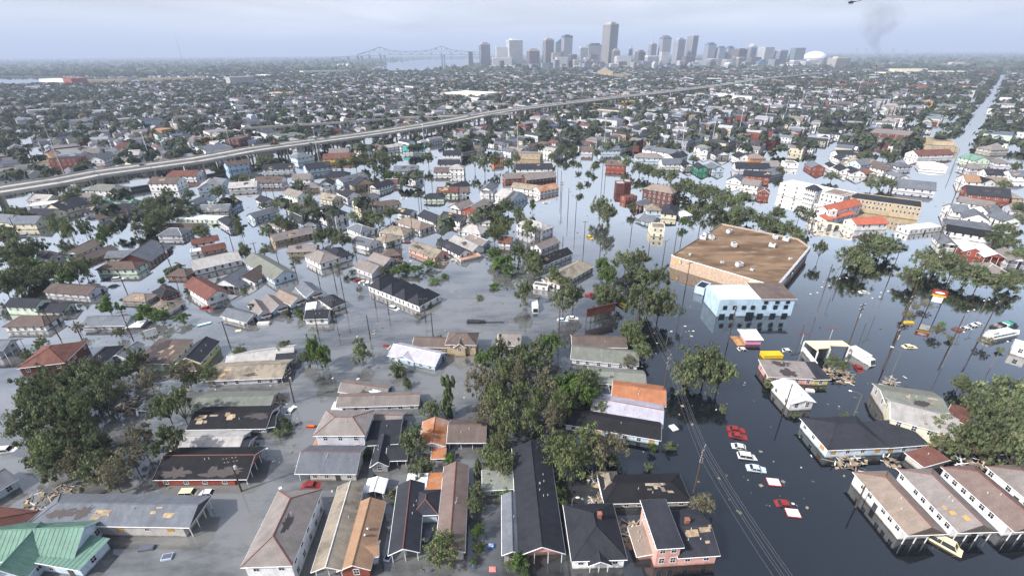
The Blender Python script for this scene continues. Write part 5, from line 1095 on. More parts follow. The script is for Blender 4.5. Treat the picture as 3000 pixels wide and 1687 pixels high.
s = MB(); s.box(-7.4, -4.6, -1.2, 1.2, 2.85, 4.0); s.build('wheelhouse', MATS['wall_K'], bo)
tag(bo, 'white houseboat stranded among wreckage at the right edge', 'boat')
b3 = empty('barge', (*at_xy((158.60,130.06)), 0), math.atan2((bb_ - ba_).y, (bb_ - ba_).x)); b3.scale = (.7, .7, .7); s = MB(); s.box(-6, 6, -2, 2, -.6, .9); s.build('hull', MATS['dark_paint'], b3)
for k in range(5): s = MB(); x = -5 + k * 2.2; s.box(x, x + 1.6, -1.4, 1.3, .9, 1.7 + .5 * (k % 2)); s.build('cargo', MATS[('plank', 'dark', 'white_paint', 'green_paint', 'dark')[k]], b3)
tag(b3, 'dark barge piled with scrap behind the houseboat', 'boat')
ov = empty('overturned_trailer', (*at_xy((-12.84,135.23)), 0), R(-2)); s = MB(); s.box(-2.2, 2.2, -.8, .8, -.6, .7); s.build('body', MATS['dark_paint'], ov); s = MB(); s.box(2.3, 3.8, -.7, .7, -.6, .6); s.build('cab', MATS['dark'], ov); s = MB(); s.tube((3.8, 0, .1), (10, .3, .1), .15); s.build('shaft', MATS['dark'], ov)
tag(ov, 'overturned dark trailer floating below the billboard street', 'trailer')

# ------------------------------------------------------------------ floating things and debris
def slabthing(name, q, w, d_, h, rz, mat, label, cat, z=-.1, top=None):
    r = empty(name, (q[0], q[1], z), rz); s = MB(); s.box(-w / 2, w / 2, -d_ / 2, d_ / 2, 0, h); s.build('body', MATS[mat], r)
    s = MB(); s.box(-w / 2 + .12, w / 2 - .12, -d_ / 2 + .12, d_ / 2 - .12, h, h + .06); s.build('top_panel', MATS[top or mat], r); tag(r, label, cat)
slabthing('floating_sheet', (53.99,69.42), 2.6, 2.0, .3, R(-8), 'red_paint', 'white panel with red rim floating below the sunken cars', 'panel', top='white_paint')
slabthing('floating_sheet', (54.05,62.09), 2.6, 2.0, .3, R(-8), 'red_paint', 'white panel with red rim touching the red coupe', 'panel', top='white_paint')
slabthing('floating_crate', (-66.59,55.72), 2.6, 1.0, .5, R(8), 'slate_paint', 'dark floating crate before the long torn slate roof', 'crate')
slabthing('floating_crate', (-61.76,53.99), 1.7, 1.2, .5, R(12), 'pale_blue_paint', 'bluish floating chest below the dark crate', 'crate', top='slate_paint')
slabthing('pale_boat', (-22.30,53.89), 1.1, 1.9, .5, R(80 - 90), 'pale_blue_paint', 'pale boat frame beside the charcoal house porch', 'boat', top='dark')
slabthing('floating_box', (-4.13,55.64), 1.1, .8, .5, 0, 'blue_paint', 'sky blue box floating beside the slate lean house', 'box', top='pale_blue_paint')
slabthing('floating_mattress', (-3.72,51.41), 1.2, .9, .25, 0, 'pink_float', 'pink mattress floating below the blue box', 'mattress')
slabthing('recycling_bin', (-6.94,51.96), .6, .4, .4, R(20), 'blue_paint', 'small bright blue bin under the last shrub', 'bin')
slabthing('floating_sheet', (38.21,85.46), 1.6, 1.9, .3, R(20), 'white_paint', 'white and black panel floating beside the wires', 'panel')
slabthing('floating_raft', (-102.27,135.17), 4.0, 1.2, .4, R(35), 'cyan_paint', 'turquoise boat moored in the left flooded crossing', 'boat', top='white_paint')
slabthing('floating_tank', (-82.45,134.90), 3.8, 1.4, .9, R(3), 'white_paint', 'white long tank below the pale blue cottages', 'tank')
slabthing('floating_container', (78.17,98.67), 2.0, 1.0, .6, R(-12), 'white_paint', 'small white box adrift beside the curved roof hall', 'box')
slabthing('floating_buoy', (94.95,96.68), 1.1, 1.1, .6, R(10), 'white_paint', 'white square float left of the debris roof', 'float')
slabthing('floating_couch', (-38.87,121.57), 1.5, .9, .4, R(-5), 'red_paint', 'red float left of the sky blue house', 'float')
slabthing('floating_couch', (-48.50,86.65), 2.0, .8, .5, R(-3), 'red_paint', 'red float beside the side street pole', 'float', top='orange_paint')
slabthing('yellow_boat', (130.09,133.08), 3.2, 1.0, .5, R(-3), 'yellow_paint', 'yellow boat at the foot of the wired pole in the basin', 'boat')
slabthing('floating_crate', (-88.84,130.91), 1.8, 1.1, .3, R(15), 'cream_paint', 'cream board floating below the small white house', 'board')
slabthing('debris_raft', (142.47,128.44), 2.6, 2.4, .4, R(20), 'rust_red', 'brick red raft below the twin lamps', 'raft')
def plank_mesh(n):
    s = MB(); s.box(-.5, .5, -.5, .5, -.5, .5); return s.mesh('plank', MATS['plank'])
PLANK = plank_mesh(0); PLANKW = PLANK.copy(); PLANKW.materials.clear(); PLANKW.materials.append(MATS['trim']); PLANKP = PLANK.copy(); PLANKP.materials.clear(); PLANKP.materials.append(MATS['plywood'])
def debris(q, rad, n, label, h=1.2, seed=0, asp=1.0, rz=0):
    rd = random.Random(seed + 91); r = empty('debris_pile', (q[0], q[1], 0), rz)
    for k in range(n):
        a = rd.uniform(0, 6.283); rr = rad * math.sqrt(rd.random()); z = max(.05, h * (1 - rr / rad) * rd.uniform(.2, 1))
        me = rd.choice((PLANK, PLANK, PLANKW, PLANKP))
        L = rd.uniform(1.0, 3.2) if me is not PLANKP else rd.uniform(.8, 1.6)
        inst('plank' if me is not PLANKP else 'board', me, r, (rr * math.cos(a) * asp, rr * math.sin(a), z), (rd.uniform(-.5, .5), rd.uniform(-.6, .6), rd.uniform(0, 3.14)), (L, rd.uniform(.12, .25) if me is not PLANKP else L * .6, .07))
    tag(r, label, 'debris')
debris((21.78,57.71), 2.6, 70, 'heap of splintered boards between the black roofed and pink houses', 1.6, 1)
debris((16.67,64.65), 1.8, 45, 'heap of broken boards at the end of the wrecked house', 1.2, 2)
debris((89.26,105.17), 3.6, 90, 'large heap of splintered timber beside the shop row', 2.2, 3, 1.3)
debris((-93.51,66.73), 3.4, 60, 'raft of reeds and boards in front of the big left trees', .5, 4, 1.6)
debris((-96.86,94.07), 4.0, 80, 'collapsed timber frame of a ruined house under bare trees', 2.0, 5, 1.3)
debris((-89.17,98.66), 3.0, 50, 'scattered white boards right of the collapsed frame', 1.0, 6)
debris((-60.63,95.99), 2.0, 45, 'heap of boards beside the white car and street pole', 1.2, 7)
debris((72.84,74.84), 3.0, 60, 'scrap heap below the pale blue corner building', .9, 8, 1.5)
debris((82.10,74.48), 1.8, 22, 'floating orange boards by the red roofed shed', .4, 9)
debris((17.84,70.50), 2.2, 35, 'broken boards behind the wrecked house', .6, 10)
debris((-129.31,137.81), 2.4, 45, 'boards spilling from the slate roofed house end', 1.4, 11)
debris((-22.51,59.28), 1.6, 40, 'rubble between the ginger and charcoal houses', .5, 12)
debris((101.12,101.12), 1.6, 35, 'scrap at the corner of the debris covered roof', 3.0, 13)
debris((-37.12,119.92), .9, 16, 'orange scraps left of the sky blue house', .3, 14)
debris((-43.12,81.19), 1.5, 30, 'boards heaped by the lavender two-storey house', .6, 15)
debris((-29.78,187.31), 4.0, 40, 'boards washed against the pink mottled house', 1.0, 16, 1.6)
debris((100.43,75.43), 4.0, 70, 'litter field beneath the right hand trees', .5, 17, 1.6)

# ------------------------------------------------------------------ trees
def npmesh(name, V, F4, mats, attr=None, attrname='tint', face_col=None):
    me = bpy.data.meshes.new(name)
    n, k = len(V), len(F4)
    me.vertices.add(n); me.vertices.foreach_set('co', np.asarray(V, dtype=np.float32).ravel())
    me.loops.add(k * 4); me.loops.foreach_set('vertex_index', np.asarray(F4, dtype=np.int32).ravel())
    me.polygons.add(k); me.polygons.foreach_set('loop_start', np.arange(0, k * 4, 4, dtype=np.int32))
    for m_ in mats: me.materials.append(m_)
    me.update(calc_edges=True)
    if attr is not None:
        a = me.attributes.new(attrname, 'FLOAT', 'POINT'); a.data.foreach_set('value', np.asarray(attr, dtype=np.float32))
    if face_col is not None:
        a = me.attributes.new('tone', 'FLOAT_COLOR', 'FACE'); a.data.foreach_set('color', np.asarray(face_col, dtype=np.float32).ravel())
    return me
def quads(P, Nn, S, r):
    """leaf-clump quads at P facing Nn with sizes S"""
    n = len(P)
    Nn = Nn / (np.linalg.norm(Nn, axis=1, keepdims=True) + 1e-9)
    t = r.normal(size=(n, 3)); a = np.cross(Nn, t); a /= (np.linalg.norm(a, axis=1, keepdims=True) + 1e-9); b_ = np.cross(Nn, a)
    S = S[:, None]; asp = r.uniform(.55, 1.0, size=(n, 1))
    V = np.empty((n, 4, 3))
    V[:, 0] = P - a * S - b_ * S * asp; V[:, 1] = P + a * S - b_ * S * asp * .7; V[:, 2] = P + a * S * .8 + b_ * S * asp; V[:, 3] = P - a * S * .7 + b_ * S * asp * .9
    V[:, 1] += Nn * S * .35; V[:, 3] += Nn * S * .3
    return V.reshape(-1, 3), np.arange(n * 4).reshape(-1, 4)
KINDS = {  # lobes, lobe radius, leaves, leaf size, z range, lobe spread, leaf material, bark
    'oak': (15, .33, 3900, .036, (.26, .84), .74, 'leaf_oak', 'bark'), 'brt': (11, .38, 4200, .039, (.28, .84), .62, 'leaf_bright', 'bark'),
    'wil': (13, .33, 2600, .034, (.26, .88), .68, 'leaf_willow', 'bark_grey'), 'bare': (12, .33, 1500, .034, (.36, .86), .68, 'leaf_brown', 'bark_grey'),
    'shr': (8, .46, 1500, .075, (.22, .70), .52, 'leaf_oak', 'bark'), 'con': (12, .30, 2200, .09, (.15, .95), .35, 'leaf_oak', 'bark'), 'sp': (13, .26, 1800, .038, (.36, .88), .74, 'leaf_oak', 'bark')}
WORD = {'oak': 'dark leafy oak', 'brt': 'bright green leafy tree', 'wil': 'pale olive leafy tree', 'bare': 'half bare brownish tree', 'shr': 'low rounded shrub', 'con': 'narrow upright conifer', 'sp': 'thin crowned oak with open limbs'}
PROTO = {}
def make_proto(kind, seed):
    nl, lr, nleaf, ls, (z0, z1), spread, lm, bm = KINDS[kind]
    r = np.random.default_rng(seed * 31 + len(kind) + ord(kind[0]) * 7)
    cs, rs = [], []
    for i in range(nl):
        a = 2.4 * i + r.uniform(-.5, .5); rad = spread * math.sqrt((i + .4) / nl) * r.uniform(.8, 1.12)
        zz = z0 + (z1 - z0) * (1 - .62 * (rad / spread) ** 1.6) * r.uniform(.72, 1.0)
        if kind == 'con': zz = z0 + (z1 - z0) * i / nl; rad = .42 * (1 - i / nl) * r.uniform(.5, 1)
        cs.append((rad * math.cos(a), rad * math.sin(a), zz)); rs.append(lr * r.uniform(.7, 1.2) * (1 - .55 * i / nl if kind == 'con' else 1))
    cs = np.array(cs); rs = np.array(rs)
    # ragged sub-clumps round every limb end; some are stripped bare
    nsub = 7 if kind != 'con' else 4
    sub = np.concatenate([cs[i] + r.normal(size=(nsub, 3)) * rs[i] * np.array([.62, .62, .42]) for i in range(nl)])
    sl = np.repeat(np.arange(nl), nsub)
    wt = r.uniform(.15, 1.0, size=len(sub)) * (r.uniform(size=len(sub)) > (.42 if kind in ('sp', 'bare') else .30))
    si_ = r.choice(len(sub), size=nleaf, p=wt / wt.sum()); li = sl[si_]
    d = r.normal(size=(nleaf, 3)); d /= np.linalg.norm(d, axis=1, keepdims=True)
    srad = (rs[sl] * r.uniform(.22, .62, size=len(sub)))[si_]
    P = sub[si_] + d * (srad * np.abs(r.normal(.75, .32, size=nleaf)))[:, None] * np.array([1.15, 1.15, .55])
    P[:, 2] = np.maximum(P[:, 2], .03)
    Nn = d + r.normal(size=d.shape) * .55 + np.array([0, 0, .35])
    S = ls * r.uniform(.5, 1.25, size=len(P))
    V, F = quads(P, Nn, S, r)
    lobe_t = r.uniform(0, .5, size=nl)
    sub_t = r.uniform(0, .35, size=len(sub)); tint = np.clip(lobe_t[li] * .6 + sub_t[si_] + r.uniform(0, .45, size=len(P)), 0, 1)
    crown = npmesh('crown', V, F, [MATS[lm]], np.repeat(tint, 4))
    mb = MB()
    k = .028 if kind != 'shr' else .02
    fork = z0 * .62
    mb.tube((0, 0, -.18), (.02, .01, fork), k * 1.25, k, 6)
    for i in range(nl):
        c0 = cs[i]; mid = (c0[0] * .45 + r.uniform(-.05, .05), c0[1] * .45 + r.uniform(-.05, .05), fork + (c0[2] - fork) * .62)
        mb.tube((.02, .01, fork - .03), mid, k * .62, k * .36, 5); mb.tube(mid, tuple(c0), k * .36, k * .14, 4)
        for j in range(4 if kind in ('bare', 'wil', 'sp') else 4):
            e = sub[i * nsub + j]; mb.tube(tuple(np.array(mid) * .3 + c0 * .7), tuple(e), k * .16, k * .06, 3)
    return crown, mb.mesh('trunk', MATS[bm])
for kd in KINDS: PROTO[kd] = [make_proto(kd, s) for s in range(4 if kd in ('oak', 'wil', 'brt') else 3)]
TN = [0]
def tree(p, h, r, kind, zone=None):
    TN[0] += 1
    rd = random.Random(TN[0] * 7 + 3)
    crown, trunk = PROTO[kind][TN[0] % len(PROTO[kind])]
    o = empty('shrub' if kind == 'shr' else 'tree', (p[0], p[1], 0), rd.uniform(0, 6.28))
    o.scale = (r, r * rd.uniform(.88, 1.12), h)
    inst('trunk', trunk, o); inst('crown', crown, o)
    az = p[0] / max(p[1], 1); dd = math.hypot(p[0], p[1])
    if zone is None:
        zone = ('by the right edge' if az > .75 else 'in the right part' if az > .35 else 'in the middle' if az > -.25 else 'in the left part')
        zone += ' foreground' if dd < 170 else ' middle ground' if dd < 330 else ' near the highway'
    uniq(o, WORD[kind], zone, p[0], p[1], 'shrub' if kind == 'shr' else 'tree', 'trees in the flood')
    FOOT.append((p[0], p[1], r * .5))
TT = []
def T(kind, h, r, *pts):
    k = .9 if h > 8 else 1.0
    for p in pts: TT.append((p, h * random.uniform(.88, 1.12), r * k * random.uniform(.82, 1.12), kind))
# big grove at the left
T('oak', 11, 5.2, (-118.96,92.78), (-111.38,93.08), (-106.03,84.13), (-110.96,82.55), (-98.87,74.25), (-90.04,75.01), (-105.35,88.24))
T('sp', 11, 5.4, (-107.08,95.37), (-99.96,90.71), (-95.03,75.91), (-112.51,88.31))
T('wil', 10, 4.6, (-100.50,85.75), (-115.95,96.67), (-96.39,73.54))
T('oak', 9, 4.4, (-104.85,101.18), (-111.51,102.99), (-103.76,106.97), (-116.93,102.18), (-119.94,98.41), (-84.80,71.01), (-93.96,72.16))
T('bare', 8, 4.0, (-80.30,68.06), (-80.24,72.99), (-90.70,71.21), (-81.74,77.81), (-87.29,101.88), (-95.41,100.26), (-98.38,95.42))
T('sp', 10, 4.6, (-82.76,88.00), (-73.98,76.29), (-78.43,87.37))
T('wil', 6, 3.0, (-82.50,103.59), (-86.03,101.46))
T('brt', 6, 3.6, (-138.22,142.03), (-123.25,137.87), (-117.31,136.45)); T('brt', 3.6, 2.4, (-109.82,136.10)); T('wil', 4.5, 2.6, (-141.93,119.84), (-140.86,114.11), (-80.31,115.69), (-123.83,126.95)); T('bare', 5, 2.8, (-111.81,124.46), (-137.97,128.92))
T('brt', 11, 2.7, (-55.56,110.41), (-52.23,108.16)); T('oak', 5, 2.0, (-58.86,112.17)); T('wil', 7.5, 3.2, (-42.89,111.77)); T('shr', 4, 3.0, (-31.90,106.82)); T('bare', 3.6, 2.4, (-68.35,116.80)); T('con', 12, 3.6, (-15.35,89.44)); T('oak', 6, 3.2, (-19.76,88.84))
T('brt', 7, 3.4, (-7.52,109.13)); T('oak', 9, 4.4, (-3.65,110.54), (-1.64,103.93)); T('wil', 10, 4.6, (-2.13,99.58), (-3.59,85.56), (-1.03,82.22), (-4.45,90.90)); T('bare', 9, 4.4, (-9.47,97.17), (-6.06,94.73), (-5.91,84.69)); T('shr', 3, 2.2, (-30.37,85.02), (-76.30,139.85)); T('shr', 1.2, 2.2, (-11.82,152.13))
T('oak', 9, 3.9, (2.67,110.47), (7.26,112.91))
T('sp', 10, 4.4, (3.32,103.87), (7.47,106.57)); T('brt', 8, 4.0, (11.14,115.17), (10.67,95.97), (14.84,97.13), (16.81,92.63), (12.55,91.93)); T('wil', 10, 4.1, (1.28,91.58), (5.73,88.25), (11.49,86.43), (3.19,82.83))
T('bare', 10, 4.2, (8.84,82.45), (1.37,97.87), (7.97,93.41)); T('oak', 6, 3.4, (19.79,100.69), (20.65,96.16)); T('wil', 4, 2.2, (21.78,90.51))
T('wil', 8, 3.8, (35.49,122.30), (37.31,119.37)); T('oak', 6, 3.0, (37.18,112.48)); T('bare', 4.5, 2.6, (32.33,108.40)); T('oak', 12, 6.6, (50.53,100.54), (46.11,99.73)); T('sp', 12, 6.0, (53.70,98.78)); T('shr', 2, 1.3, (51.97,91.00))
T('oak', 12, 6.0, (45.34,137.74), (42.61,136.86), (48.11,135.41)); T('sp', 11, 5.6, (17.20,138.64), (21.12,143.65)); T('oak', 9, 4.2, (31.18,146.20), (34.50,145.39), (4.16,146.62))
T('wil', 9, 4.6, (9.87,74.22), (12.90,71.46), (15.85,74.73), (11.18,70.30)); T('bare', 7, 3.8, (19.31,77.15), (22.30,75.59), (17.83,73.05)); T('brt', 3, 1.6, (8.83,65.82), (9.35,63.05)); T('shr', 3, 2.0, (21.18,74.44)); T('bare', 4.2, 2.5, (36.04,62.27), (36.19,62.31)); T('shr', 1.8, 1.5, (35.46,78.84)); T('brt', 4.5, 2.2, (0.69,51.07))
T('oak', 7, 3.3, (-19.21,70.57), (-22.03,77.75)); T('wil', 5.8, 3.2, (-12.27,52.93), (-12.24,53.25)); T('con', 5, 2.2, (-7.43,71.39)); T('oak', 5, 2.0, (-7.25,65.40), (-7.46,62.38)); T('brt', 4.0, 1.5, (-6.56,57.11)); T('brt', 2.8, 1.1, (-6.25,54.45)); T('brt', 1.9, .85, (-6.92,52.20)); T('shr', 1.8, 1.3, (-24.19,66.52), (-21.83,61.92), (-21.76,59.78), (-28.71,70.34)); T('wil', 6, 3.2, (-3.01,78.08), (-5.07,74.64), (-3.94,72.43), (-1.83,71.08)); T('brt', 2.4, 2.2, (-3.83,67.92), (-1.40,66.44))
T('oak', 11, 5.2, (110.29,85.38), (112.26,80.95), (98.37,74.81), (102.30,75.63), (105.36,75.03), (104.94,71.96)); T('sp', 12, 5.6, (115.64,87.91), (107.79,79.73), (118.47,86.94))
T('oak', 4.6, 2.2, (116.27,96.71), (117.00,98.75)); T('oak', 4, 2.0, (89.85,109.13), (91.69,106.75)); T('brt', 2.2, 1.1, (138.64,130.31)); T('bare', 3.6, 2.6, (137.52,140.75), (142.32,142.10), (132.37,124.95), (130.59,134.92), (141.84,118.63)); T('wil', 6, 3.0, (96.62,81.28), (93.85,76.58)); T('shr', 1.6, 1.3, (144.24,116.17), (134.66,122.27), (80.59,88.07), (68.75,88.90))
# middle ground
T('oak', 10, 5.8, (137.10,233.88), (128.38,209.42), (125.70,215.21), (160.16,196.79), (157.36,185.99), (149.18,183.87), (137.43,175.42), (137.77,169.34), (162.75,188.21), (166.68,174.89), (170.93,172.75), (170.65,165.86), (171.53,160.29), (172.04,155.88), (163.10,166.00))
T('oak', 8, 4.4, (150.85,160.52), (218.37,199.61), (218.66,193.33), (234.90,212.89), (219.55,321.61), (239.39,301.66), (229.62,296.78), (243.21,298.95), (309.23,292.04), (273.18,244.51), (257.31,227.66), (191.84,337.75), (364.75,341.98), (290.82,392.10), (279.84,384.14), (187.18,158.17), (178.13,153.24), (209.53,178.92))
T('sp', 9, 4.2, (130.24,184.49), (150.03,226.97), (150.58,236.99)); T('wil', 8, 4.0, (131.57,204.08), (305.05,391.57), (316.00,395.47))
T('oak', 13, 5.6, (46.96,241.72), (48.94,229.39)); T('brt', 9, 3.2, (11.63,255.06)); T('wil', 13, 5.2, (7.71,211.92), (3.71,225.57)); T('oak', 10, 4.8, (8.24,178.83), (8.95,167.72), (2.62,184.63)); T('wil', 8, 4.2, (15.94,162.75)); T('sp', 8, 4.0, (19.02,155.78)); T('brt', 9, 4.2, (36.00,169.52), (35.70,159.40))
T('oak', 10, 5.2, (46.09,175.00), (51.93,175.93), (49.77,159.66), (54.69,158.69), (47.14,164.24)); T('oak', 7, 3.4, (66.74,252.83)); T('oak', 7, 3.0, (44.41,299.43), (51.70,362.55), (54.51,332.21), (62.24,355.17))
T('oak', 10, 6.0, (96.63,331.70), (92.78,341.45), (101.81,325.38), (105.55,310.75), (100.02,282.74), (110.26,297.23), (111.00,284.81), (110.12,268.96), (120.66,275.28), (122.97,266.48), (122.66,252.31), (131.00,260.03), (114.11,231.06), (123.39,235.90), (123.58,224.38), (119.14,282.22), (114.01,252.53))
T('wil', 7, 3.6, (98.58,246.52), (104.97,246.37)); T('brt', 5, 2.4, (87.76,229.54)); T('oak', 9, 5.0, (46.33,401.09), (32.95,388.89), (71.74,404.54), (143.91,376.94), (4.73,385.82), (87.79,363.74), (83.29,375.17), (53.71,414.26), (41.81,414.71))
T('oak', 11, 4.6, (-113.10,258.15), (-104.01,241.21)); T('oak', 8, 4.4, (-117.52,227.90), (-117.56,216.01), (-111.29,226.22), (-77.98,202.86), (-84.57,208.39), (-89.25,208.49), (-74.62,236.85), (-65.28,243.53), (-68.24,231.56)); T('wil', 8, 4.0, (-83.03,238.47), (-132.58,259.57), (-137.00,304.49), (-117.92,249.80)); T('brt', 6, 4.0, (-87.35,335.20), (-80.25,334.98))
T('oak', 11, 7.0, (-117.35,381.01), (-103.49,358.11), (-119.20,365.84), (-97.98,372.58), (-91.90,380.11), (-189.12,375.72), (-191.85,368.29), (-2.05,361.89), (-107.91,397.08), (-129.90,364.97)); T('sp', 13, 6.6, (-27.46,360.18), (-19.20,343.73), (-12.65,364.66), (-65.22,376.79)); T('oak', 9, 5.0, (-4.89,249.35), (-7.73,233.66), (-1.66,255.39)); T('wil', 11, 5.0, (-3.41,215.07), (-7.92,206.75))
T('brt', 4, 3.6, (-39.30,174.63), (-43.34,174.70), (-34.00,179.58), (-45.76,172.79)); T('brt', 1.4, 2.8, (-30.10,166.00), (-6.66,161.03), (-26.78,170.54)); T('brt', 6, 4.0, (-7.37,186.37), (-2.22,178.78), (-1.37,170.79), (-5.84,175.78)); T('oak', 4, 2.6, (-50.97,172.88), (-41.71,312.39), (-143.91,265.21), (-109.70,194.10))
T('oak', 11, 6.4, (-192.47,250.52), (-204.70,260.41), (-182.19,243.04), (-194.38,241.57), (-177.27,224.80), (-204.09,274.97), (-179.68,234.44)); T('oak', 8, 4.8, (-196.29,282.90), (-188.39,263.46), (-183.05,289.51), (-270.67,248.33), (-258.51,241.03), (-246.06,218.73), (-237.84,210.15), (-270.70,289.50), (-266.65,280.24), (-242.45,270.30), (-189.21,323.75), (-182.28,323.55))
T('oak', 10, 5.8, (-213.79,189.59), (-205.21,184.92), (-210.30,194.22), (-209.08,180.65), (-193.64,170.26), (-180.59,164.77), (-187.95,160.96), (-170.13,167.35), (-170.92,172.13), (-184.40,163.93), (-186.02,155.34)); T('brt', 8, 4.0, (-192.75,174.76), (-181.62,171.64), (-171.24,164.95))
T('wil', 12, 4.6, (-215.95,216.69), (-206.46,209.42), (-225.56,222.86)); T('sp', 11, 4.4, (-207.79,217.96), (-200.68,212.11)); T('brt', 10, 4.2, (-189.81,207.78)); T('oak', 7, 3.2, (-186.30,223.27), (-180.80,223.16), (-116.98,191.61), (-152.20,218.16), (-146.43,212.41)); T('wil', 11, 2.4, (-132.60,217.85), (-128.94,213.42)); T('shr', 2.4, 3.2, (-139.66,180.16), (-133.60,175.07), (-140.73,176.61))
for a in TT: tree(*a)
fo_ = np.array(FOOT); rs_ = random.Random(21); k = 0
while k < 70:
    f = FOOT[rs_.randrange(0, min(len(FOOT), 230))]; a = rs_.uniform(0, 6.28); q = f[2] * rs_.uniform(.7, 1.1) + 1.5
    x, y = f[0] + q * math.cos(a), f[1] + q * math.sin(a)
    if y < 66 or math.hypot(x, y) > 260 or abs(x / y) > 1.0 or np.any(np.hypot(fo_[:, 0] - x, fo_[:, 1] - y) < fo_[:, 2] * .62 + 1.2): k += .02; continue
    tree((x, y), rs_.uniform(1.4, 3.2), rs_.uniform(1.0, 2.2), rs_.choice(['shr', 'shr', 'brt', 'wil', 'bare'])); k += 1

# ------------------------------------------------------------------ the rest of the city
foot = np.array(FOOT)
E1 = np.array([0.694, 0.720]); E2 = np.array([-0.720, 0.694])
AV0 = np.array([191.0, 214.0])
HWa = np.array([(p.x, p.y) for p in HW])
def clear(x, y, r):
    if abs((np.array([x, y]) - AV0) @ E2) < 9 + r * .5 and y > 190: return False
    if np.min(np.hypot(HWa[:, 0] - x - 0, HWa[:, 1] - y - 5)) < 26: return False
    if -30 < x < 60 and 230 < y < 400: return False
    if np.any(np.hypot(foot[:, 0] - x, foot[:, 1] - y) < foot[:, 2] * 1.05 + r): return False
    return True
def pix_y(x, y, z=0):
    dz = z - CAM_H; f = y * math.cos(PITCH) - dz * math.sin(PITCH); u = y * math.sin(PITCH) + dz * math.cos(PITCH)
    return 843.5 - 1380 * u / f
HWx = HWa[:, 0]; HWy = HWa[:, 1]
RIV = [np.array(q) for q in (((-880.83,2701.95), (-412.63,2497.81), (-282.46,3354.76), (-264.45,6626.26), (-625.48,10647.34), (-1655.43,10152.29), (-1543.13,6392.42), (-1098.68,4612.34), (-958.22,3296.35)), ((-1616.34,1563.30), (-1360.86,1583.65), (-1217.80,1640.16), (-1050.37,1853.28), (-1204.88,2095.54), (-1575.82,2134.31), (-1858.09,2177.10), (-2469.90,2410.18)))]
def in_river(x, y):
    for q in RIV:
        c_ = False; j = len(q) - 1
        for i in range(len(q)):
            if (q[i][1] > y) != (q[j][1] > y) and x < (q[j][0] - q[i][0]) * (y - q[i][1]) / (q[j][1] - q[i][1]) + q[i][0]: c_ = not c_
            j = i
        if c_: return True
    return False
def beyond(x, y): return y > np.interp(x, HWx, HWy) + 30
rr_ = random.Random(11)
cand, tc_ = [], []
for iu in range(-320, 420):
    for iv in range(-330, 330):
        u = iu * 10.0; v = (iv // 2) * 62.0 + (11 if iv % 2 else 40)
        x, y = AV0 + E1 * u + E2 * v
        x += rr_.uniform(-1.5, 1.5); y += rr_.uniform(-1.5, 1.5)
        if y < 220 or abs(x / y) > 1.22: continue
        d = math.hypot(x, y)
        fill = 150 < y < 340 and -235 < x < 25
        if d > 2950 or (d < 330 and not fill): continue
        if int(math.floor(u / 130)) != int(math.floor((u + 14) / 130)): continue  # cross streets
        keep = 1. if d < 900 else .85 if d < 1400 else .75 if d < 2000 else .65
        if rr_.random() > keep: continue
        if not beyond(x, y) and pix_y(x, y) > 455:
            if not fill: continue
            nd = np.hypot(foot[:, 0] - x, foot[:, 1] - y)
            if np.sum(nd < 20) < 3: continue
        if d > 1500 and in_river(x, y): continue
        q = rr_.random()
        (cand if q < .74 else tc_).append((d, x, y, iv % 2))
cand.sort()
nh = sum(1 for o in C.objects if o.parent is None and o.get('category') == 'house') + sum(1 for p in PENDING if p[4] == 'house')
near_h, far_h = [], []
for (d, x, y, s) in cand:
    if d < 620 and not clear(x, y, 5.5): continue
    if d >= 620 and (abs((np.array([x, y]) - AV0) @ E2) < 14 or np.min(np.hypot(HWx - x, HWy - y - 5)) < 26): continue
    (near_h if len(near_h) < 300 - nh else far_h).append((d, x, y, s))
WK = 'WWWWWWWWVVVLLCCGTKRK'; RK = 'ccccsssbbdddllltrzck'
for (d, x, y, s) in near_h:
    rd = random.Random(int(x * 3 + y * 5)); base = math.atan2(E2[1], E2[0]) + (math.pi if s else 0) + rd.choice([0, 0, math.pi / 2])
    L, w = rd.uniform(11, 19), rd.uniform(6, 8.5); ux, uy = math.cos(base), math.sin(base)
    a = Vector((x - ux * L / 2, y - uy * L / 2)); a += Vector((uy, -ux)) * w / 2
    if abs(base) < 9:
        b2 = a + Vector((ux, uy)) * L
    house(a, b2, w, rd.choice([2.6, 2.8, 3, 3.2, 4.6]), rd.choice(['g', 'g', 'h', 'g']), None, rd.choice(WK), rd.choice(RK), zone='around the highway')
hw_cols = [WALL[k][1] for k in WK]; rf_cols = [ROOF[k][1] for k in RK]
V, F, K = [], [], []
def fq(pts, col):
    i = len(V); V.extend(pts)
    if len(pts) == 3: V.append(pts[2])
    F.append((i, i + 1, i + 2, i + 3)); K.append((*col, 1))
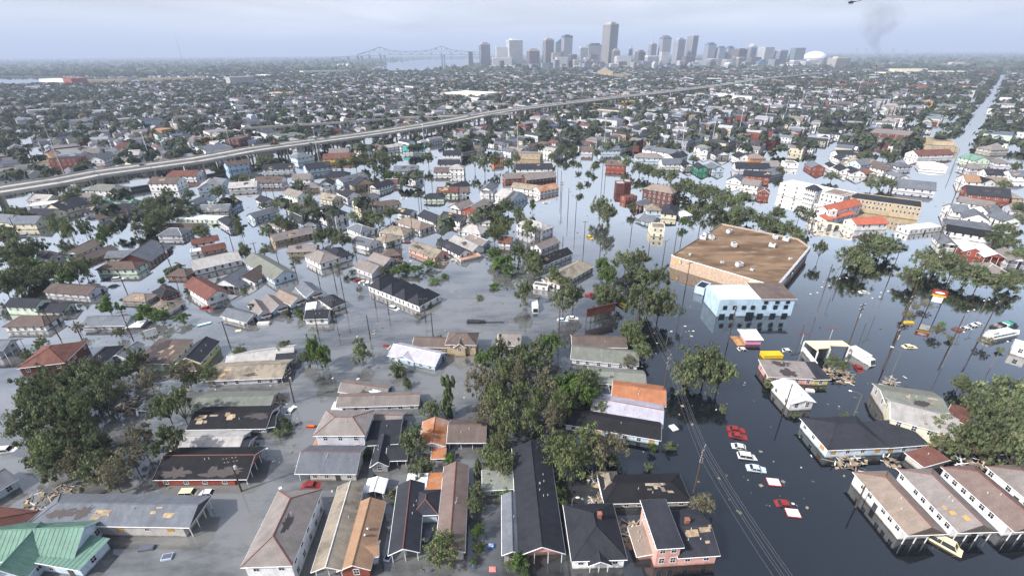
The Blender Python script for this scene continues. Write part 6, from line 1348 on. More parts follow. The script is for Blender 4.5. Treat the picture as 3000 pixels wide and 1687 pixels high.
for (d, x, y, s) in far_h:
    rd = rr_; sc_h = 1.0 if d < 900 else 1.2 if d < 1500 else 1.45
    L, w, h = rd.uniform(9, 19) * sc_h, rd.uniform(5.5, 8.5) * sc_h, rd.choice([2.6, 3, 3.2, 4.8, 5.4])
    if rd.random() < .03: L, w, h = rd.uniform(22, 45), rd.uniform(14, 24), rd.uniform(4, 9)
    b0 = math.atan2(E2[1], E2[0]) + rd.choice([0, 0, 0, math.pi / 2]) + rd.uniform(-.04, .04)
    cx_, sx_ = math.cos(b0), math.sin(b0)
    g_ = lambda a, b_, z: (x + a * cx_ - b_ * sx_, y + a * sx_ + b_ * cx_, z)
    kw = rd.uniform(.55, .95); kr = rd.uniform(.65, 1.2); wc = tuple(v * kw for v in rd.choice(hw_cols)); rc = tuple(v * kr * kb for v, kb in zip(rd.choice(rf_cols), (.92, .97, 1.10)))
    l, q = L / 2, w / 2; rh = w * .27 if w < 13 else .3; hip = rd.random() < .3; hi = q if hip else 0
    P0 = [(-l, -q), (l, -q), (l, q), (-l, q)]
    for i in range(4): a, b_ = P0[i], P0[(i + 1) % 4]; fq([g_(*a, -1.5), g_(*b_, -1.5), g_(*b_, h), g_(*a, h)], wc)
    o_ = .35
    fq([g_(-l - o_, -q - o_, h - .1), g_(l + o_, -q - o_, h - .1), g_(l + o_ - hi, 0, h + rh), g_(-l - o_ + hi, 0, h + rh)], rc)
    fq([g_(l + o_, q + o_, h - .1), g_(-l - o_, q + o_, h - .1), g_(-l - o_ + hi, 0, h + rh), g_(l + o_ - hi, 0, h + rh)], rc)
    for e in (-1, 1): fq([g_(e * l, -q * e, h), g_(e * l, q * e, h), g_(e * (l - hi), 0, h + rh - .1)], rc if hip else wc)
    if d < 1000:
        n = int(L / 3)
        for e in (-1, 1):
            for k in range(n):
                a = -l + L * (k + .5) / n
                fq([g_(a - .5, e * (q + .04), .9), g_(a + .5, e * (q + .04), .9), g_(a + .5, e * (q + .04), 2.3), g_(a - .5, e * (q + .04), 2.3)], (.02, .023, .03))
        for e in (-1, 1):
            for k in (-.25, .25): fq([g_(e * (l + .04), k * w - .5, .9), g_(e * (l + .04), k * w + .5, .9), g_(e * (l + .04), k * w + .5, 2.3), g_(e * (l + .04), k * w - .5, 2.3)], (.02, .023, .03))
me = npmesh('distant_houses', V, F, [MATS['far_paint']], face_col=K)
tag(link(bpy.data.objects.new('distant_houses', me)), 'carpet of small distant houses spreading to the skyline', 'houses', kind='stuff')
# distant trees
tp = []
for k in range(34000):
    y = rr_.uniform(300, 2950); x = y * rr_.uniform(-1.2, 1.2); d = math.hypot(x, y)
    if rr_.random() > d / 2950 * 1.2: continue
    nv = noise.noise((x * .006, y * .006, 0)) + .5 * noise.noise((x * .02, y * .02, 3))
    if rr_.random() > .50 + .9 * nv: continue
    if not beyond(x, y) and pix_y(x, y) > 460: continue
    if d > 1500 and in_river(x, y): continue
    if abs((np.array([x, y]) - AV0) @ E2) < 10 or np.min(np.hypot(HWx - x, HWy - y - 5)) < 22: continue
    if d < 600 and -30 < x < 60 and y < 400: continue
    tp.append((d, x, y))
tp += [(d, x, y) for (d, x, y, s) in tc_ if abs((np.array([x, y]) - AV0) @ E2) > 10 and np.min(np.hypot(HWx - x, HWy - y - 5)) > 22]
tp.sort()
n_near = max(0, 300 - TN[0])
for (d, x, y) in tp[:n_near]:
    tree((x, y), rr_.uniform(8, 13), rr_.uniform(4, 6.5), rr_.choice(['oak', 'oak', 'oak', 'brt', 'wil', 'sp']), zone='around the highway')
r = np.random.default_rng(5)
far_t = np.array(tp[n_near:])
Ps, Ns, Ss, Ts = [], [], [], []
for (d, x, y) in far_t:
    n = 46 if d < 800 else 26 if d < 1300 else 13
    k = 1.0 if d < 1200 else 1.35
    R_ = r.uniform(3.6, 6.4) * k; H_ = r.uniform(7, 12)
    dv_ = r.normal(size=(n, 3)); dv_ /= np.linalg.norm(dv_, axis=1, keepdims=True); dv_[:, 2] = np.abs(dv_[:, 2]) * 1.0 - .25
    rad = r.uniform(.6, 1.05, size=(n, 1)) * (1 + .25 * np.sin(3 * np.arctan2(dv_[:, 1:2], dv_[:, :1]) + r.uniform(0, 6)))
    Ps.append(np.array([x, y, H_ * .52]) + dv_ * rad * np.array([R_, R_, H_ * .46])); Ns.append(dv_ + r.normal(size=(n, 3)) * .35 + np.array([0, 0, .3]))
    Ss.append(r.uniform(.18, .40, size=n) * R_ * (1 if n > 20 else 1.25)); Ts.append(np.full(n, r.uniform(0, .8)) + r.uniform(-.2, .2, size=n))
Vv, Ff = quads(np.concatenate(Ps), np.concatenate(Ns), np.concatenate(Ss), r)
me = npmesh('distant_trees', Vv, Ff, [MATS['leaf_far']], np.repeat(np.clip(np.concatenate(Ts), 0, 1), 4))
tag(link(bpy.data.objects.new('distant_trees', me)), 'mass of distant tree crowns scattered through the city', 'trees', kind='stuff')
# low woods and roofs out to the horizon
n = 15000
y = 2500 + (r.uniform(0, 1, n) ** 1.7) * 15000; x = y * r.uniform(-1.25, 1.25, n)
okm = np.array([not in_river(x[i], y[i]) for i in range(n)])
x, y = x[okm], y[okm]; n = len(x)
Pn = np.stack([x, y, r.uniform(1, 7, n)], 1); Nn = r.normal(size=(n, 3)) * .6 + np.array([0, -.6, .6])
Vv, Ff = quads(Pn, Nn, r.uniform(6, 16, n) * (1 + y / 9000), r)
me = npmesh('far_woods', Vv, Ff, [MATS['leaf_far']], np.repeat(r.uniform(0, 1, n), 4))
tag(link(bpy.data.objects.new('far_woods', me)), 'hazy woods and suburbs merging into the horizon', 'woods', kind='stuff')

# ------------------------------------------------------------------ drifting litter
V, F, K = [], [], []
rl = random.Random(3)
for k in range(1500):
    y = 62 + 240 * rl.random() ** 1.3; x = y * rl.uniform(-1.05, 1.05)
    if noise.noise((x * .05, y * .05, 9)) < .02 and rl.random() < .8: continue
    s = rl.uniform(.08, .32) * (1 + y / 300); a = rl.uniform(0, 3.14); c_, s_ = math.cos(a) * s, math.sin(a) * s
    w = rl.uniform(.3, 1)
    z = .02 + .05 * rl.random()
    fq([(x - c_ + s_ * w, y - s_ - c_ * w, z), (x + c_ + s_ * w, y + s_ - c_ * w, z + .06), (x + c_ - s_ * w, y + s_ + c_ * w, z), (x - c_ - s_ * w, y - s_ + c_ * w, z + .04)], rl.choice([(.6, .6, .58), (.3, .22, .14), (.1, .12, .05), (.2, .18, .14), (.05, .05, .05), (.1, .14, .05)]))
me = npmesh('drifting_litter', V, F, [MATS['far_paint']], face_col=K)
tag(link(bpy.data.objects.new('drifting_litter', me)), 'scattered scraps of litter and leaves drifting on the flood', 'litter', kind='stuff')

# ------------------------------------------------------------------ larger distant buildings
def far_block(a, b2, d, H, wc, rc, label, name='building', roof='f', **k):
    return house(a, b2, d, H, roof, None, wc, rc, label, name=name, cat='building', **k)
far_block((-136.79,1053.15), (-59.02,992.29), 60, 9, 'C', 'w', 'long cream white warehouse beyond the highway', 'warehouse', win=0, ext=[((-58.29,996.74), (-23.90,1036.21), 40, 8, 'f', None, 'C', 'w')])
far_block((324.95,1926.58), (379.01,1918.03), 60, 16, 'T', 'l', 'tan auditorium with low gable before the skyline', 'auditorium', roof='x', win=0)
far_block((359.62,1818.07), (429.12,1830.34), 50, 12, 'T', 'y', 'tan block right of the auditorium', win=0)
far_block((303.26,1624.70), (384.91,1584.52), 30, 7, 'C', 'w', 'pale flat roofed building below the auditorium', win=0)
far_block((383.73,974.28), (424.55,959.89), 25, 8, 'W', 'w', 'white flat roofed block right of the highway')
far_block((128.08,815.60), (153.03,806.19), 20, 5, 'C', 'q', 'bright red roofed long house beside the highway', name='long_building')
far_block((189.32,860.81), (198.92,843.06), 15, 7, 'Y', 'd', 'yellow house beside the highway', name='yellow_building')
far_block((348.37,477.15), (371.61,455.41), 40, 9, 'D', 'd', 'large brown brick school left of the avenue', 'brick_school', wrows=2)
far_block((376.39,430.86), (389.26,425.29), 26, 8, 'T', 'y', 'tan brick cube beside the far avenue', 'brick_block', win=0)
far_block((656.26,802.50), (666.02,793.48), 18, 7, 'Y', 'i', 'bright yellow house among the right hand trees', 'yellow_building', roof='h')
far_block((-407.66,553.72), (-389.62,549.32), 16, 6, 'O', 'i', 'orange building far left beyond the highway', 'orange_building')
far_block((-325.00,486.06), (-300.89,490.84), 18, 5, 'O', 'i', 'long orange roofed building far left', 'long_building')
far_block((-267.57,456.83), (-254.18,456.32), 22, 10, 'D', 'b', 'brown brick church hall far left beside the highway', 'church_hall', wrows=2)
far_block((-522.09,1098.81), (-474.13,1094.70), 25, 8, 'C', 'q', 'red roofed institution in the left distance', 'institution')
for k, (a, b2) in enumerate((((675.21,2069.12), (761.12,1959.99)), ((795.66,2000.09), (874.08,1959.15)), ((718.42,1381.68), (780.27,1374.38)), ((814.94,1370.29), (841.36,1343.68)), ((821.58,1239.18), (924.75,1268.46)), ((923.99,1190.29), (943.70,1152.59)), ((1003.47,1146.56), (1042.98,1142.57)))):
    far_block(a, b2, 30, 8, 'R', 'r', f'red brick housing block, {ordw(k + 1)} from left below the skyline', 'housing_block', win=0)
far_block((1312.61,1860.09), (1329.80,1830.45), 40, 12, 'C', 'd', 'cream block right of the hotel tower', win=0); far_block((1467.96,1978.92), (1562.56,1962.02), 40, 18, 'C', 'l', 'long cream block in the right distance', win=0); far_block((1603.11,1954.77), (1707.55,1936.11), 40, 10, 'C', 'l', 'low cream block below the tan tower', win=0)
for (a, b2, h, wc, rc, lab) in (((-1450.42,1690.55), (-1298.54,1742.30), 10, 'T', 't', 'long tan wharf shed at left on the river'), ((-1278.16,1770.68), (-1095.96,1845.58), 10, 'T', 't', 'long tan wharf shed right of the first on the river'), ((-1664.75,1820.52), (-1532.30,1771.93), 10, 'W', 'w', 'white wharf shed on the river'), ((-1426.85,1643.44), (-1387.03,1628.04), 18, 'S', 'q', 'red hulled wharf building on the river'), ((-939.71,2350.84), (-773.18,2501.21), 14, 'G', 'n', 'long green wharf shed by the river bend'), ((-802.10,1472.53), (-756.68,1514.21), 24, 'g', 'l', 'grey riverside warehouse block'), ((-1357.87,4067.09), (-1230.30,4029.99), 14, 'W', 'w', 'white shed on the far river bank'), ((-1019.32,2067.17), (-976.48,2060.63), 10, 'W', 'w', 'white shed at the left river bank')):
    far_block(a, b2, 45, h, wc, rc, lab, 'wharf_shed', win=0)

# ------------------------------------------------------------------ skyline
for k, c_ in dict(tgrey=(.36, .36, .39), tdark=(.10, .115, .15), tblue=(.11, .17, .25), twhite=(.66, .66, .66), ttan=(.42, .385, .35), tbrown=(.21, .175, .165), tteal=(.06, .13, .15)).items(): plain(k, c_, .6, .3, var=.12, sc=.02)
plain('tglass', (.05, .065, .085), .2, .5, var=.2, sc=.02); plain('tband', (.55, .55, .55), .6, var=.1, sc=.02)
TW = [0]; LASTT = [None]
def tower(pl, pr, depth, col, style, label, rot=22, top=None, name='tower'):
    TW[0] += 1
    x0, y0, z = pl; x1 = pr[0]; W = x1 - x0
    a = R(rot); w = W / (math.cos(a) + depth * math.sin(abs(a))); d = w * depth
    r_ = empty(name, ((x0 + x1) / 2, y0, 0), a)
    s = MB(); s.box(-w / 2, w / 2, -d / 2, d / 2, -1.5, z); s.build('shaft', MATS[col], r_)
    s = MB(); n = 0
    wm = 'tglass' if col not in ('tdark', 'tblue', 'tteal') else 'tgrey'
    fl = max(4, int(z / 4.2)); e = .25
    if style == 'h':
        for k in range(1, fl):
            zz = z * k / fl
            for f in ((-w / 2 + 1, w / 2 - 1, -d / 2 - e, -d / 2), ): s.box(f[0], f[1], f[2], f[3], zz, zz + z / fl * .45)
            for xs in (-1, 1): s.box(xs * w / 2 - (e if xs < 0 else 0), xs * w / 2 + (e if xs > 0 else 0), -d / 2 + 1, d / 2 - 1, zz, zz + z / fl * .45)
    elif style == 'v':
        m_ = max(5, int(w / 4.5))
        for k in range(m_):
            xx = -w / 2 + w * (k + .5) / m_; s.box(xx - w / m_ * .27, xx + w / m_ * .27, -d / 2 - e, -d / 2, 4, z - 5)
        m_ = max(4, int(d / 4.5))
        for k in range(m_):
            yy = -d / 2 + d * (k + .5) / m_
            for xs in (-1, 1): s.box(xs * w / 2 - (e if xs < 0 else 0), xs * w / 2 + (e if xs > 0 else 0), yy - d / m_ * .27, yy + d / m_ * .27, 4, z - 5)
    else:
        m_ = max(4, int(w / 5)); md = max(3, int(d / 5)); fl2 = max(3, int(z / 5))
        for j in range(1, fl2):
            zz = z * j / fl2
            for k in range(m_): xx = -w / 2 + w * (k + .5) / m_; s.box(xx - w / m_ * .3, xx + w / m_ * .3, -d / 2 - e, -d / 2, zz, zz + z / fl2 * .5)
            for k in range(md):
                yy = -d / 2 + d * (k + .5) / md
                for xs in (-1, 1): s.box(xs * w / 2 - (e if xs < 0 else 0), xs * w / 2 + (e if xs > 0 else 0), yy - d / md * .3, yy + d / md * .3, zz, zz + z / fl2 * .5)
    tag(s.build('window_rows', MATS[wm], r_), kind='stuff')
    if top == 'box': s = MB(); s.box(-w * .3, w * .3, -d * .3, d * .3, z, z + 8); s.build('penthouse', MATS[col], r_)
    elif top == 'hip': s = MB(); s.add([(-w / 2, -d / 2, z), (w / 2, -d / 2, z), (w / 2, d / 2, z), (-w / 2, d / 2, z), (-w * .22, -d * .2, z + 14), (w * .22, -d * .2, z + 14), (w * .22, d * .2, z + 14), (-w * .22, d * .2, z + 14)], [(0, 1, 5, 4), (1, 2, 6, 5), (2, 3, 7, 6), (3, 0, 4, 7), (4, 5, 6, 7)]); s.build('crown_top', MATS[col], r_)
    elif top == 'round': s = MB(); s.ball((0, 0, z), w / 2, 14, 8, (1, d / w, .8)); s.build('dome_top', MATS[col], r_)
    elif top == 'mast': s = MB(); s.box(-w * .35, w * .35, -d * .35, d * .35, z, z + 5); s.build('penthouse', MATS[col], r_); s = MB(); s.tube((0, 0, z + 5), (0, 0, z + 45), .8, .3, 5); s.build('antenna', MATS['tgrey'], r_)
    elif top == 'slant': s = MB(); s.add([(-w / 2, -d / 2, z), (w / 2, -d / 2, z), (w / 2, d / 2, z), (-w / 2, d / 2, z), (w / 2, -d / 2, z + 24), (w / 2, d / 2, z + 24)], [(0, 1, 4), (1, 2, 5, 4), (2, 3, 5), (3, 0, 4, 5)]); s.build('slant_top', MATS[col], r_)
    elif top == 'band': s = MB(); s.box(-w / 2 - .6, w / 2 + .6, -d / 2 - .6, d / 2 + .6, z - 10, z - 2); s.build('top_band', MATS['tteal'], r_); s = MB(); s.box(-w * .25, w * .25, -d * .25, d * .25, z, z + 5); s.build('penthouse', MATS[col], r_)
    LASTT[0] = r_
    if label: tag(r_, label, 'tower', 'downtown towers')
for a in (((-245.8,3000,89.4), (-213.5,3000,89.2), .8, 'tgrey', 'h', 'stubby grey tower leftmost on the skyline', 20, None), ((-182.2,3050,130.0), (-115.9,3050,129.6), .8, 'tgrey', 'v', 'ribbed grey tower with stepped top left on the skyline', 20, 'box'),
          ((-91.2,3050,112.7), (-13.8,3050,112.2), .6, 'twhite', 'g', 'broad white hotel slab left on the skyline', 15, None), ((-107.2,2980,59.2), (9.1,2980,58.5), .5, 'twhite', 'g', 'low white podium block under the hotel slab', 8, None), ((-24.3,3050,147.3), (71.5,3050,146.7), .7, 'twhite', 'h', 'white banded tower right of the hotel slab', 18, 'box'),
          ((92.6,3000,90.9), (166.7,3000,90.4), .7, 'tbrown', 'g', 'squat brown tower with sloping shoulders', 20, 'hip'), ((183.5,3000,148.9), (246.2,3000,148.5), .8, 'ttan', 'v', 'pale ribbed tower left of the dark pair', 22, 'mast'), ((259.7,3100,131.7), (301.5,3100,131.4), .9, 'tteal', 'h', 'dark slant topped tower of the dark pair', 10, 'slant'),
          ((294.0,3050,168.4), (356.5,3050,168.0), .8, 'tdark', 'v', 'tall dark grey tower of the dark pair', 18, 'band'), ((225.4,2900,81.3), (277.4,2900,81.0), .7, 'ttan', 'g', 'tan low tower before the dark pair', 15, None), ((243.8,2850,60.4), (311.3,2850,59.9), .6, 'twhite', 'g', 'white low block before the dark pair', 12, None), ((322.1,2880,73.4), (364.1,2880,73.1), .8, 'tbrown', 'v', 'brown low tower right of the dark pair', 20, None),
          ((392.9,3000,110.6), (440.9,3000,110.3), .5, 'twhite', 'v', 'white and blue slab beside the wide dark block', 15, None), ((447.3,3100,121.8), (542.2,3100,121.2), .5, 'tdark', 'v', 'wide dark blue block left of the tallest tower', 12, 'box'), ((399.1,2850,56.0), (426.1,2850,55.8), .8, 'twhite', 'g', 'small white block below the wide dark block', 12, None), ((428.4,2880,72.2), (478.5,2880,71.9), .7, 'tbrown', 'g', 'brown brick block below the wide dark block', 18, None),
          ((518.1,3000,223.2), (606.1,3000,222.6), .85, 'ttan', 'v', 'tallest tower, a pale ribbed slab dominating the skyline', 38, 'box'), ((556.7,2880,87.5), (599.1,2880,87.2), .8, 'tbrown', 'g', 'brown tower at the foot of the tallest tower', 15, 'hip'), ((567.6,2850,63.2), (656.8,2850,62.6), .5, 'twhite', 'g', 'wide white block right of the tallest tower', 10, None), ((698.5,3100,100.5), (719.0,3100,100.4), .9, 'tgrey', 'g', 'slim stepped tower in the skyline gap', 15, 'hip'),
          ((702.5,2950,84.4), (756.5,2950,84.0), .8, 'tbrown', 'h', 'pinkish brown tower in the skyline middle', 20, 'box'), ((732.1,2850,64.6), (807.8,2850,64.1), .5, 'twhite', 'v', 'white and glass block in the skyline middle', 15, None), ((800.5,3050,122.4), (844.0,3050,122.1), .8, 'tgrey', 'h', 'grey tower with mast in the skyline middle', 18, 'mast'), ((858.3,3050,152.4), (922.1,3050,152.0), .8, 'tdark', 'v', 'dark tower with chamfered top', 15, 'hip'),
          ((823.5,2900,81.0), (878.3,2900,80.7), .6, 'twhite', 'g', 'white gridded block before the chamfered dark tower', 14, None), ((921.9,2980,143.8), (982.1,2980,143.4), .8, 'tgrey', 'g', 'grey gridded tower right of the chamfered one', 22, 'box'), ((946.6,2880,60.7), (1014.4,2880,60.2), .6, 'tbrown', 'h', 'dark brown block below the two-toned tower', 15, None), ((1013.0,3050,164.0), (1078.4,3050,163.6), .9, 'tgrey', 'h', 'two-toned tall tower right of the grey gridded one', 35, None),
          ((1124.7,3050,120.4), (1184.3,3050,120.0), .8, 'tblue', 'v', 'dark blue tower with stepped top', 15, 'box'), ((1082.1,2880,47.5), (1120.5,2880,47.3), .8, 'tgrey', 'g', 'small grey block below the dark blue tower', 15, None), ((1192.2,3050,102.1), (1243.9,3050,101.8), .8, 'tblue', 'v', 'left half of the stepped dark blue pair', 15, 'box'), ((1256.2,3080,102.0), (1306.7,3080,101.7), .8, 'tblue', 'v', 'right half of the stepped dark blue pair', 15, 'box'),
          ((1169.2,2880,44.5), (1225.1,2880,44.2), .6, 'ttan', 'g', 'cream block below the stepped blue pair', 12, None), ((1250.6,2950,91.9), (1325.7,2950,91.4), .7, 'tbrown', 'h', 'brown banded tower right of the stepped blue pair', 24, 'mast'), ((1215.3,2820,54.5), (1261.9,2820,54.2), .7, 'ttan', 'v', 'tan slab before the brown banded tower', 20, None), ((1372.2,3050,106.1), (1422.2,3050,105.8), .9, 'tgrey', 'v', 'grey tower with rounded top', 15, 'round'),
          ((1314.2,2900,53.3), (1387.5,2900,52.9), .6, 'tbrown', 'g', 'brown block below the rounded tower', 15, None), ((1420.9,3000,102.7), (1498.6,3000,103.3), .7, 'twhite', 'h', 'white banded tower right of the rounded tower', 18, None), ((1512.8,3000,87.1), (1580.5,3000,86.6), .7, 'tgrey', 'v', 'dark grey ribbed tower left of the teal one', 20, None), ((1600.7,3000,97.3), (1676.2,3000,96.8), .6, 'tteal', 'g', 'dark teal glass tower beside the stadium', 15, None),
          ((1502.5,2800,36.8), (1558.9,2800,36.4), .6, 'twhite', 'v', 'white striped slab below the teal tower', 15, None), ((1606.5,2900,38.6), (1653.7,2900,38.3), .7, 'tblue', 'g', 'dark blue block below the stadium', 15, None), ((1619.4,2850,39.1), (1681.9,2850,38.7), .5, 'twhite', 'g', 'white clinic block below the stadium', 12, None), ((1647.0,2800,22.5), (1685.2,2800,22.3), .7, 'ttan', 'g', 'cream small block right below the stadium', 15, None),
          ((1582.8,2600,48.2), (1691.1,2600,47.5), .5, 'ttan', 'g', 'big cream hotel tower right of the stadium', 20, 'box'), ((1835.3,2600,21.8), (1892.1,2600,21.5), .7, 'tbrown', 'g', 'dark brown block right of the smoke foot', 18, None), ((2111.7,2900,24.3), (2224.1,2900,23.6), .4, 'tdark', 'g', 'wide dark hospital block right of the smoke', 10, None), ((2265.2,2950,15.0), (2367.7,2950,14.4), .5, 'tdark', 'g', 'dark stepped block right of the hospital', 14, None), ((2252.2,2700,17.4), (2375.8,2700,16.6), .4, 'ttan', 'g', 'tan medical tower alone at the right', 10, 'box')):
    tower(*a)
# low blocks at the foot of the skyline
rb_ = random.Random(77)
for k in range(74):
    y0 = rb_.uniform(2620, 2860); x0 = -140 + (1560 + 140) * (k + rb_.uniform(0, .9)) / 74; w = rb_.uniform(24, 62); z = rb_.choice([14, 18, 22, 28, 34, 44]) * rb_.uniform(.8, 1.15)
    col = rb_.choice(['twhite', 'twhite', 'ttan', 'tgrey', 'tgrey', 'tbrown', 'tblue', 'tdark']); nm = {'twhite': 'white', 'ttan': 'cream', 'tgrey': 'grey', 'tbrown': 'brown', 'tblue': 'blue grey', 'tdark': 'dark'}[col]
    tower((x0, y0, z), (x0 + w, y0, z), rb_.uniform(.5, .9), col, rb_.choice('ghg'), None, rb_.uniform(8, 30), rb_.choice([None, None, 'box']), 'downtown_block')
    uniq(LASTT[0], f'{nm} low downtown block', 'along the skyline foot', x0, y0, 'building', 'low downtown blocks')
# stadium dome
a, b2 = (1737.1,3100,44.1), (1866.1,3100,43.3)
sd_ = empty('stadium', ((a[0] + b2[0]) / 2, 3100, 0)); W = (b2[0] - a[0]) / 2
mb = MB(); prism(mb, [(W * math.cos(t_), W * math.sin(t_)) for t_ in [2 * math.pi * k / 28 for k in range(28)]], -1.5, a[2]); mb.build('drum', MATS['tgrey'], sd_)
mb = MB(); mb.ball((0, 0, a[2]), W * .98, 28, 14, (1, 1, ((1780.4,3100,80.4)[2] - a[2]) / (W * .98))); mb.build('dome_roof', MATS['twhite'], sd_, smooth=True)
tag(sd_, 'white domed stadium at the right end of the skyline', 'stadium')
plain('bridge_steel', (.17, .20, .22), .6, var=.1, sc=.02)
# cantilever bridge
def P3(*p): return Vector(p)
br = empty('bridge', ((-944.5,5000,75.4)[0], 5000, 0)); bx_ = br.location.x
def bl(p): return Vector((p[0] - bx_, 0, p[2]))
up = [bl(p) for p in ((-1463.7,5000,78.7), (-1346.3,5000,107.5), (-1238.2,5000,141.2), (-1147.9,5000,112.1), (-1045.2,5000,104.7), (-941.7,5000,103.3), (-847.3,5000,105.2), (-752.1,5000,116.4), (-654.0,5000,145.9), (-564.0,5000,115.2), (-470.5,5000,103.7), (-338.9,5000,97.0), (-226.3,5000,77.7))]
lo = [bl(p) for p in ((-1465.3,5000,68.5), (-1351.4,5000,71.2), (-1247.2,5000,73.1), (-1152.5,5000,74.2), (-1048.5,5000,75.2), (-944.5,5000,75.4), (-850.1,5000,74.8), (-755.5,5000,75.1), (-659.2,5000,74.5), (-566.6,5000,73.9), (-472.2,5000,73.3), (-339.9,5000,72.5), (-226.5,5000,70.9))]
for side, yo in (('near', 0), ('far', 40)):
    o_ = Vector((0, yo, 0)); mb = MB()
    for k in range(len(up) - 1):
        mb.tube(up[k] + o_, up[k + 1] + o_, 2.2, n=4)
        mid_u, mid_l = up[k].lerp(up[k + 1], .5), lo[k].lerp(lo[k + 1], .5)
        mb.tube(lo[k] + o_, mid_u + o_, 1.3, n=4); mb.tube(mid_u + o_, lo[k + 1] + o_, 1.3, n=4); mb.tube(mid_u + o_, mid_l + o_, 1.0, n=4)
        if k: mb.tube(lo[k] + o_, up[k] + o_, 1.6, n=4)
    mb.build('truss', MATS['bridge_steel'], br)
mb = MB()
ap = [bl(p) for p in ((-2621.1,5000,24.6), (-2239.1,5000,34.2), (-1857.1,5000,47.2), (-1465.3,5000,68.5))] + lo[1:]
for k in range(len(ap) - 1):
    a, b2 = ap[k], ap[k + 1]; mb.add([(a.x, -8, a.z - 4), (b2.x, -8, b2.z - 4), (b2.x, 48, b2.z - 4), (a.x, 48, a.z - 4), (a.x, -8, a.z + 1), (b2.x, -8, b2.z + 1), (b2.x, 48, b2.z + 1), (a.x, 48, a.z + 1)], [(0, 3, 2, 1), (4, 5, 6, 7), (0, 1, 5, 4), (1, 2, 6, 5), (2, 3, 7, 6), (3, 0, 4, 7)])
mb.build('deck', MATS['bridge_steel'], br)
for q in ((-1551.1,5000,63.9), (-1460.5,5000,68.5), (-1422.6,5000,69.1), (-1346.7,5000,71.1), (-1242.5,5000,73.0), (-1204.6,5000,73.6), (-656.4,5000,74.4), (-632.8,5000,74.3), (-1703.8,5000,56.4), (-1857.1,5000,47.2), (-2048.1,5000,39.8)):
    s = MB(); b_ = bl(q); s.box(b_.x - 5, b_.x + 5, 0, 40, -1.5, b_.z - 4); s.build('pier', MATS['bridge_steel'], br)
tag(br, 'pale cantilever truss bridge over the river', 'bridge')
# transmission towers and radio mast
def lattice(q, y, h, label, name='transmission_tower', wd=12):
    r_ = empty(name, (q[0], y, 0)); s = MB()
    for (sx, sy) in ((-1, -1), (1, -1), (1, 1), (-1, 1)): s.tube((sx * wd, sy * wd, -1.5), (sx * min(1.5, wd * .4), sy * min(1.5, wd * .4), h), 1.1 if wd > 3 else .45, .5 if wd > 3 else .3, 4)
    s.build('legs_frame', MATS['tgrey'], r_); s = MB()
    for k in range(6):
        z0, z1 = h * k / 6, h * (k + 1) / 6; tp_ = min(1.5, wd * .4); w0, w1 = wd - (wd - tp_) * k / 6, wd - (wd - tp_) * (k + 1) / 6
        s.tube((-w0, -w0, z0), (w1, -w1, z1), .5 if wd > 3 else .2, n=3); s.tube((w0, -w0, z0), (-w1, -w1, z1), .5 if wd > 3 else .2, n=3)
    s.build('bracing', MATS['tgrey'], r_)
    if wd > 3:
        for z in (.8, .92): s = MB(); s.box(-wd * 1.3, wd * 1.3, -.8, .8, h * z, h * z + 1.5); s.build('crossarm', MATS['tgrey'], r_)
    tag(r_, label, 'pylon')
for k, q in enumerate(((2762.7,4200,100.9), (2837.1,4200,100.5), (3055.9,4200,95.3), (3162.8,4200,87.1))): lattice(q, 4200, q[2], f'distant transmission tower, {ordw(k + 1)} from left on the right horizon')
q = (-2504.4,4000,210.5); lattice(q, 4000, q[2], 'thin tall radio mast rising from the left horizon', 'radio_mast', 1.2)
# helicopter
hq = (261.6,420,113.4)
he = empty('helicopter', hq, R(160)); he.rotation_euler = (0, R(4), R(165))
s = MB(); s.ball((0, 0, 0), 1.0, 12, 8, (2.2, .85, .95)); s.build('fuselage', MATS['dark_paint'], he, smooth=True)
s = MB(); s.ball((1.1, 0, .15), .8, 10, 6, (1.2, .85, .8)); s.build('canopy', MATS['car_glass'], he, smooth=True)
s = MB(); s.tube((-1.6, 0, .2), (-6.2, 0, .5), .35, .14, 7); s.build('tail_boom', MATS['dark_paint'], he); s = MB(); s.box(-6.6, -5.9, -.05, .05, .3, 1.5); s.build('tail_fin', MATS['dark_paint'], he)
s = MB(); s.tube((0, 0, .8), (0, 0, 1.5), .14); s.build('rotor_mast', MATS['dark_paint'], he)
for k in range(4): o = MB(); o.box(.2, 5.2, -.16, .16, 1.45, 1.51); o = o.build('rotor_blade', MATS['dark_paint'], he); o.rotation_euler = (0, 0, k * math.pi / 2 + .3)
for sy in (-1, 1): s = MB(); s.tube((-1.5, sy * .9, -1.35), (1.8, sy * .9, -1.35), .06); s.tube((-.6, sy * .5, -.7), (-.6, sy * .9, -1.35), .05); s.tube((.8, sy * .5, -.7), (.8, sy * .9, -1.35), .05); s.build('skid', MATS['dark_paint'], he)
tag(he, 'small dark helicopter flying above the right skyline', 'helicopter')

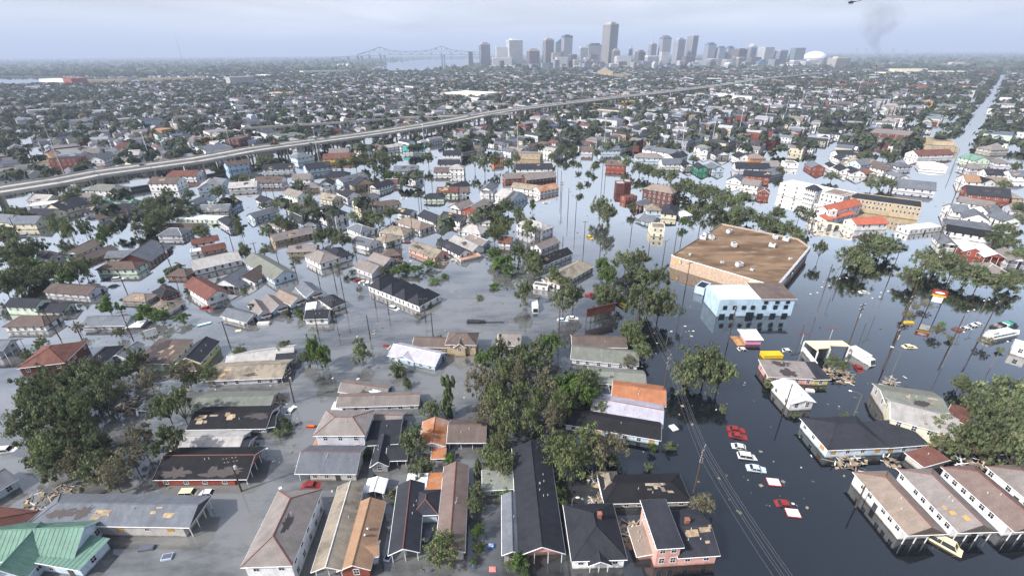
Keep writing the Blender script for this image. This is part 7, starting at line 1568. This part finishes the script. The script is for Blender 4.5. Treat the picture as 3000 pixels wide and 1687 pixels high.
# ------------------------------------------------------------------ smoke and haze
def vol_mat(name, col, dens, aniso=0.0):
    m = bpy.data.materials.new(name); m.use_nodes = True; t = m.node_tree; t.nodes.clear()
    v = N(t, 'ShaderNodeVolumePrincipled'); v.inputs['Color'].default_value = (*col, 1); v.inputs['Density'].default_value = dens; v.inputs['Anisotropy'].default_value = aniso
    o = N(t, 'ShaderNodeOutputMaterial'); t.links.new(v.outputs[0], o.inputs['Volume']); return m
pl = [Vector(q) for q in ((2346.7,3300,8.5), (2322.9,3300,44.8), (2294.0,3300,80.9), (2256.9,3300,122.4), (2245.1,3300,157.5), (2248.0,3300,197.8), (2278.1,3300,243.2), (2267.1,3300,293.7), (2219.8,3300,338.2), (2168.6,3300,376.7))]
rad = [14, 22, 30, 34, 48, 80, 118, 120, 95, 60]
c0 = pl[0].copy(); mb = MB(); nu = 20; ring_ = []
for i, (p, r0) in enumerate(zip(pl, rad)):
    for k in range(nu):
        a = 2 * math.pi * k / nu; dv_ = Vector((math.cos(a), math.sin(a), .25 * math.sin(a * 2 + i)))
        rr = r0 * (1 + .45 * noise.noise((i * .7 + math.cos(a), math.sin(a) * 1.3, 5.1)))
        mb.v.append(tuple(p + dv_ * rr - c0))
for i in range(len(pl) - 1):
    for k in range(nu): mb.f.append((i * nu + k, i * nu + (k + 1) % nu, (i + 1) * nu + (k + 1) % nu, (i + 1) * nu + k)); mb.m.append(0)
mb.f.append(tuple(reversed(range(nu)))); mb.f.append(tuple(range((len(pl) - 1) * nu, len(pl) * nu))); mb.m += [0, 0]
vm = vol_mat('smoke_volume', (.34, .34, .39), .004); t = vm.node_tree; vp = [n for n in t.nodes if n.type == 'PRINCIPLED_VOLUME'][0]
tcv = N(t, 'ShaderNodeTexCoord'); sv = N(t, 'ShaderNodeSeparateXYZ'); t.links.new(tcv.outputs['Object'], sv.inputs[0])
mrv = N(t, 'ShaderNodeMapRange'); t.links.new(sv.outputs[2], mrv.inputs[0]); mrv.inputs[1].default_value = 0; mrv.inputs[2].default_value = 330; mrv.inputs[3].default_value = .013; mrv.inputs[4].default_value = .0014
nv_ = noisef(t, tcv.outputs['Object'], .011, .40, .62, 4.0); mv = N(t, 'ShaderNodeMath', operation='MULTIPLY'); t.links.new(mrv.outputs[0], mv.inputs[0]); t.links.new(nv_, mv.inputs[1]); t.links.new(mv.outputs[0], vp.inputs['Density'])
sm = mb.build('smoke', vm); sm.location = c0
tag(sm, 'thin grey smoke column rising beyond the hotel tower', 'smoke', kind='stuff')
mb = MB(); mb.box(-62000, 62000, -600, 61000, -2.8, 620)
tag(mb.build('haze', vol_mat('haze_volume', (.59, .69, .89), 1.3e-4, .0)), 'thin bluish summer haze over the city', 'haze', kind='stuff')
flush_labels()
